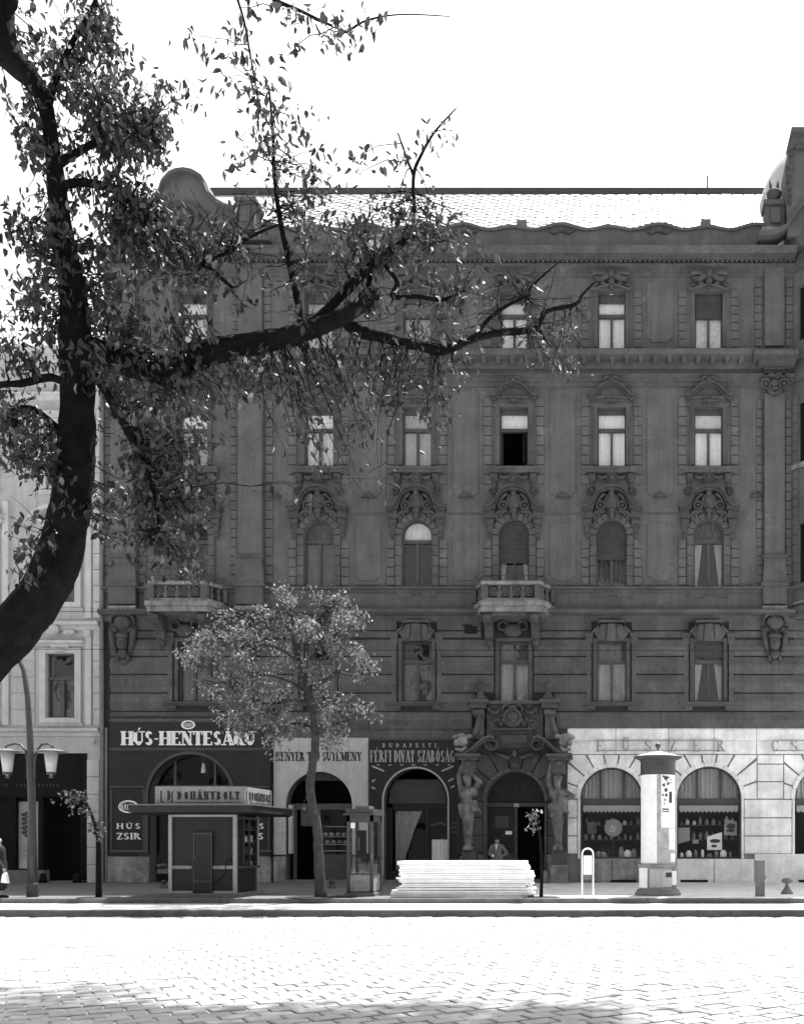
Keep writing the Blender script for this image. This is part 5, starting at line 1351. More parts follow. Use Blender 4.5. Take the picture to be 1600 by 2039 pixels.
# goods in the grocery windows
def goods():
    y = YF+0.62
    d = thing('round_shop_sign', (FX(1219), y, FZ(1711)), 'round grey disc with a pale emblem standing in the left grocery window', 'sign')
    mb = MB(); mb.v = []
    mb.prism([(FX(1220)+L(18)*math.cos(2*PI*k/28), FZ(1648)+L(18)*math.sin(2*PI*k/28)) for k in range(28)], y, y+0.04); mb.build('disc', 'curtain2', d)
    mb = MB().tube([(FX(1213), y-0.01, FZ(1645)), (FX(1219), y-0.012, FZ(1643)), (FX(1213), y-0.012, FZ(1655)), (FX(1221), y-0.012, FZ(1656)), (FX(1226), y-0.012, FZ(1650)), (FX(1222), y-0.012, FZ(1646)), (FX(1218), y-0.012, FZ(1652))], L(1), 5); mb.build('emblem', 'letter', d)
    MB().tube([(FX(1220), y+0.02, FZ(1666)), (FX(1220), y+0.02, FZ(1708))], 0.025, 6).build('stand', 'metal', d)
    shelf = thing('display_shelf', (FX(1217), YF+0.9, FZ(1710)), 'low display bench inside the left grocery window', 'shelf')
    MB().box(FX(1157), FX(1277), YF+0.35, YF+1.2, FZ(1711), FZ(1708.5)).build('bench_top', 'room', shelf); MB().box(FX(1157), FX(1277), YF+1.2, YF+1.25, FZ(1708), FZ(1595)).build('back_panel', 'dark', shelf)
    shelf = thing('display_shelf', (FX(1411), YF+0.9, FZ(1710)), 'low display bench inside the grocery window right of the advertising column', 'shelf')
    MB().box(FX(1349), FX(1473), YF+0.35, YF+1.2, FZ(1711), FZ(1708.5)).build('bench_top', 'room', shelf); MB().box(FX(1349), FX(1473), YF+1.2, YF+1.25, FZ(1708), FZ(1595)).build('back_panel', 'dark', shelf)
    def jar(px, r, h, m, lab):
        o = MB().lathe([(r*0.9, FZ(1708.5)), (r, FZ(1708.5)+h*0.1), (r, FZ(1708.5)+h*0.7), (r*0.6, FZ(1708.5)+h*0.85), (r*0.6, FZ(1708.5)+h)], FX(px), YF+0.5, 12).build('jar', m, None, True)
        tag(o, lab, 'jar', 'goods in the grocery windows')
    names = ['small', 'squat', 'tall', 'pale', 'dim']
    for i, px in enumerate((1190, 1199, 1236, 1249, 1262)):
        jar(px, (0.11, 0.14, 0.10, 0.15, 0.12)[i], (0.25, 0.22, 0.42, 0.3, 0.35)[i], ('plinth', 'ledge', 'plinth', 'curtain', 'ledge')[i], '%s jar on the left grocery bench, %s from its left' % (names[i], ['first', 'second', 'third', 'fourth', 'fifth'][i]))
    for i in range(8):
        px = 1358 + i*14
        jar(px, (0.07, 0.12, 0.06, 0.06, 0.10, 0.07, 0.13, 0.06)[i], (0.2, 0.28, 0.3, 0.32, 0.18, 0.26, 0.3, 0.24)[i], ('curtain', 'curtain', 'plinth', 'curtain', 'ledge', 'plinth', 'curtain', 'ledge')[i], 'pale jar on the right grocery bench, %s from its left' % ['first', 'second', 'third', 'fourth', 'fifth', 'sixth', 'seventh', 'eighth'][i])
    def card(pts, m, lab, marks=()):
        yy = YF+0.45
        o = thing('price_card', (FX(pts[0][0]), yy, FZ(pts[0][1])), lab, 'poster')
        MB().prism(FP(pts), yy, yy+0.012).build('card', m, o)
        for (a, b, rx, rz) in marks:
            MB().prism([(FX(a)+L(rx)*math.cos(2*PI*k/14), FZ(b)+L(rz)*math.sin(2*PI*k/14)) for k in range(14)], yy-0.004, yy-0.001).build('printed_shape', 'ink', o)
    card([(1346, 1682), (1346, 1648), (1374, 1648), (1374, 1674)], 'curtain2', 'grey card with slanted foot beside the advertising column in the right grocery window')
    card([(1409, 1693), (1439, 1693), (1439, 1657), (1409, 1666)], 'paper', 'white card with dark fish shapes and a slanted top in the right grocery window', [(1425, 1675, 11, 4), (1423, 1685, 6, 3)])
    card([(1443, 1663), (1469, 1664), (1469, 1636), (1444, 1630)], 'curtain2', 'pale framed picture hanging at the right side of the right grocery window', [(1457, 1645, 9, 6), (1456, 1654, 9, 3)])
    card([(1168, 1660), (1186, 1660), (1186, 1637), (1168, 1637)], 'curtain3', 'dim picture card hanging left of the round disc in the left grocery window')
    card([(1380, 1680), (1392, 1680), (1392, 1672), (1380, 1672)], 'lettergrey', 'tiny grey card low in the middle of the right grocery window')
goods()
for k, (cx, lab) in enumerate(((1217, 'left'), (1411, 'right'))):
    rr_ = random.Random(40+k)
    for row, py in enumerate((1672, 1642)):
        sh_ = thing('wall_shelf', (FX(cx), YF+1.05, FZ(py)), '%s goods shelf at the back of the %s grocery window' % (('lower', 'upper')[row], lab), 'shelf')
        MB().box(FX(cx-58), FX(cx+58), YF+0.85, YF+1.19, FZ(py)-0.03, FZ(py)).build('board', 'boardrim', sh_)
        for i in range(9):
            h = rr_.uniform(0.14, 0.34); w_ = rr_.uniform(0.05, 0.09); x = FX(cx-52+i*13) + rr_.uniform(-.03, .03)
            o = MB().lathe([(w_, FZ(py)), (w_, FZ(py)+h*0.65), (w_*0.45, FZ(py)+h*0.8), (w_*0.45, FZ(py)+h)], x, YF+0.98, 10).build('bottle', rr_.choice(('ledge', 'plinth', 'curtain2', 'paper')), None, True)
            tag(o, '%s bottle from the left on the %s back shelf of the %s grocery window' % (['first', 'second', 'third', 'fourth', 'fifth', 'sixth', 'seventh', 'eighth', 'ninth'][i], ('lower', 'upper')[row], lab), 'bottle', 'bottles in the grocery windows')

# ------------------------------------------------------------------ the pale neighbour on the left
nb = thing('pale_house', (FX(90), YF, 0), 'pale rendered house with framed windows and a black shopfront at the left edge', 'building')
NX0, NX1 = FX(-130), FX(200)
ncs = [-42, 122]
def nops(t, b): return [(FX(c), L(29), FZ(b), FZ(t), False) for c in ncs]
wall_band(MB(), NX0, NX1, 0.0, FZ(1452), [(FX(35), L(139), 0.0, FZ(1500), False)], YF, YF+TH).build('ground_floor_wall', 'neigh', nb)
wall_band(MB(), NX0, NX1, FZ(1452), FZ(1246), nops(1302, 1430), YF, YF+TH).build('first_floor_wall', 'neigh', nb)
wall_band(MB(), NX0, NX1, FZ(1246), FZ(985), nops(1066, 1200), YF, YF+TH).build('second_floor_wall', 'neigh', nb)
wall_band(MB(), NX0, NX1, FZ(985), FZ(690), nops(845, 965), YF, YF+TH).build('third_floor_wall', 'neigh', nb)
MB().box(NX0, NX1, YF+2.4, YF+2.6, 0, FZ(692)).build('inner_wall', 'room', nb)
MB().box(NX0, NX1-0.01, YF+TH, YF+12, FZ(692)-0.2, FZ(692)).build('floor_slab', 'room', nb)
MB().box(NX1-0.42, NX1-0.01, YF+TH, YF+12, 0, FZ(692)-0.2).build('side_wall', 'neigh', nb)
for z in (1452, 1246, 985): MB().box(NX0, NX1-0.43, YF+TH, YF+2.4, FZ(z)-0.15, FZ(z)).build('floor_slab', 'room', nb)
MB().mould(NX0, NX1, [(0, FZ(692)), (-0.4, FZ(680)), (-4, FZ(640)), (-8, FZ(690)), (-8, FZ(692))]).build('roof', 'roofdark', nb)
def nm(name, prof, x0=NX0, x1=NX1): MB().mould(x0, x1, [(d, FZ(p)) for d, p in prof]).build(name, 'neightrim', nb)
nm('string_course', [(0, 1466), (0.06, 1465), (0.08, 1458), (0.20, 1456), (0.24, 1450), (0, 1448)])
nm('string_course', [(0, 1254), (0.08, 1253), (0.10, 1246), (0.24, 1243), (0.28, 1237), (0, 1234)])
nm('string_course', [(0, 795), (0.06, 794), (0.08, 786), (0.16, 784), (0.18, 780), (0, 778)])
nm('cornice', [(0, 716), (0.10, 714), (0.14, 706), (0.5, 703), (0.6, 694), (0.6, 690), (0, 687)])
for c in ncs:
    for k, (t, b, h) in enumerate(((1302, 1430, 'flat'), (1066, 1200, 'arch'), (845, 965, 'flat'))):
        mb = MB().box(FX(c-41), FX(c-29), YF-0.10, YF, FZ(b+10), FZ(t)).box(FX(c+29), FX(c+41), YF-0.10, YF, FZ(b+10), FZ(t)).box(FX(c-41), FX(c+41), YF-0.10, YF, FZ(t), FZ(t-11)).box(FX(c-29), FX(c+29), YF-0.10, YF, FZ(b+10), FZ(b))
        mb.build('window_surround', 'neightrim', nb)
        MB().mould(FX(c-46), FX(c+46), [(0, FZ(b+16)), (0.05, FZ(b+16)), (0.16, FZ(b+12)), (0.18, FZ(b+10.2)), (0, FZ(b+10.2))]).build('window_sill', 'neightrim', nb)
        if h == 'arch':
            MB().arcring(FX(c), FZ(t+18), L(68), L(76), math.radians(42), math.radians(138), YF-0.4, YF, 18).box(FX(c-54), FX(c+54), YF-0.3, YF, FZ(t-22), FZ(t-28)).box(FX(c-46), FX(c+46), YF-0.12, YF, FZ(t-11.5), FZ(t-22)).build('window_hood', 'neightrim', nb)
        else:
            MB().mould(FX(c-50), FX(c+50), [(0, FZ(t-16)), (0.12, FZ(t-17)), (0.18, FZ(t-20)), (0.28, FZ(t-22)), (0.30, FZ(t-27)), (0, FZ(t-28))]).build('window_hood', 'neightrim', nb)
            MB().box(FX(c-18), FX(c+18), YF-0.14, YF, FZ(t-11.5), FZ(t-16)).ell((FX(c), YF-0.13, FZ(t-6)), (L(14), 0.1, L(4)), 8, 5).build('keystone', 'neightrim', nb)
        window(c, 29, t, b, t+52, head=3, up_c=None, lo_c='curtain3', parent=nb)
    MB().ell((FX(c-12), YF-0.2, FZ(1256)), (L(14), 0.2, L(11)), 12, 7).ell((FX(c+18), YF-0.12, FZ(1260)), (L(14), 0.1, L(6)), 8, 5).build('relief', 'neightrim', nb, True)
for x0 in (172, 8):
    MB().box(FX(x0), FX(x0+12), YF-0.12, YF, FZ(1444), FZ(1264)).mould(FX(x0-1), FX(x0+13), [(0, FZ(1268)), (0.18, FZ(1267)), (0.24, FZ(1260)), (0.2, FZ(1255)), (0, FZ(1254))]).build('pilaster_strip', 'neightrim', nb)
    MB().box(FX(x0), FX(x0+12), YF-0.12, YF, FZ(1232), FZ(1000)).build('pilaster_strip', 'neightrim', nb)
k = 0
for b, t in [(1444-32*i, 1444-32*(i+1)+1.2) for i in range(6)]:
    MB().block(FX(186), NX1-0.01, YF-0.05, YF, FZ(b), FZ(t), 0.01).build('quoin_block', 'neightrim', nb)
    MB().block(FX(22), FX(70), YF-0.04, YF, FZ(b), FZ(t), 0.01).build('quoin_block', 'neigh', nb)
for b, t in [(1230-32*i, 1230-32*(i+1)+1.2) for i in range(16)]:
    MB().block(FX(186), NX1-0.01, YF-0.05, YF, FZ(b), FZ(t), 0.01).build('quoin_block', 'neightrim', nb)
for b, t in [(1757-35*i, 1757-35*(i+1)+1.2) for i in range(7)]:
    MB().block(FX(175), NX1-0.01, YF-0.08, YF, FZ(b) if b < 1757 else 0, FZ(t), 0.012).build('pier_stone', 'neightrim', nb)
MB().ell((FX(187), YF-0.06, FZ(1477)), (L(4), 0.05, L(4)), 10, 6).build('rosette', 'neightrim', nb, True)
# its shopfront
sh = thing('black_shopfront', (FX(35), YF, 0), 'black shopfront with dark doorway and a pale display pane under the left house', 'shopfront')
yi = YF+0.06
MB().box(FX(-100), FX(172), yi, yi+0.3, FZ(1586), FZ(1501)).box(FX(-100), FX(172), yi-0.04, yi, FZ(1588), FZ(1580)).box(FX(-100), FX(158), yi-0.02, yi, FZ(1513), FZ(1510)).box(FX(155), FX(158), yi-0.02, yi, FZ(1580), FZ(1513)).build('fascia', 'black', sh)
MB().box(FX(158), FX(173), yi, yi+0.3, 0.1, FZ(1586)).box(FX(74), FX(84), yi, yi+0.3, 0.1, FZ(1586)).box(FX(14), FX(29), yi, yi+0.3, FZ(1732), FZ(1586)).build('shop_pier', 'black', sh)
MB().box(FX(29), FX(74), yi+0.14, yi+0.15, FZ(1730), FZ(1596)).build('pane', 'shopglass', sh)
MB().box(FX(29), FX(74), yi+0.2, yi+0.24, FZ(1730), FZ(1596)).build('display_back', 'neigh', sh)
mb = MB()
for k in range(16):
    mb.ell((FX(46+7*math.sin(k*2.1)), yi+0.18, FZ(1664-k*3.0)), (0.10, 0.02, 0.07), 7, 5)
mb.build('display_plant', 'ink', sh, True)
MB().box(FX(38), FX(64), yi+0.185, yi+0.195, FZ(1706), FZ(1682)).build('display_card', 'paper2', sh)
MB().box(FX(-100), FX(88), yi-0.05, yi+0.3, 0.0, FZ(1733)).build('stall_riser', 'concrete', sh)
MB().box(FX(84), FX(158), yi+1.0, yi+1.1, 0.05, FZ(1586)).build('back_door', 'black', sh)
MB().box(FX(-100), FX(14), yi+0.12, yi+0.2, FZ(1733), FZ(1586)).build('dark_pane', 'black', sh)
MB().box(FX(88), FX(158), yi-0.1, yi+1.0, 0.0, 0.05).build('door_step', 'concrete', sh)
for px in (90, 157): MB().lathe([(0.14, 0), (0.15, 0.1), (0.11, 0.2), (0.12, 0.3), (0.04, 0.38)], FX(px), yi-0.2, 10).build('guard_stone', 'black', sh, True)
mb = MB()
for px in (4, 10, 31, 39, 46, 53, 75, 83, 91, 98, 104, 112): mb.box(FX(px), FX(px+1.6), yi-0.006, yi, FZ(1566), FZ(1561))
mb.build('faded_lettering', 'boardrim', sh)

# ------------------------------------------------------------------ tobacco kiosk
def kiosk():
    D = 27.4
    x0, x1 = PX(335, D), PX(470, D); y0, y1 = D, D+1.7
    t = thing('tobacco_kiosk', ((x0+x1)/2, y0+0.85, 0), 'dark wooden DOHÁNYBOLT tobacco kiosk with a flat overhanging roof', 'kiosk')
    MB().plan([(x0-0.12, y0-0.12), (x1+0.12, y0-0.12), (x1+0.12, y1+0.12), (x0-0.12, y1+0.12)], 0.0, 0.10).build('base', 'concrete', t)
    zt = 2.27; zr = 0.82
    MB().box(x0+0.05, x1-0.06, y0+0.05, y1-0.05, 0.10, zr-0.03).box(x0+0.05, x1-0.06, y0+0.06, y1-0.9, zr, zt).box(x0+0.05, x0+0.1, y0+0.06, y1-0.05, zr-0.03, zt).box(x0+0.05, x1-0.06, y1-0.1, y1-0.05, zr, zt).build('body', 'board', t)
    for xa in (x0, x1-0.09):
        for ya in (y0, y1-0.09):
            MB().box(xa, xa+0.09, ya, ya+0.09, 0.10, zt).build('corner_post', 'lettergrey', t)
    for (a, b) in ((x0+0.09, PX(382.5, D)), (PX(424, D), x1-0.09)):
        MB().box(a, b, y0+0.0, y0+0.06, zr-0.05, zr+0.04).build('dado_rail', 'plinth', t)
        MB().box(a, b, y0+0.02, y0+0.06, 0.10, 0.16).build('bottom_rail', 'lettergrey', t)
    MB().box(x0+0.09, x1-0.09, y0+0.02, y0+0.06, zt-0.06, zt).build('top_rail', 'lettergrey', t)
    d = MB().box(PX(384, D), PX(423, D), y0+0.0, y0+0.05, 0.12, PZ(1656, D)).build('door', 'board', t)
    MB().box(PX(387, D), PX(420, D), y0-0.02, y0, PZ(1662, D)-0.0, PZ(1659, D)).box(PX(387, D), PX(420, D), y0-0.02, y0, PZ(1757, D), PZ(1754, D)).box(PX(385, D), PX(387, D), y0-0.02, y0, 0.14, PZ(1658, D)).box(PX(420, D), PX(422, D), y0-0.02, y0, 0.14, PZ(1658, D)).build('door_frame', 'boardrim', d)
    MB().ell((PX(390, D), y0-0.04, PZ(1709, D)), (0.025, 0.04, 0.025)).build('door_knob', 'zinc', d, True)
    # glazed corner on the right-hand side with goods
    f = MB()
    for ya in (y0+0.09, y0+0.55, y0+1.0, y1-0.13): f.box(x1-0.05, x1-0.01, ya, ya+0.05, zr, zt-0.12)
    f.box(x1-0.05, x1-0.01, y0+0.09, y1-0.09, zt-0.12, zt-0.04).box(x1-0.07, x1+0.06, y0+0.09, y1-0.05, zr-0.04, zr+0.02)
    f = f.build('side_window', 'boardrim', t)
    MB().box(x1-0.035, x1-0.028, y0+0.14, y1-0.13, zr+0.02, zt-0.12).build('pane', 'shopglass', f)
    for z in (1.15, 1.5, 1.85): MB().box(x1-0.4, x1-0.06, y0+0.15, y1-0.15, z, z+0.02).build('shelf', 'boardrim', f)
    rr = random.Random(3)
    for z in (zr+0.03, 1.17, 1.52, 1.87):
        for k in range(6):
            w = rr.uniform(0.05, 0.09); h = rr.uniform(0.1, 0.24); ya = y0+0.2+k*0.22
            MB().box(x1-0.25, x1-0.1, ya, ya+w*2, z, z+h).build('carton', rr.choice(('curtain2', 'ledge', 'paper', 'boardrim')), f)
    MB().tube([(PX(424, D), y0-0.01, 0.35), (PX(440, D), y0-0.01, 0.52), (PX(449, D), y0-0.02, 0.62), (PX(450, D), y0-0.02, 0.98), (PX(455, D), y0-0.02, 1.05), (PX(461, D), y0-0.02, 1.03), (PX(462, D), y0-0.02, 0.95)], 0.012, 6).build('cable', 'black', t)
    # roof and sign box
    ra, rb, rc, rd = x0-0.72, x1+0.74, y0-0.75, y1+0.75
    MB().box(ra, rb, rc, rd, 2.31, 2.50).build('roof', 'board', t)
    MB().box(ra+0.06, rb-0.06, rc+0.06, rd-0.06, 2.27, 2.309).build('roof_soffit', 'black', t)
    MB().box(ra-0.02, rb+0.02, rc-0.02, rd+0.02, 2.50, 2.53).build('roof_edge', 'zinc', t)
    sx0, sx1, sy0, sy1 = x0-0.28, x1+0.30, y0-0.18, y1+0.2
    s = MB().box(sx0, sx1, sy0, sy1, 2.53, 3.04).build('sign_box', 'whiteboard2', t)
    write('DOHÁNYBOLT', sx0+0.62, sx1-0.14, 2.68, 2.90, lambda u, v, d_: (u, sy0-d_, v), 'letterdark', s, 0.24, 0.11, 0.07, 0.38, 0.01)
    write('DOHÁNYBOLT', sy0+0.55, sy1-0.12, 2.68, 2.90, lambda u, v, d_: (sx1+d_, u, v), 'letterdark', s, 0.24, 0.11, 0.07, 0.38, 0.01)
    def emblem(pl, u):
        mb = MB()
        for k in range(-1, 2):
            pass
        for (a, b, c_, d_) in ((-0.17, 0.02, -0.13, 0.30), (0.13, 0.02, 0.17, 0.28)):
            mb.add([pl(u+a, 2.62+b), pl(u+c_, 2.62+b), pl(u+c_, 2.62+d_), pl(u+a, 2.62+d_)], [(0,1,2,3)])
        n = 12
        mb.add([pl(u+0.02+0.09*math.sin(PI*k/n)*1.0, 2.64+0.30*(0.5-0.5*math.cos(PI*k/n))) for k in range(n+1)], [tuple(range(n+1))])
        mb.add([pl(u-0.19, 2.60), pl(u-0.05, 2.60), pl(u-0.08, 2.63), pl(u-0.17, 2.63)], [(0,1,2,3)])
        mb.add([pl(u+0.06, 2.60), pl(u+0.20, 2.60), pl(u+0.18, 2.64), pl(u+0.10, 2.63)], [(0,1,2,3)])
        return mb
    emblem(lambda u, v: (u, sy0-0.006, v), sx0+0.32).build('emblem', 'letterdark', s)
    emblem(lambda u, v: (sx1+0.006, u, v), sy0+0.3).build('emblem', 'letterdark', s)
    MB().box(sx0+0.5, sx1-0.16, sy0-0.008, sy0, 2.60, 2.615).build('painted_line', 'letterdark', s)
    MB().box(sx1, sx1+0.008, sy0+0.4, sy1-0.1, 2.60, 2.615).build('painted_line', 'letterdark', s)
M['whiteboard2'] = mat('grey sign board', 0.27, rough=0.7, var=0.15, scale=3, bump=0.15, streak=0.15)
kiosk()

# ------------------------------------------------------------------ telephone booth
def booth():
    D = 27.6
    x0, x1 = PX(690, D), PX(742, D); y0, y1 = D, D+0.95
    t = thing('telephone_booth', ((x0+x1)/2, D+0.47, 0), 'dark iron telephone booth with glazed sides beside the street tree', 'phone booth')
    MB().box(x0-0.06, x1+0.06, y0-0.06, y1+0.06, 0, 0.10).build('base', 'concrete', t)
    w = 0.085
    for xa in (x0, x1-w):
        for ya in (y0, y1-w): MB().box(xa, xa+w, ya, ya+w, 0.10, 2.26).build('corner_post', 'boardrim', t)
    MB().box(x0, x1, y0, y1, 2.08, 2.26).build('header', 'boardrim', t)
    MB().box(x0-0.08, x1+0.08, y0-0.08, y1+0.08, 2.26, 2.31).plan([(x0-0.02, y0-0.02), (x1+0.02, y0-0.02), (x1+0.02, y1+0.02), (x0-0.02, y1+0.02)], 2.31, 2.44).build('roof', 'boardrim', t)
    MB().box(x0+0.18, x1-0.16, y0+0.2, y1-0.2, 2.44, 2.53).build('roof_lantern', 'zinc', t)
    MB().box(x0+w, x1-w, y0+0.02, y0+0.06, 0.14, 0.60).build('front_panel', 'plinth', t)
    MB().box(x1-0.06, x1-0.02, y0+w, y1-w, 0.14, 0.60).build('side_panel', 'lettergrey', t)
    MB().box(x0+0.02, x0+0.06, y0+w, y1-w, 0.14, 0.60).build('side_panel', 'lettergrey', t)
    MB().box(x0, x1, y0, y0+0.07, 0.10, 0.14).box(x0+w, x1-w, y0+0.01, y0+0.07, 0.60, 0.64).box(x1-0.07, x1, y0+w, y1-w, 0.60, 0.64).box(x0, x0+0.07, y0+w, y1-w, 0.60, 0.64).build('rail', 'boardrim', t)
    MB().box(x0+w, x1-w, y0+0.03, y0+0.036, 0.64, 2.08).build('pane', 'shopglass', t)
    MB().box(x1-0.045, x1-0.039, y0+w, y1-w, 0.64, 2.08).build('pane', 'shopglass', t)
    MB().box(x0+0.039, x0+0.045, y0+w, y1-w, 0.64, 2.08).build('pane', 'shopglass', t)
    MB().box(x0+w+0.02, x0+w+0.14, y0+0.018, y0+0.026, 1.90, 2.05).build('notice', 'paper', t)
    ph = MB().box(x0+0.20, x0+0.42, y0+0.30, y0+0.50, 1.15, 1.85).box(x0+0.2, x0+0.44, y0+0.18, y0+0.55, 1.08, 1.15)
    ph = ph.build('coin_telephone', 'black', t)
    MB().caps((x0+0.27, y0+0.24, 1.32), (x0+0.27, y0+0.24, 1.62), 0.035, 0.035).build('handset', 'metal', ph, True)
    MB().tube([(x0+0.27, y0+0.26, 1.30), (x0+0.3, y0+0.22, 1.05), (x0+0.45, y0+0.24, 0.98), (x0+0.55, y0+0.28, 1.1)], 0.02, 6).build('cord', 'black', ph)
    MB().box(x0+w, x1-w, y1-0.20, y1-0.06, 0.90, 0.96).build('book_shelf', 'boardrim', t)
    for k in range(3):
        MB().box(x0+0.2+k*0.13, x0+0.31+k*0.13, y1-0.22, y1-0.08, 0.96, 1.2).build('directory', 'black', t)
    MB().caps((x1-0.02, y0-0.03, 1.02), (x1-0.02, y0-0.03, 1.18), 0.015, 0.015).build('door_handle', 'zinc', t, True)
booth()

# ------------------------------------------------------------------ stack of planks
rr = random.Random(5)
def planks():
    D0 = 26.95
    xa, xb = PX(797, 27.2), PX(1056, 27.2)
    z = 0.0; i = 0; total = 0.985
    row = 0
    ords = ['bottom', 'second', 'third', 'fourth', 'fifth', 'sixth', 'seventh', 'eighth', 'ninth', 'tenth', 'eleventh', 'twelfth', 'thirteenth', 'fourteenth', 'fifteenth', 'sixteenth', 'seventeenth', 'eighteenth', 'nineteenth', 'twentieth', 'topmost']
    hs = []
    while z < total - 0.02:
        h = rr.choice((0.045, 0.05, 0.06)); g = rr.choice((0.004, 0.006, 0.018)) if z < 0.5 else 0.004
        hs.append((z, h)); z += h + g
    for row, (z, h) in enumerate(hs):
        e = 0.16 if z < 0.35 else (0.09 if z < 0.6 else 0.05)
        for k in range(3):
            x0 = xa + rr.uniform(-e, e) - (0.12 if z < 0.2 else 0); x1 = xb + rr.uniform(-e*0.8, e*0.8) - (0.12 if z > 0.7 else 0) + (0.05 if 0.4 < z < 0.6 else 0)
            y0 = D0 + k*0.36 + rr.uniform(-0.02, 0.02); tilt = rr.uniform(-0.006, 0.006)
            n = 5; mb = MB(); vs = []
            for j in range(n+1):
                x = x0 + (x1-x0)*j/n; b = 0.004*math.sin(j*1.3+row) ; yy = y0 + tilt*(x-xa)
                vs += [(x, yy, z+b), (x, yy+0.34, z+b), (x, yy+0.34, z+h+b), (x, yy, z+h+b)]
            fs = [(3,2,1,0), tuple(4*n+q for q in range(4))]
            for j in range(n): fs += [(4*j+q, 4*j+(q+1) % 4, 4*j+4+(q+1) % 4, 4*j+4+q) for q in range(4)]
            o = mb.add(vs, fs).build('plank', 'plank')
            where = 'front' if k == 0 else ('middle' if k == 1 else 'rear')
            nm_ = ords[row] if row < len(hs)-1 else 'topmost'
            tag(o, '%s fresh white plank in the %s pile of the timber stack on the pavement' % (nm_, where), 'plank', 'planks stacked on the pavement')
planks()

# ------------------------------------------------------------------ advertising column
def column():
    D = 28.0; cx = PX(1310, D); cy = D + 0.35
    t = thing('advertising_column', (cx, cy, 0), 'round advertising column pasted with white posters under a flat cap with a ball', 'advertising column')
    MB().lathe([(0.66, 0), (0.66, 0.06), (0.62, 0.10), (0.60, 0.16), (0.55, 0.19)], cx, cy, 40).build('base', 'concrete', t, False)
    MB().lathe([(0.535, 0.19), (0.535, 0.80), (0.57, 0.83), (0.57, 0.87), (0.50, 0.90)], cx, cy, 40).build('drum', 'plinth', t)
    MB().lathe([(0.485, 0.90), (0.485, 3.44)], cx, cy, 40).build('shaft', 'whiteboard', t)
    MB().lathe([(0.50, 3.42), (0.50, 3.80), (0.52, 3.82), (0.52, 3.86)], cx, cy, 40).build('frieze', 'boardrim', t)
    MB().lathe([(0.52, 3.86), (0.60, 3.88), (0.69, 3.93), (0.69, 3.95)], cx, cy, 40).build('cap', 'boardrim', t)
    MB().lathe([(0.695, 3.951), (0.40, 4.03), (0.10, 4.10), (0.05, 4.14)], cx, cy, 40).build('cap_roof', 'neightrim', t)
    MB().lathe([(0.03, 4.15), (0.03, 4.2), (0.07, 4.22), (0.085, 4.27), (0.07, 4.32), (0.02, 4.35)], cx, cy, 12).build('finial', 'metal', t, True)
    def sheet(r, a0, a1, z0, z1, m, name='poster', n=14, par=t):
        mb = MB()
        for i in range(n+1):
            a = math.radians(a0+(a1-a0)*i/n)           # 0 = left side, 90 = towards the street, 180 = right side
            x, y = cx - r*math.cos(a), cy - r*math.sin(a)
            mb.v += [(x, y, z0), (x, y, z1)]
        for i in range(n): mb.f.append((2*i, 2*i+2, 2*i+3, 2*i+1))
        return mb.build(name, m, par)
    R = 0.489
    sheet(R, -40, 85, 0.92, 3.42, 'paper'); sheet(R, 86, 98, 1.5, 3.42, 'paper2')
    p = sheet(R, 99, 170, 1.92, 3.42, 'paper')
    def dot(a, z, s_):
        aa = math.radians(a)
        mb = MB(); pts = []
        for k in range(10):
            q = 2*PI*k/10; rad = s_*(1.0 if k % 2 == 0 else 0.55)
            a2 = aa + rad*math.cos(q)/0.49
            pts.append((cx-0.4925*math.cos(a2), cy-0.4925*math.sin(a2), z+rad*math.sin(q)))
        mb.add(pts, [tuple(range(10))]).build('printed_flower', 'ink', p)
    for a, z, s_ in ((116, 3.32, 0.09), (107, 3.36, 0.05), (108, 3.12, 0.06), (124, 3.16, 0.06), (116, 2.98, 0.075), (105, 2.84, 0.04), (117, 2.84, 0.06), (112, 2.70, 0.04), (126, 3.34, 0.04), (110, 2.6, 0.03), (119, 3.24, 0.03)): dot(a, z, s_)
    sheet(0.4925, 128, 142, 2.62, 2.94, 'ink', 'printed_block', 5, p); sheet(0.4925, 103, 128, 2.42, 2.46, 'ink', 'printed_line', 6, p); sheet(0.4925, 103, 128, 2.36, 2.39, 'ink', 'printed_line', 6, p)
    sheet(0.4925, 128, 142, 3.26, 3.28, 'ink', 'printed_line', 5, p); sheet(0.4925, 128, 142, 3.18, 3.20, 'ink', 'printed_line', 5, p)
    sheet(R, 97, 135, 1.30, 1.88, 'paper2'); sheet(R+0.001, 128, 168, 1.30, 1.90, 'paper'); sheet(R, 94, 138, 0.92, 1.26, 'whiteboard'); sheet(R+0.001, 136, 172, 0.95, 1.2, 'paper')
    sheet(0.539, -30, 55, 0.22, 0.78, 'paper', 'bill'); sheet(0.539, 62, 100, 0.24, 0.76, 'neigh', 'bill'); sheet(0.540, 101, 135, 0.26, 0.74, 'neightrim', 'bill')
    b = sheet(0.541, 112, 134, 0.52, 0.66, 'ink', 'bill'); sheet(0.541, 136, 165, 0.3, 0.7, 'paper', 'bill')
column()

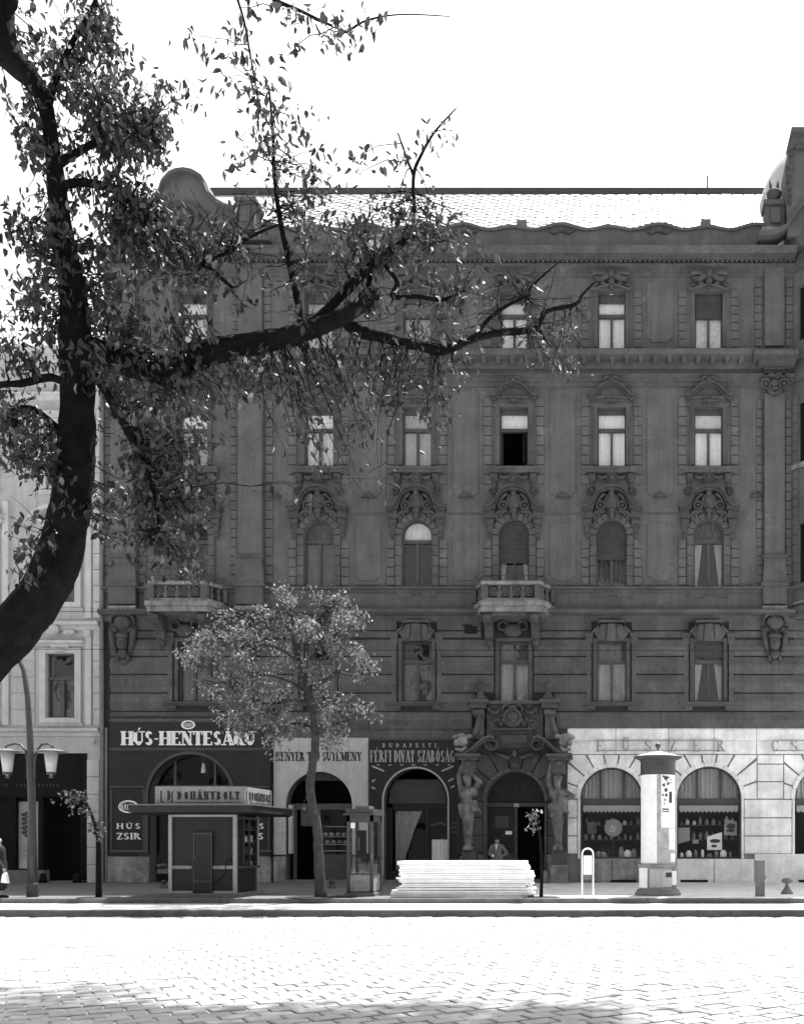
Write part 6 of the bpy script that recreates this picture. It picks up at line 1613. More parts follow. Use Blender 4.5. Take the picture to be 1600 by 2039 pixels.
# ------------------------------------------------------------------ litter stand, post, hydrant, bollards
def stand():
    D = 27.3
    xa, xb = PX(1158.5, D), PX(1180.5, D); zc = PZ(1701, D); r = (xb-xa)/2
    t = thing('arched_stand', ((xa+xb)/2, D, 0), 'white arched tube stand holding a white plate left of the advertising column', 'stand')
    pts = [(xa, D, 0.0), (xa, D, zc*0.5), (xa, D, zc)] + [((xa+xb)/2 - r*math.cos(PI*k/12), D, zc + r*math.sin(PI*k/12)) for k in range(1, 12)] + [(xb, D, zc), (xb, D, zc*0.5), (xb, D, 0.0)]
    MB().tube(pts, 0.024, 8).build('tube_frame', 'whitemetal', t, True)
    MB().box(xa+0.035, xb-0.04, D-0.05, D+0.05, PZ(1742, D), PZ(1704, D)).build('plate', 'whitemetal', t)
    MB().box(xa+0.055, xb-0.055, D-0.045, D+0.045, PZ(1751, D), PZ(1742.5, D)).build('plate_foot', 'zinc', t)
    MB().tube([(xa, D, PZ(1730, D)), (xa+0.06, D, PZ(1730, D))], 0.012, 6).tube([(xb, D, PZ(1730, D)), (xb-0.06, D, PZ(1730, D))], 0.012, 6).build('bracket', 'zinc', t)
stand()
def post():
    D = 27.5; xa, xb = PX(1505, D), PX(1522, D); z = PZ(1714, D)
    t = thing('grey_post', ((xa+xb)/2, D+0.12, 0), 'plain grey square concrete post near the kerb at the right', 'post')
    MB().plan([(xa, D), (xb, D), (xb, D+0.24), (xa, D+0.24)], 0, z-0.05).block(xa-0.008, xb+0.008, D-0.008, D+0.248, z-0.05, z, 0.012).build('shaft', 'concrete', t)
    MB().box(xb, xb+0.03, D+0.06, D+0.16, PZ(1752, D), PZ(1744, D)).build('lock_plate', 'concrete', t)
post()
def hydrant():
    D = 29.0; c = PX(1566, D)
    t = thing('hydrant', (c, D, 0), 'low grey hydrant with a wide cap beside the grey post at the right', 'hydrant')
    MB().lathe([(0.19, 0), (0.18, 0.04), (0.07, 0.2), (0.05, 0.24)], c, D, 14).build('foot', 'concrete', t, True)
    MB().lathe([(0.045, 0.2), (0.045, 0.32)], c, D, 10).build('stem', 'zinc', t)
    MB().lathe([(0.11, 0.32), (0.13, 0.34), (0.13, 0.44), (0.10, 0.47), (0.02, 0.48)], c, D, 14).build('cap', 'concrete', t, True)
    MB().box(c-0.16, c+0.16, D-0.04, D+0.04, 0.36, 0.42).build('outlet', 'concrete', t)
hydrant()
for px, where in ((326, 'left of the tobacco kiosk'), (660, 'left of the telephone booth')):
    D = 33.0; c = PX(px, D)
    o = MB().lathe([(0.17, 0), (0.16, 0.03), (0.09, 0.09), (0.08, 0.2), (0.10, 0.22), (0.05, 0.27)], c, D, 12).build('bollard', 'metal', None, True)
    tag(o, 'small dark iron bollard on the pavement %s' % where, 'bollard', 'small iron bollards')

# ------------------------------------------------------------------ street lamp with two lanterns
def street_lamp():
    D = 27.3
    t = thing('street_lamp', (PX(64, D), D, 0), 'tall dark curved lamp post with two opal lanterns at the left edge', 'street lamp')
    pts = [(65, 1790), (64, 1700), (63.5, 1600), (60, 1480), (55, 1390), (47, 1335), (36, 1310), (10, 1265), (-40, 1235), (-110, 1225)]
    rad = [0.13, 0.12, 0.10, 0.085, 0.07, 0.06, 0.055, 0.05, 0.045, 0.04]
    P3 = [W(a, b, D) for a, b in pts]; P3[0].z = 0.0
    MB().tube(P3, rad, 14).build('pole', 'metal', t, True)
    MB().lathe([(0.155, 0.0), (0.15, 0.35), (0.125, 0.4)], PX(64.6, D), D, 14).build('pole_foot', 'metal', t)
    for sg, cx in ((-1, 15), (1, 102)):
        base = 55 if sg < 0 else 69
        arm = [(base, 1552), (base, 1520), (base+sg*4, 1496), (base+sg*14, 1483), (base+sg*26, 1481), (cx+sg*3, 1486), (cx+sg*3, 1495)]
        a = MB().tube([W(x, y, D-0.02) for x, y in arm], [0.03, 0.03, 0.03, 0.03, 0.028, 0.025, 0.02], 8).build('lantern_arm', 'metal', t, True)
        l = W(cx, 1537, D); c = l.x; z0 = PZ(1538, D); z1 = PZ(1497, D)
        h = MB().lathe([(0.11, z0-0.07), (0.12, z0-0.05), (0.12, z0)], c, D, 16).build('lantern', 'metal', t)
        MB().lathe([(0.115, z0), (0.18, z1)], c, D, 20).build('lantern_glass', 'opal', h, True)
        MB().lathe([(0.36, z1), (0.365, z1+0.015), (0.25, z1+0.05), (0.08, z1+0.075), (0.03, z1+0.1)], c, D, 24).build('lantern_hat', 'zinc', h)
        MB().lathe([(0.02, z0-0.16), (0.07, z0-0.15), (0.03, z0-0.12), (0.05, z0-0.07)], c, D, 10).build('lantern_finial', 'zinc', h)
street_lamp()

# ------------------------------------------------------------------ overhead wires
for py, D, lab in ((1217, 34.0, 'upper of two thin overhead tram wires crossing the street'), (1292, 34.0, 'lower of two thin overhead tram wires crossing the street')):
    pts = [W(-120 + k*190, py + 1.0*math.sin(PI*k/10) + k*0.4, D) for k in range(11)]
    o = MB().tube(pts, 0.010, 5).build('overhead_wire', 'black'); tag(o, lab, 'wire', 'overhead wires')

# ------------------------------------------------------------------ people
def hand(mb, w, d, side, up=Vector((0, -1, 0)), s=1.0):
    """palm and five fingers from wrist w along d, a little curled; side = direction of the thumb"""
    d = Vector(d).normalized(); side = Vector(side).normalized(); w = Vector(w)
    nrm_ = d.cross(side).normalized()
    mb.caps(w, w + d*0.05*s, 0.022*s, 0.03*s, 8)
    for k, (o_, l) in enumerate(((0.027, 0.072), (0.009, 0.080), (-0.009, 0.074), (-0.026, 0.058))):
        b = w + d*0.072*s + side*o_*s
        m_ = b + (d*0.75 + nrm_*0.45).normalized()*l*0.5*s; e = m_ + (d*0.35 + nrm_*0.9).normalized()*l*0.5*s
        mb.caps(b, m_, 0.0095*s, 0.009*s, 7); mb.caps(m_, e, 0.009*s, 0.008*s, 7)
        mb.caps(w + d*0.02*s + side*o_*0.7*s, b, 0.014*s, 0.012*s, 7)
    t0 = w + d*0.02*s + side*0.03*s
    t1 = t0 + (side + d*0.6).normalized()*0.04*s
    mb.caps(t0, t1, 0.012*s, 0.011*s, 7); mb.caps(t1, t1 + (d + nrm_*0.4).normalized()*0.035*s, 0.011*s, 0.009*s, 7)

def man():
    D = 37.3; x = PX(989, D); z = 0.0
    q = lambda dx, dz, dy=0.0: Vector((x+dx, D-dy, z+dz))
    mb = MB()
    mb.ell(q(0, 1.60, .02), (0.075, 0.095, 0.115), 14, 10)           # skull and face
    mb.ell(q(0, 1.535, .05), (0.055, 0.06, 0.06), 10, 7); mb.ell(q(0, 1.59, .115), (0.014, 0.02, 0.024), 8, 6)
    for s_ in (-1, 1):
        mb.ell(q(s_*0.078, 1.595, .0), (0.012, 0.02, 0.03), 7, 5); mb.ell(q(s_*0.03, 1.575, .085), (0.022, 0.02, 0.02), 7, 5)
    mb.ell(q(0, 1.548, .10), (0.028, 0.012, 0.008), 8, 5); mb.caps(q(0, 1.52), q(0, 1.44), 0.055, 0.062)
    mb.caps(q(-.14, 1.38), q(.14, 1.38), 0.075, 0.075); mb.caps(q(0, 1.34), q(0, 1.0), 0.14, 0.14)
    mb.caps(q(-.09, .95), q(-.11, .5), 0.09, 0.06); mb.caps(q(.09, .95), q(.11, .5), 0.09, 0.06)
    mb.caps(q(-.11, .5), q(-.12, .1), 0.058, 0.042); mb.caps(q(.11, .5), q(.13, .1), 0.058, 0.042)
    for s_ in (-1, 1): mb.caps(q(s_*.12, .06), q(s_*.14, .05, .16), 0.045, 0.035)
    # right arm (left in view) bent in front, left arm on the hip
    e1, w1 = q(-.27, 1.10, .02), q(-.16, 1.02, .22)
    mb.caps(q(-.19, 1.36), e1, 0.055, 0.045); mb.caps(e1, w1, 0.042, 0.03); hand(mb, w1, (0.5, -0.8, 0.1), (0, 0, 1))
    e2, w2 = q(.36, 1.12, -.02), q(.19, 1.0, .1)
    mb.caps(q(.19, 1.36), e2, 0.055, 0.045); mb.caps(e2, w2, 0.042, 0.03); hand(mb, w2, (-0.7, -0.4, -0.5), (0, 0, 1))
    p = mb.build('person', 'skin'); remesh(p, 0.011, 1)
    tag(p, 'man in a grey jacket and flat cap standing by the carved doorway', 'person')
    c = MB()
    c.caps(q(-.13, 1.385), q(.13, 1.385), 0.095, 0.095); c.caps(q(0, 1.35, .01), q(0, 1.0, .02), 0.185, 0.18); c.caps(q(-.04, 1.05, .02), q(-.05, .84, .02), 0.17, 0.18); c.caps(q(.04, 1.05, .02), q(.05, .84, .02), 0.17, 0.18)
    c.caps(q(-.19, 1.37), e1, 0.085, 0.072); c.caps(e1, q(-.175, 1.03, .19), 0.07, 0.05); c.caps(q(.19, 1.37), e2, 0.085, 0.072); c.caps(e2, q(.21, 1.01, .085), 0.07, 0.05)
    remesh(c.build('jacket', 'coat', p), 0.016, 2)
    MB().prism([(x-0.035, 1.47), (x+0.035, 1.47), (x+0.012, 1.27), (x-0.012, 1.27)], D-0.215, D-0.12).build('shirt', 'curtain', p)
    k = MB(); k.ell(q(0, 1.685, .01), (0.105, 0.12, 0.05), 14, 8); k.ell(q(0, 1.662, .105), (0.075, 0.06, 0.012), 12, 6)
    k.build('cap', 'coatdark', p, True)
    tr = MB(); tr.caps(q(-.08, .92), q(-.11, .12), 0.115, 0.085); tr.caps(q(.08, .92), q(.12, .12), 0.115, 0.085); tr.caps(q(-.06, .95), q(.06, .95), 0.13, 0.13)
    remesh(tr.build('trousers', 'coatdark', p), 0.018, 2)
    sh_ = MB()
    for s_ in (-1, 1): sh_.caps(q(s_*.12, .05), q(s_*.145, .04, .17), 0.056, 0.045)
    sh_.build('shoes', 'black', p, True)
    pp = MB().box(x-0.15, x-0.07, D-0.36, D-0.33, 1.0, 1.08).build('folded_paper', 'paper'); tag(pp, 'small folded white paper in the hand of the man at the doorway', 'paper')
man()

def passer():
    D = 26.95; x = PX(-3, D)
    q = lambda dx, dz, dy=0.0: Vector((x+dx, D-dy, dz))
    mb = MB()
    mb.ell(q(-.02, 1.50, .0), (0.085, 0.075, 0.11), 14, 10); mb.ell(q(.05, 1.48, 0), (0.02, 0.015, 0.02), 8, 6); mb.ell(q(.02, 1.43), (0.05, 0.05, 0.05)); mb.ell(q(-.03, 1.5, .075), (0.02, 0.012, 0.03), 7, 5); mb.ell(q(-.03, 1.5, -.075), (0.02, 0.012, 0.03), 7, 5)
    mb.caps(q(-.02, 1.42), q(-.02, 1.34), 0.05, 0.06); mb.caps(q(0, 1.28, .12), q(0, 1.28, -.12), 0.07, 0.07); mb.caps(q(0, 1.25), q(0, .9), 0.13, 0.13)
    mb.caps(q(0, .88, .07), q(.10, .48, .07), 0.085, 0.055); mb.caps(q(.10, .48, .07), q(.12, .08, .07), 0.055, 0.04); mb.caps(q(0, .88, -.07), q(-.06, .46, -.07), 0.085, 0.055); mb.caps(q(-.06, .46, -.07), q(-.26, .14, -.07), 0.055, 0.04)
    mb.caps(q(.10, .045, .07), q(.27, .035, .07), 0.045, 0.035); mb.caps(q(-.27, .09, -.07), q(-.15, .03, -.07), 0.045, 0.035)
    e, w = q(.10, 1.0, .2), q(.26, .78, .2)
    mb.caps(q(0, 1.27, .17), e, 0.055, 0.045); mb.caps(e, w, 0.042, 0.03); hand(mb, w, (0.5, 0, -0.8), (0.6, 0.0, 0.4))
    e2, w2 = q(-.14, 1.0, -.2), q(-.16, .76, -.18)
    mb.caps(q(0, 1.27, -.17), e2, 0.055, 0.045); mb.caps(e2, w2, 0.042, 0.03); hand(mb, w2, (0.1, 0, -1), (1, 0, 0))
    p = mb.build('person', 'skin'); remesh(p, 0.011, 1)
    tag(p, 'passer-by in a long dark coat cut off by the left edge, holding a white bag', 'person')
    c = MB(); c.caps(q(0, 1.28, .12), q(0, 1.28, -.12), 0.10, 0.10); c.caps(q(0, 1.27), q(0.0, .9), 0.18, 0.19); c.caps(q(0, .95, .05), q(.05, .38, .06), 0.18, 0.22); c.caps(q(0, .95, -.05), q(-.03, .38, -.06), 0.18, 0.22)
    c.caps(q(0, 1.27, .17), e, 0.085, 0.07); c.caps(e, q(.235, .815, .2), 0.068, 0.05); c.caps(q(0, 1.27, -.17), e2, 0.085, 0.07); c.caps(e2, q(-.155, .80, -.18), 0.068, 0.05)
    remesh(c.build('coat', 'coatdark', p), 0.018, 3)
    h = MB(); h.ell(q(-.03, 1.54), (0.105, 0.095, 0.095), 14, 8); h.ell(q(-.06, 1.47), (0.07, 0.09, 0.10), 12, 8); h.build('hair', 'neigh', p, True)
    s_ = MB(); s_.caps(q(.09, .04, .07), q(.28, .035, .07), 0.055, 0.042); s_.caps(q(-.28, .09, -.07), q(-.15, .035, -.07), 0.055, 0.042); s_.build('shoes', 'black', p, True)
    bag = MB().prism([(x+0.22, 0.42), (x+0.40, 0.40), (x+0.36, 0.62), (x+0.31, 0.70), (x+0.26, 0.62)], D-0.26, D-0.15).build('paper_bag', 'paper')
    tag(bag, 'small white paper bag carried by the passer-by at the left edge', 'bag')
passer()

# ------------------------------------------------------------------ trees
def smooth_path(pts, rad, n=5):
    out, ro = [], []
    for i in range(len(pts)-1):
        p0, p1, p2, p3 = pts[max(i-1, 0)], pts[i], pts[i+1], pts[min(i+2, len(pts)-1)]
        for k in range(n):
            t = k/n
            out.append(0.5*((2*p1) + (p2-p0)*t + (2*p0-5*p1+4*p2-p3)*t*t + (3*p1-p0-3*p2+p3)*t**3)); ro.append(rad[i]+(rad[i+1]-rad[i])*t)
    out.append(pts[-1]); ro.append(rad[-1])
    return out, ro
def rough_tube(mb, pts, rad, n, amp, seed):
    r = random.Random(seed)
    o = len(mb.v)
    mb.tube(pts, rad, n)
    m_ = len(pts)
    for i in range(m_):
        c = Vector(pts[i])
        for k in range(n):
            v = Vector(mb.v[o+i*n+k]); ridge = amp*0.7*math.sin(k*2.4+i*0.35) + amp*0.8*math.sin(i*0.9+k*0.5+seed)*math.sin(i*0.37)
            mb.v[o+i*n+k] = tuple(c + (v-c)*(1 + amp*(r.random()-0.5)*1.6 + ridge))
def leaf_mesh(name, centers, axes, sizes, tones, m, parent, curl=0.25, wide=0.55):
    n = len(centers)
    C = np.array(centers); A = np.array(axes); A /= np.linalg.norm(A, axis=1)[:, None]
    R = RNG.normal(size=(n, 3)); Sd = np.cross(A, R); Sd /= np.linalg.norm(Sd, axis=1)[:, None]
    Nn = np.cross(A, Sd); l = np.array(sizes)[:, None]; w = l*wide*RNG.uniform(0.55, 1.15, (n, 1)); cu = l*curl*RNG.uniform(-0.4, 1.2, (n, 1)); fd = w*RNG.uniform(0.05, 0.5, (n, 1))
    base = C; mid = C + A*l*0.5 + Nn*cu*0.5; tip = C + A*l - Nn*cu*0.3
    l1 = C + A*l*0.22 + Sd*w*0.42 + Nn*fd; l2 = C + A*l*0.58 + Sd*w*0.46 + Nn*(fd+cu*0.5); r1 = C + A*l*0.22 - Sd*w*0.42 + Nn*fd; r2 = C + A*l*0.58 - Sd*w*0.46 + Nn*(fd+cu*0.5)
    V = np.stack([base, l1, l2, tip, r2, r1, mid], 1).reshape(-1, 3)
    F = np.array([[0,1,6],[1,2,6],[2,3,6],[0,6,5],[6,4,5],[6,3,4]])
    F = (F[None] + 7*np.arange(n)[:, None, None]).reshape(-1, 3)
    me = bpy.data.meshes.new(name); me.from_pydata(V.tolist(), [], F.tolist()); me.update()
    at = me.attributes.new('tone', 'FLOAT', 'POINT'); at.data.foreach_set('value', np.repeat(np.array(tones, dtype=np.float32), 7))
    o = put(name, me, m, parent); return o

class Tree:
    def __init__(self, root, bark, seed):
        self.root, self.bark, self.r = root, bark, random.Random(seed)
        self.nodes = []; self.C, self.A, self.Z, self.T = [], [], [], []
        self.tw = MB(); self.seed = seed
    def limb(self, name, pts, rad, n=12, amp=0.10, sub=6):
        p, r = smooth_path([Vector(q) for q in pts], rad, sub)
        mb = MB(); rough_tube(mb, p, r, n, amp, self.seed + len(self.nodes))
        o = mb.build(name, self.bark, self.root, True)
        for a, b in zip(p, r): self.nodes.append((a, b))
        return o
    def nearest(self, p, k=1.0):
        return min(self.nodes, key=lambda q: (q[0]-p).length)
    def twig(self, p0, p1, r0, n=6, sag=0.06, leaves=0, size=0.11, tone=(0.5, 1.2), droop=0.8, forks=0, spread=0.12):
        d = p1 - p0; ln = d.length
        side = Vector((self.r.gauss(0, 1), self.r.gauss(0, 1), self.r.gauss(0, 1)))*0.07*ln
        pts = []
        for i in range(n+1):
            t = i/n
            j = Vector((self.r.gauss(0, 1), self.r.gauss(0, 1), self.r.gauss(0, 1)))*0.02*ln*(1 if 0 < i < n else 0)
            pts.append(p0 + d*t + side*math.sin(PI*t) + j - Vector((0, 0, sag*ln*t*t)))
        self.tw.tube(pts, [r0*(1-0.75*i/n) for i in range(n+1)], 5)
        for k in range(leaves):
            t = self.r.uniform(0.25, 1.0); i = min(int(t*n), n-1)
            p = pts[i].lerp(pts[i+1], t*n-i) + Vector((self.r.gauss(0, spread), self.r.gauss(0, spread), self.r.gauss(0, spread)))
            self.C.append(tuple(p)); self.A.append((self.r.gauss(0, 0.5), self.r.gauss(0, 0.5), -droop+self.r.gauss(0, 0.45)))
            self.Z.append(size*self.r.uniform(0.65, 1.25)); self.T.append(self.r.uniform(*tone) * ((4.0 if self.bark == 'bark' else 1.7) if self.r.random() < 0.04 else 1.0))  # a few leaves get a brighter tone as painted sunlit highlights
        for f in range(forks):
            t = self.r.uniform(0.3, 0.85); i = int(t*n); q = pts[i]
            e = q + Vector((self.r.gauss(0, 1), self.r.gauss(0, 1), self.r.gauss(0, 1)-0.3))*ln*0.28
            self.tw.tube([q, q.lerp(e, 0.5)+Vector((0, 0, 0.02*ln)), e], [r0*0.5, r0*0.35, r0*0.15], 4)
        return pts
    def finish(self, leafm, curl=0.25, wide=0.55, crown='crown'):
        o = self.tw.build('twigs', self.bark, self.root)
        leaf_mesh(crown, self.C, self.A, self.Z, self.T, leafm, self.root, curl, wide)

# the big tree in the foreground, left
fg = thing('street_tree', (PX(-240, 8.0), 8.0, ROAD_Z), 'big dark foreground tree leaning in from the left with long crooked limbs', 'tree')
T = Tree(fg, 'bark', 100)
def FW(pts, D0, D1=None):
    n = len(pts); D1 = D1 if D1 is not None else D0
    P3, R3 = [], []
    for i, (a, b, r) in enumerate(pts):
        D = D0 + (D1-D0)*i/max(n-1, 1); P3.append(W(a, b, D)); R3.append(r*D/FPX)
    return P3, R3
def limb(name, pts, D0, D1=None, n=14, amp=0.11): T.limb(name, *FW(pts, D0, D1), n=n, amp=amp)
limb('trunk', [(-245, 2110, 105), (-240, 1900, 92), (-225, 1650, 84), (-150, 1450, 66), (-60, 1342, 50), (5, 1278, 44), (62, 1212, 42), (106, 1140, 42), (130, 1060, 37), (146, 960, 35), (153, 860, 33), (154, 760, 30), (150, 660, 29), (146, 585, 24), (128, 490, 21), (116, 400, 18), (108, 330, 15), (98, 250, 13), (78, 180, 16), (30, 125, 24), (-40, 70, 26)], 8.0, 8.0, 26, 0.05)
limb('limb', [(158, 700, 28), (200, 706, 27), (250, 720, 26), (310, 735, 27), (352, 735, 25), (400, 706, 25), (480, 688, 22), (560, 674, 19), (620, 655, 17), (680, 632, 14), (710, 614, 13), (730, 595, 16), (742, 584, 14), (752, 574, 6)], 8.0, 8.9, 20, 0.07)
limb('branch', [(600, 655, 11), (640, 628, 9.5), (700, 567, 8.5), (745, 525, 8), (800, 483, 7.5), (812, 474, 4)], 8.7, 8.9, 10)
limb('branch', [(822, 470, 4), (824, 420, 4), (823, 350, 3.5), (840, 305, 3), (865, 262, 2.2), (908, 215, 1.2)], 8.9, 8.9, 8)
limb('branch', [(823, 350, 3), (808, 310, 2.4), (792, 265, 1.6)], 8.9, 8.9, 8)
limb('branch', [(690, 640, 11), (720, 662, 12), (780, 676, 10), (830, 688, 9), (880, 698, 9), (940, 674, 8), (1000, 661, 7), (1060, 656, 6.5), (1078, 632, 5.5), (1090, 618, 5), (1143, 606, 4), (1160, 585, 3), (1185, 560, 1.5)], 8.9, 9.4, 9)
limb('branch', [(945, 672, 4.5), (975, 632, 4), (1020, 602, 4), (1050, 588, 4), (1056, 572, 3), (1090, 540, 2), (1120, 515, 1)], 9.0, 9.2, 8)
limb('branch', [(600, 650, 8), (590, 590, 6.5), (575, 520, 6), (558, 440, 5), (546, 350, 4), (543, 260, 3), (535, 170, 1.6)], 8.7, 8.8, 8)
limb('branch', [(740, 590, 6), (735, 560, 5), (755, 520, 5), (790, 560, 5), (782, 590, 5), (830, 590, 4.5), (880, 596, 4), (920, 580, 2)], 8.9, 9.2, 8)
limb('branch', [(185, 742, 9), (222, 800, 8), (262, 872, 7), (290, 930, 5), (312, 1000, 4), (316, 1060, 2.5)], 7.9, 7.8, 8)
limb('branch', [(122, 368, 8), (170, 364, 8), (220, 374, 8), (252, 402, 7), (292, 432, 7), (332, 462, 6.5), (400, 520, 6), (430, 545, 5), (462, 572, 3)], 8.0, 8.4, 9)
limb('branch', [(400, 520, 4), (440, 508, 4), (500, 470, 3), (560, 445, 2)], 8.3, 8.6, 7)
limb('branch', [(140, 765, 8), (100, 752, 8), (50, 762, 7), (-10, 768, 6), (-60, 800, 4)], 8.0, 7.8, 8)
limb('branch', [(132, 870, 8), (90, 830, 6), (55, 810, 4), (20, 818, 3)], 8.0, 7.9, 8)
limb('branch', [(60, 1180, 16), (48, 1172, 9), (30, 1166, 3)], 7.9, 7.85, 8)
limb('branch', [(108, 330, 9), (160, 300, 7), (215, 270, 6), (270, 255, 4), (320, 220, 2)], 8.0, 8.0, 8)
limb('branch', [(90, 220, 9), (115, 150, 7), (140, 90, 5), (170, 40, 4), (200, -20, 3)], 8.0, 7.9, 8)
limb('branch', [(30, 125, 22), (5, 40, 20), (10, -10, 22), (30, -60, 22)], 8.0, 8.0, 10)
limb('branch', [(30, -60, 18), (200, -170, 16), (420, -140, 9), (520, -20, 4), (600, 22, 3), (690, 64, 2.2)], 8.0, 7.5, 9)
limb('branch', [(690, 64, 2), (730, 40, 1.8), (800, 28, 1.4), (895, 32, 0.8)], 7.5, 7.5, 7)
limb('branch', [(420, -140, 4), (480, 20, 2.4), (500, 120, 1.8), (520, 230, 1.2)], 7.8, 7.8, 7)
def cluster(cx, cy, rx, ry, n, D, size=0.078, tone=(0.3, 1.4), per=14, dz=0.5, droop=0.85, spread=0.055):
    k = max(1, int(n*2.9)//per)
    for i in range(k):
        a = T.r.uniform(0, 2*PI); q = math.sqrt(T.r.random())
        e = W(cx + rx*q*math.cos(a), cy + ry*q*math.sin(a), D + T.r.uniform(-dz, dz))
        base, br = T.nearest(e)
        if (e-base).length > 0.75:                      # start the twig part-way, from a neighbouring twig
            base = e + (base-e).normalized()*0.75 if i > 2 else base
        T.twig(base, e, min(0.006, br*0.5), leaves=per, size=size, tone=tone, forks=1, droop=droop, spread=spread, sag=0.10)
for a in (
 # against the sky, upper left
 (185, 60, 40, 60, 70, 8.0), (215, 110, 45, 60, 90, 8.0), (120, 70, 40, 35, 35, 8.0), (230, 200, 75, 70, 190, 8.0), (270, 270, 70, 60, 190, 8.1), (310, 300, 25, 50, 60, 8.1), (180, 230, 60, 50, 80, 8.0), (140, 130, 50, 50, 60, 8.0), (60, 100, 50, 40, 40, 8.0),
 (90, 290, 60, 40, 45, 8.0), (30, 220, 35, 40, 30, 8.0), (215, 340, 45, 35, 60, 8.0), (60, 285, 30, 30, 30, 8.0), (70, 400, 40, 40, 34, 7.9), (20, 420, 30, 40, 30, 7.9), (45, 475, 50, 40, 45, 7.9), (90, 490, 35, 40, 30, 7.9), (40, 560, 45, 40, 55, 7.9), (30, 640, 45, 50, 90, 7.9), (75, 690, 50, 40, 70, 7.9), (160, 420, 30, 40, 24, 7.9),
 (345, 145, 45, 20, 18, 8.0), (400, 190, 30, 40, 8, 8.0), (370, 40, 24, 40, 11, 7.6), (470, 50, 40, 50, 18, 7.6), (490, 90, 26, 26, 9, 7.6), (560, 100, 14, 25, 5, 7.6), (590, 20, 30, 16, 7, 7.5), (520, 165, 45, 30, 19, 7.7), (460, 170, 30, 30, 8, 7.7), (535, 225, 26, 35, 16, 7.8), (540, 300, 35, 40, 18, 8.6), (585, 310, 40, 40, 12, 8.6), (440, 330, 40, 22, 12, 8.3), (545, 360, 40, 25, 9, 8.7),
 (645, 260, 25, 30, 12, 8.8), (665, 310, 30, 45, 19, 8.8), (690, 345, 16, 35, 14, 8.8), (650, 345, 30, 20, 8, 8.8), (845, 240, 20, 20, 5, 8.9), (790, 300, 14, 30, 5, 8.9), (915, 275, 6, 10, 5, 8.9),
 (620, 30, 40, 14, 16, 7.5), (690, 55, 36, 16, 16, 7.5), (750, 40, 30, 10, 6, 7.5),
 # over the gable and the left bay
 (300, 400, 50, 40, 110, 8.3), (250, 450, 60, 50, 130, 8.2), (330, 450, 60, 50, 130, 8.3), (230, 520, 50, 60, 110, 8.1), (300, 540, 60, 60, 120, 8.2), (390, 480, 50, 40, 60, 8.4), (440, 440, 40, 35, 40, 8.4), (240, 610, 50, 60, 120, 8.1), (300, 650, 60, 40, 90, 8.1), (380, 600, 40, 40, 30, 8.3), (205, 680, 40, 40, 60, 8.0),
 # along the upper branch
 (640, 420, 60, 40, 42, 8.8), (700, 400, 60, 40, 49, 8.8), (620, 490, 60, 40, 42, 8.8), (720, 470, 60, 40, 56, 8.9), (790, 440, 50, 40, 42, 8.9), (860, 450, 45, 35, 49, 9.0), (930, 470, 45, 25, 32, 9.0), (820, 530, 70, 35, 42, 9.0), (900, 540, 50, 40, 28, 9.0), (700, 540, 50, 40, 35, 8.9), (480, 520, 60, 40, 28, 8.6), (550, 600, 60, 30, 18, 8.7), (900, 440, 40, 30, 28, 9.0),
 # hanging under the limb
 (760, 620, 50, 30, 28, 8.9), (870, 640, 60, 30, 28, 9.0), (640, 730, 60, 35, 42, 8.8), (560, 740, 60, 40, 42, 8.7), (480, 760, 60, 40, 56, 8.5), (400, 770, 60, 40, 62, 8.3), (300, 790, 60, 40, 62, 8.1), (230, 770, 40, 40, 35, 8.0), (340, 850, 60, 40, 70, 8.1), (430, 840, 40, 40, 42, 8.3), (280, 900, 50, 40, 49, 8.0), (360, 920, 50, 40, 77, 8.1), (390, 980, 45, 50, 84, 8.1), (300, 990, 60, 40, 62, 8.0), (250, 1010, 40, 40, 35, 7.9), (350, 1060, 60, 40, 77, 8.0), (390, 1120, 40, 30, 42, 8.0), (240, 1060, 40, 30, 25, 7.9), (330, 1130, 40, 24, 18, 8.0),
 (600, 850, 40, 50, 35, 8.8), (640, 900, 40, 40, 28, 8.8), (720, 780, 50, 50, 42, 8.9), (720, 860, 40, 50, 35, 8.9), (770, 800, 40, 50, 35, 8.9), (850, 790, 40, 50, 35, 9.0), (880, 860, 22, 50, 18, 9.0), (740, 950, 26, 40, 16, 8.9), (770, 1000, 16, 25, 8, 8.9), (660, 990, 30, 16, 7, 8.8), (800, 730, 50, 40, 21, 8.9), (900, 740, 50, 30, 16, 9.1),
 (1125, 720, 26, 45, 23, 9.4), (1150, 735, 20, 22, 14, 9.4), (1060, 700, 30, 30, 9, 9.3), (1100, 690, 40, 20, 9, 9.4), (990, 600, 40, 30, 8, 9.1), (1030, 690, 40, 20, 7, 9.2),
 # at the left edge
 (30, 820, 40, 40, 60, 7.9), (50, 890, 45, 30, 80, 7.9), (75, 915, 30, 35, 50, 7.9), (20, 900, 30, 40, 40, 7.8), (45, 1060, 40, 40, 30, 7.8), (70, 1100, 30, 30, 20, 7.8), (100, 930, 20, 40, 16, 7.9), (20, 1010, 24, 24, 10, 7.8)):
    cluster(*a)
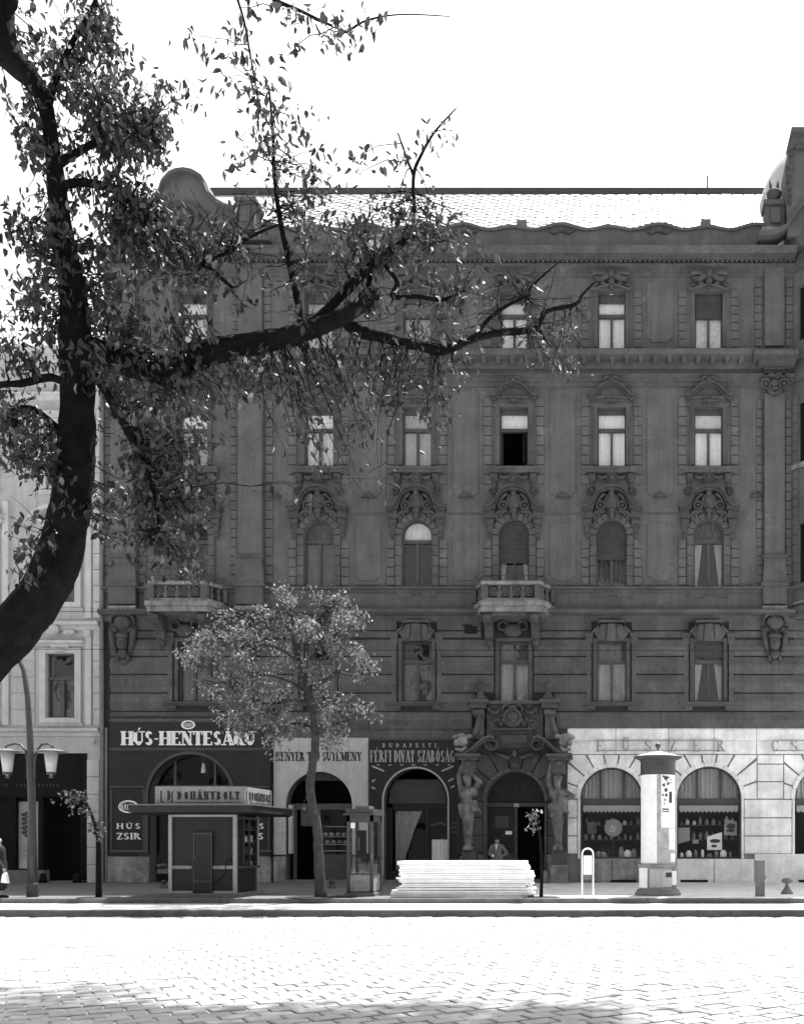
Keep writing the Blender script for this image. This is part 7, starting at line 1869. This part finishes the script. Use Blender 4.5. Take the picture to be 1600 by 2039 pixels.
# bare twig sprays
for base, n_, ln in (((990, 620), 10, 110), (1050, 585) and ((1052, 586), 14, 110), ((1090, 618), 10, 90), ((1160, 590), 8, 70), ((800, 482), 8, 100), ((560, 470), 10, 120), ((575, 560), 10, 110), ((900, 690), 10, 100), ((690, 650), 8, 150), ((880, 596), 10, 80), ((460, 570), 10, 120), ((1000, 662), 9, 90), ((545, 380), 7, 90)):
    q, br = T.nearest(W(base[0], base[1], 9.0))
    for i in range(n_):
        a = T.r.uniform(0, 2*PI)
        e = q + Vector((math.cos(a)*1.0, T.r.uniform(-.4, .4), math.sin(a)*0.8+0.2))*ln*9.0/FPX*T.r.uniform(0.5, 1.2)
        T.twig(q, e, 0.005, forks=3, leaves=1, size=0.10, sag=0.05)
# upper crown beyond the top of the frame, it shades the near setts
for i in range(560):
    e = Vector((T.r.uniform(-4.5, 3.2), T.r.uniform(15.6, 17.9), T.r.uniform(17.9, 19.6)))
    T.twig(e + Vector((T.r.gauss(0, .4), -0.5, -0.3)), e, 0.012, leaves=9, size=0.30, spread=0.28, droop=0.3)
for i in range(90):
    e = Vector((T.r.uniform(-5.4, -2.2), T.r.uniform(17.4, 20.0), T.r.uniform(19.4, 20.8)))
    T.twig(e + Vector((T.r.gauss(0, .4), -0.5, -0.3)), e, 0.012, leaves=9, size=0.28, spread=0.3, droop=0.3)
limb('branch', [(30, -60, 22), (100, -500, 22), (600, -650, 14), (1000, -500, 8)], 8.0, 16.5, 9)
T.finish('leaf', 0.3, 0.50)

# the young tree on the far pavement
mt = thing('street_tree', (PX(638, 27.2), 27.2, 0), 'slender leafy street tree with pale sunlit foliage beside the telephone booth', 'tree')
T = Tree(mt, 'barkpale', 312)
D = 27.2
P3, R3 = FW([(638, 1788, 13), (637, 1765, 10.5), (634, 1700, 9.5), (632, 1655, 9), (623, 1610, 8.5), (617, 1565, 8.5), (621, 1530, 8), (627, 1490, 8), (627, 1450, 7.5), (621, 1410, 7), (612, 1372, 8), (598, 1330, 6.5), (588, 1290, 5), (583, 1240, 3.5), (575, 1190, 2)], D)
P3[0].z = 0.0; T.limb('trunk', P3, R3, 12, 0.07)
for pts in ([(612, 1375, 5), (640, 1358, 5), (668, 1342, 4.5), (674, 1325, 3.5), (662, 1290, 2)], [(672, 1338, 3), (710, 1345, 2.4), (748, 1320, 1.4)], [(598, 1325, 4), (570, 1300, 3.5), (530, 1285, 3), (470, 1290, 2)], [(622, 1405, 4), (590, 1395, 3.5), (540, 1400, 3), (490, 1395, 1.6)], [(588, 1290, 3.5), (620, 1250, 3), (650, 1215, 2)], [(626, 1470, 4), (660, 1445, 3), (710, 1430, 2), (745, 1415, 1.2)], [(585, 1260, 3), (545, 1230, 2.5), (500, 1215, 1.6)], [(612, 1380, 4), (560, 1350, 3), (500, 1345, 2), (440, 1360, 1.2)], [(628, 1450, 3.5), (590, 1440, 3), (545, 1450, 2), (505, 1440, 1.2)], [(598, 1330, 3), (640, 1290, 2.6), (690, 1270, 1.6)]):
    p, r = FW(pts, D, D + T.r.uniform(-0.8, 0.8)); T.limb('branch', p, r, 8, 0.06)
def mcl(cx, cy, rx, ry, n, per=12):
    subs = []
    for i in range(max(1, n//75)):
        a = T.r.uniform(0, 2*PI); q = math.sqrt(T.r.random()); subs.append((cx + rx*q*math.cos(a)*1.3, cy + ry*q*math.sin(a)*1.25, T.r.uniform(-1.2, 1.2)))
    for i in range(max(1, int(n*1.7)//per)):
        sx, sy, sd = T.r.choice(subs)
        e = W(sx + T.r.gauss(0, 9), sy + T.r.gauss(0, 7), D + sd + T.r.gauss(0, 0.2))
        base, br = T.nearest(e)
        if (e-base).length > 0.9: base = e + (base-e).normalized()*0.9
        T.twig(base, e, 0.010, leaves=per, size=0.105, tone=(0.35, 1.35), spread=0.095, droop=0.6, forks=1)
for a in ((560, 1210, 90, 32, 430), (620, 1195, 60, 22, 200), (500, 1235, 70, 35, 330), (640, 1240, 60, 35, 270), (560, 1270, 100, 35, 470), (440, 1265, 50, 28, 240), (430, 1300, 45, 30, 260), (520, 1320, 70, 35, 400), (660, 1290, 50, 35, 260), (590, 1350, 70, 35, 320), (480, 1370, 60, 25, 220), (400, 1350, 22, 18, 36), (380, 1365, 14, 12, 16), (520, 1420, 60, 35, 360), (590, 1430, 50, 40, 280), (480, 1420, 40, 30, 160), (660, 1400, 40, 40, 200), (690, 1360, 50, 40, 200), (680, 1450, 50, 28, 200), (560, 1470, 40, 20, 120), (720, 1320, 30, 24, 90), (735, 1420, 20, 24, 36), (640, 1480, 40, 16, 70), (690, 1220, 16, 24, 50), (560, 1500, 14, 20, 20), (740, 1300, 24, 14, 40), (755, 1430, 16, 10, 20), (400, 1290, 24, 16, 60), (392, 1265, 14, 12, 30), (410, 1365, 30, 12, 50), (460, 1440, 24, 20, 70), (520, 1480, 30, 14, 70), (700, 1475, 30, 14, 60), (600, 1175, 40, 10, 90), (680, 1190, 16, 14, 40)):
    mcl(*a)
for s_ in ((608, 1588), (606, 1606)):
    q = W(s_[0], s_[1], D); T.twig(W(620, s_[1]+2, D), q, 0.008, leaves=3, size=0.10, spread=0.03)
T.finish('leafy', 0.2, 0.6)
gr = MB().lathe([(0.95, 0.004), (0.95, 0.012)], PX(640, D), D, 24).build('tree_pit', 'coatdark', mt)

# saplings tied to stakes
def sapling(px, D, label, trunk, clusters, tone, stake=True):
    t = thing('sapling', (PX(px, D), D, 0), label, 'tree', 'young saplings on the pavement')
    S_ = Tree(t, 'bark', 500 + px)
    p, r = FW(trunk, D); p[0].z = 0.0
    S_.limb('trunk', p, r, 8, 0.05)
    for cx, cy, rx, ry, n in clusters:
        for i in range(max(1, n//7)):
            a = S_.r.uniform(0, 2*PI); q = math.sqrt(S_.r.random())
            e = W(cx + rx*q*math.cos(a), cy + ry*q*math.sin(a), D + S_.r.uniform(-.3, .3))
            base, br = S_.nearest(e); S_.twig(base, e, 0.008, leaves=7, size=0.11, tone=tone, spread=0.06, droop=0.6)
    S_.finish('leafy', 0.25, 0.6)
    MB().lathe([(0.55, 0.004), (0.55, 0.012)], PX(px, D), D, 20).build('tree_pit', 'coatdark', t)
sapling(197, 27.0, 'thin bent sapling with a leaning leafy top beside the lamp post', [(197, 1790, 6.5), (196, 1740, 5.5), (196, 1680, 4.5), (194, 1660, 4), (188, 1640, 3.5), (178, 1612, 2.5), (165, 1590, 2), (145, 1575, 1.2)], [(150, 1580, 30, 12, 60), (130, 1605, 32, 14, 60), (165, 1605, 20, 18, 50), (195, 1640, 16, 14, 46), (200, 1655, 14, 12, 36)], (0.2, 0.6))
sapling(1077, 27.1, 'thin sapling with a few large leaves at its top before the doorway', [(1077, 1788, 4), (1078, 1740, 3.4), (1077, 1700, 3), (1075, 1670, 2.6), (1070, 1650, 2), (1066, 1628, 1.4)], [(1050, 1628, 14, 14, 24), (1066, 1622, 16, 12, 24), (1062, 1650, 14, 10, 20), (1046, 1645, 10, 14, 14)], (0.4, 1.1))
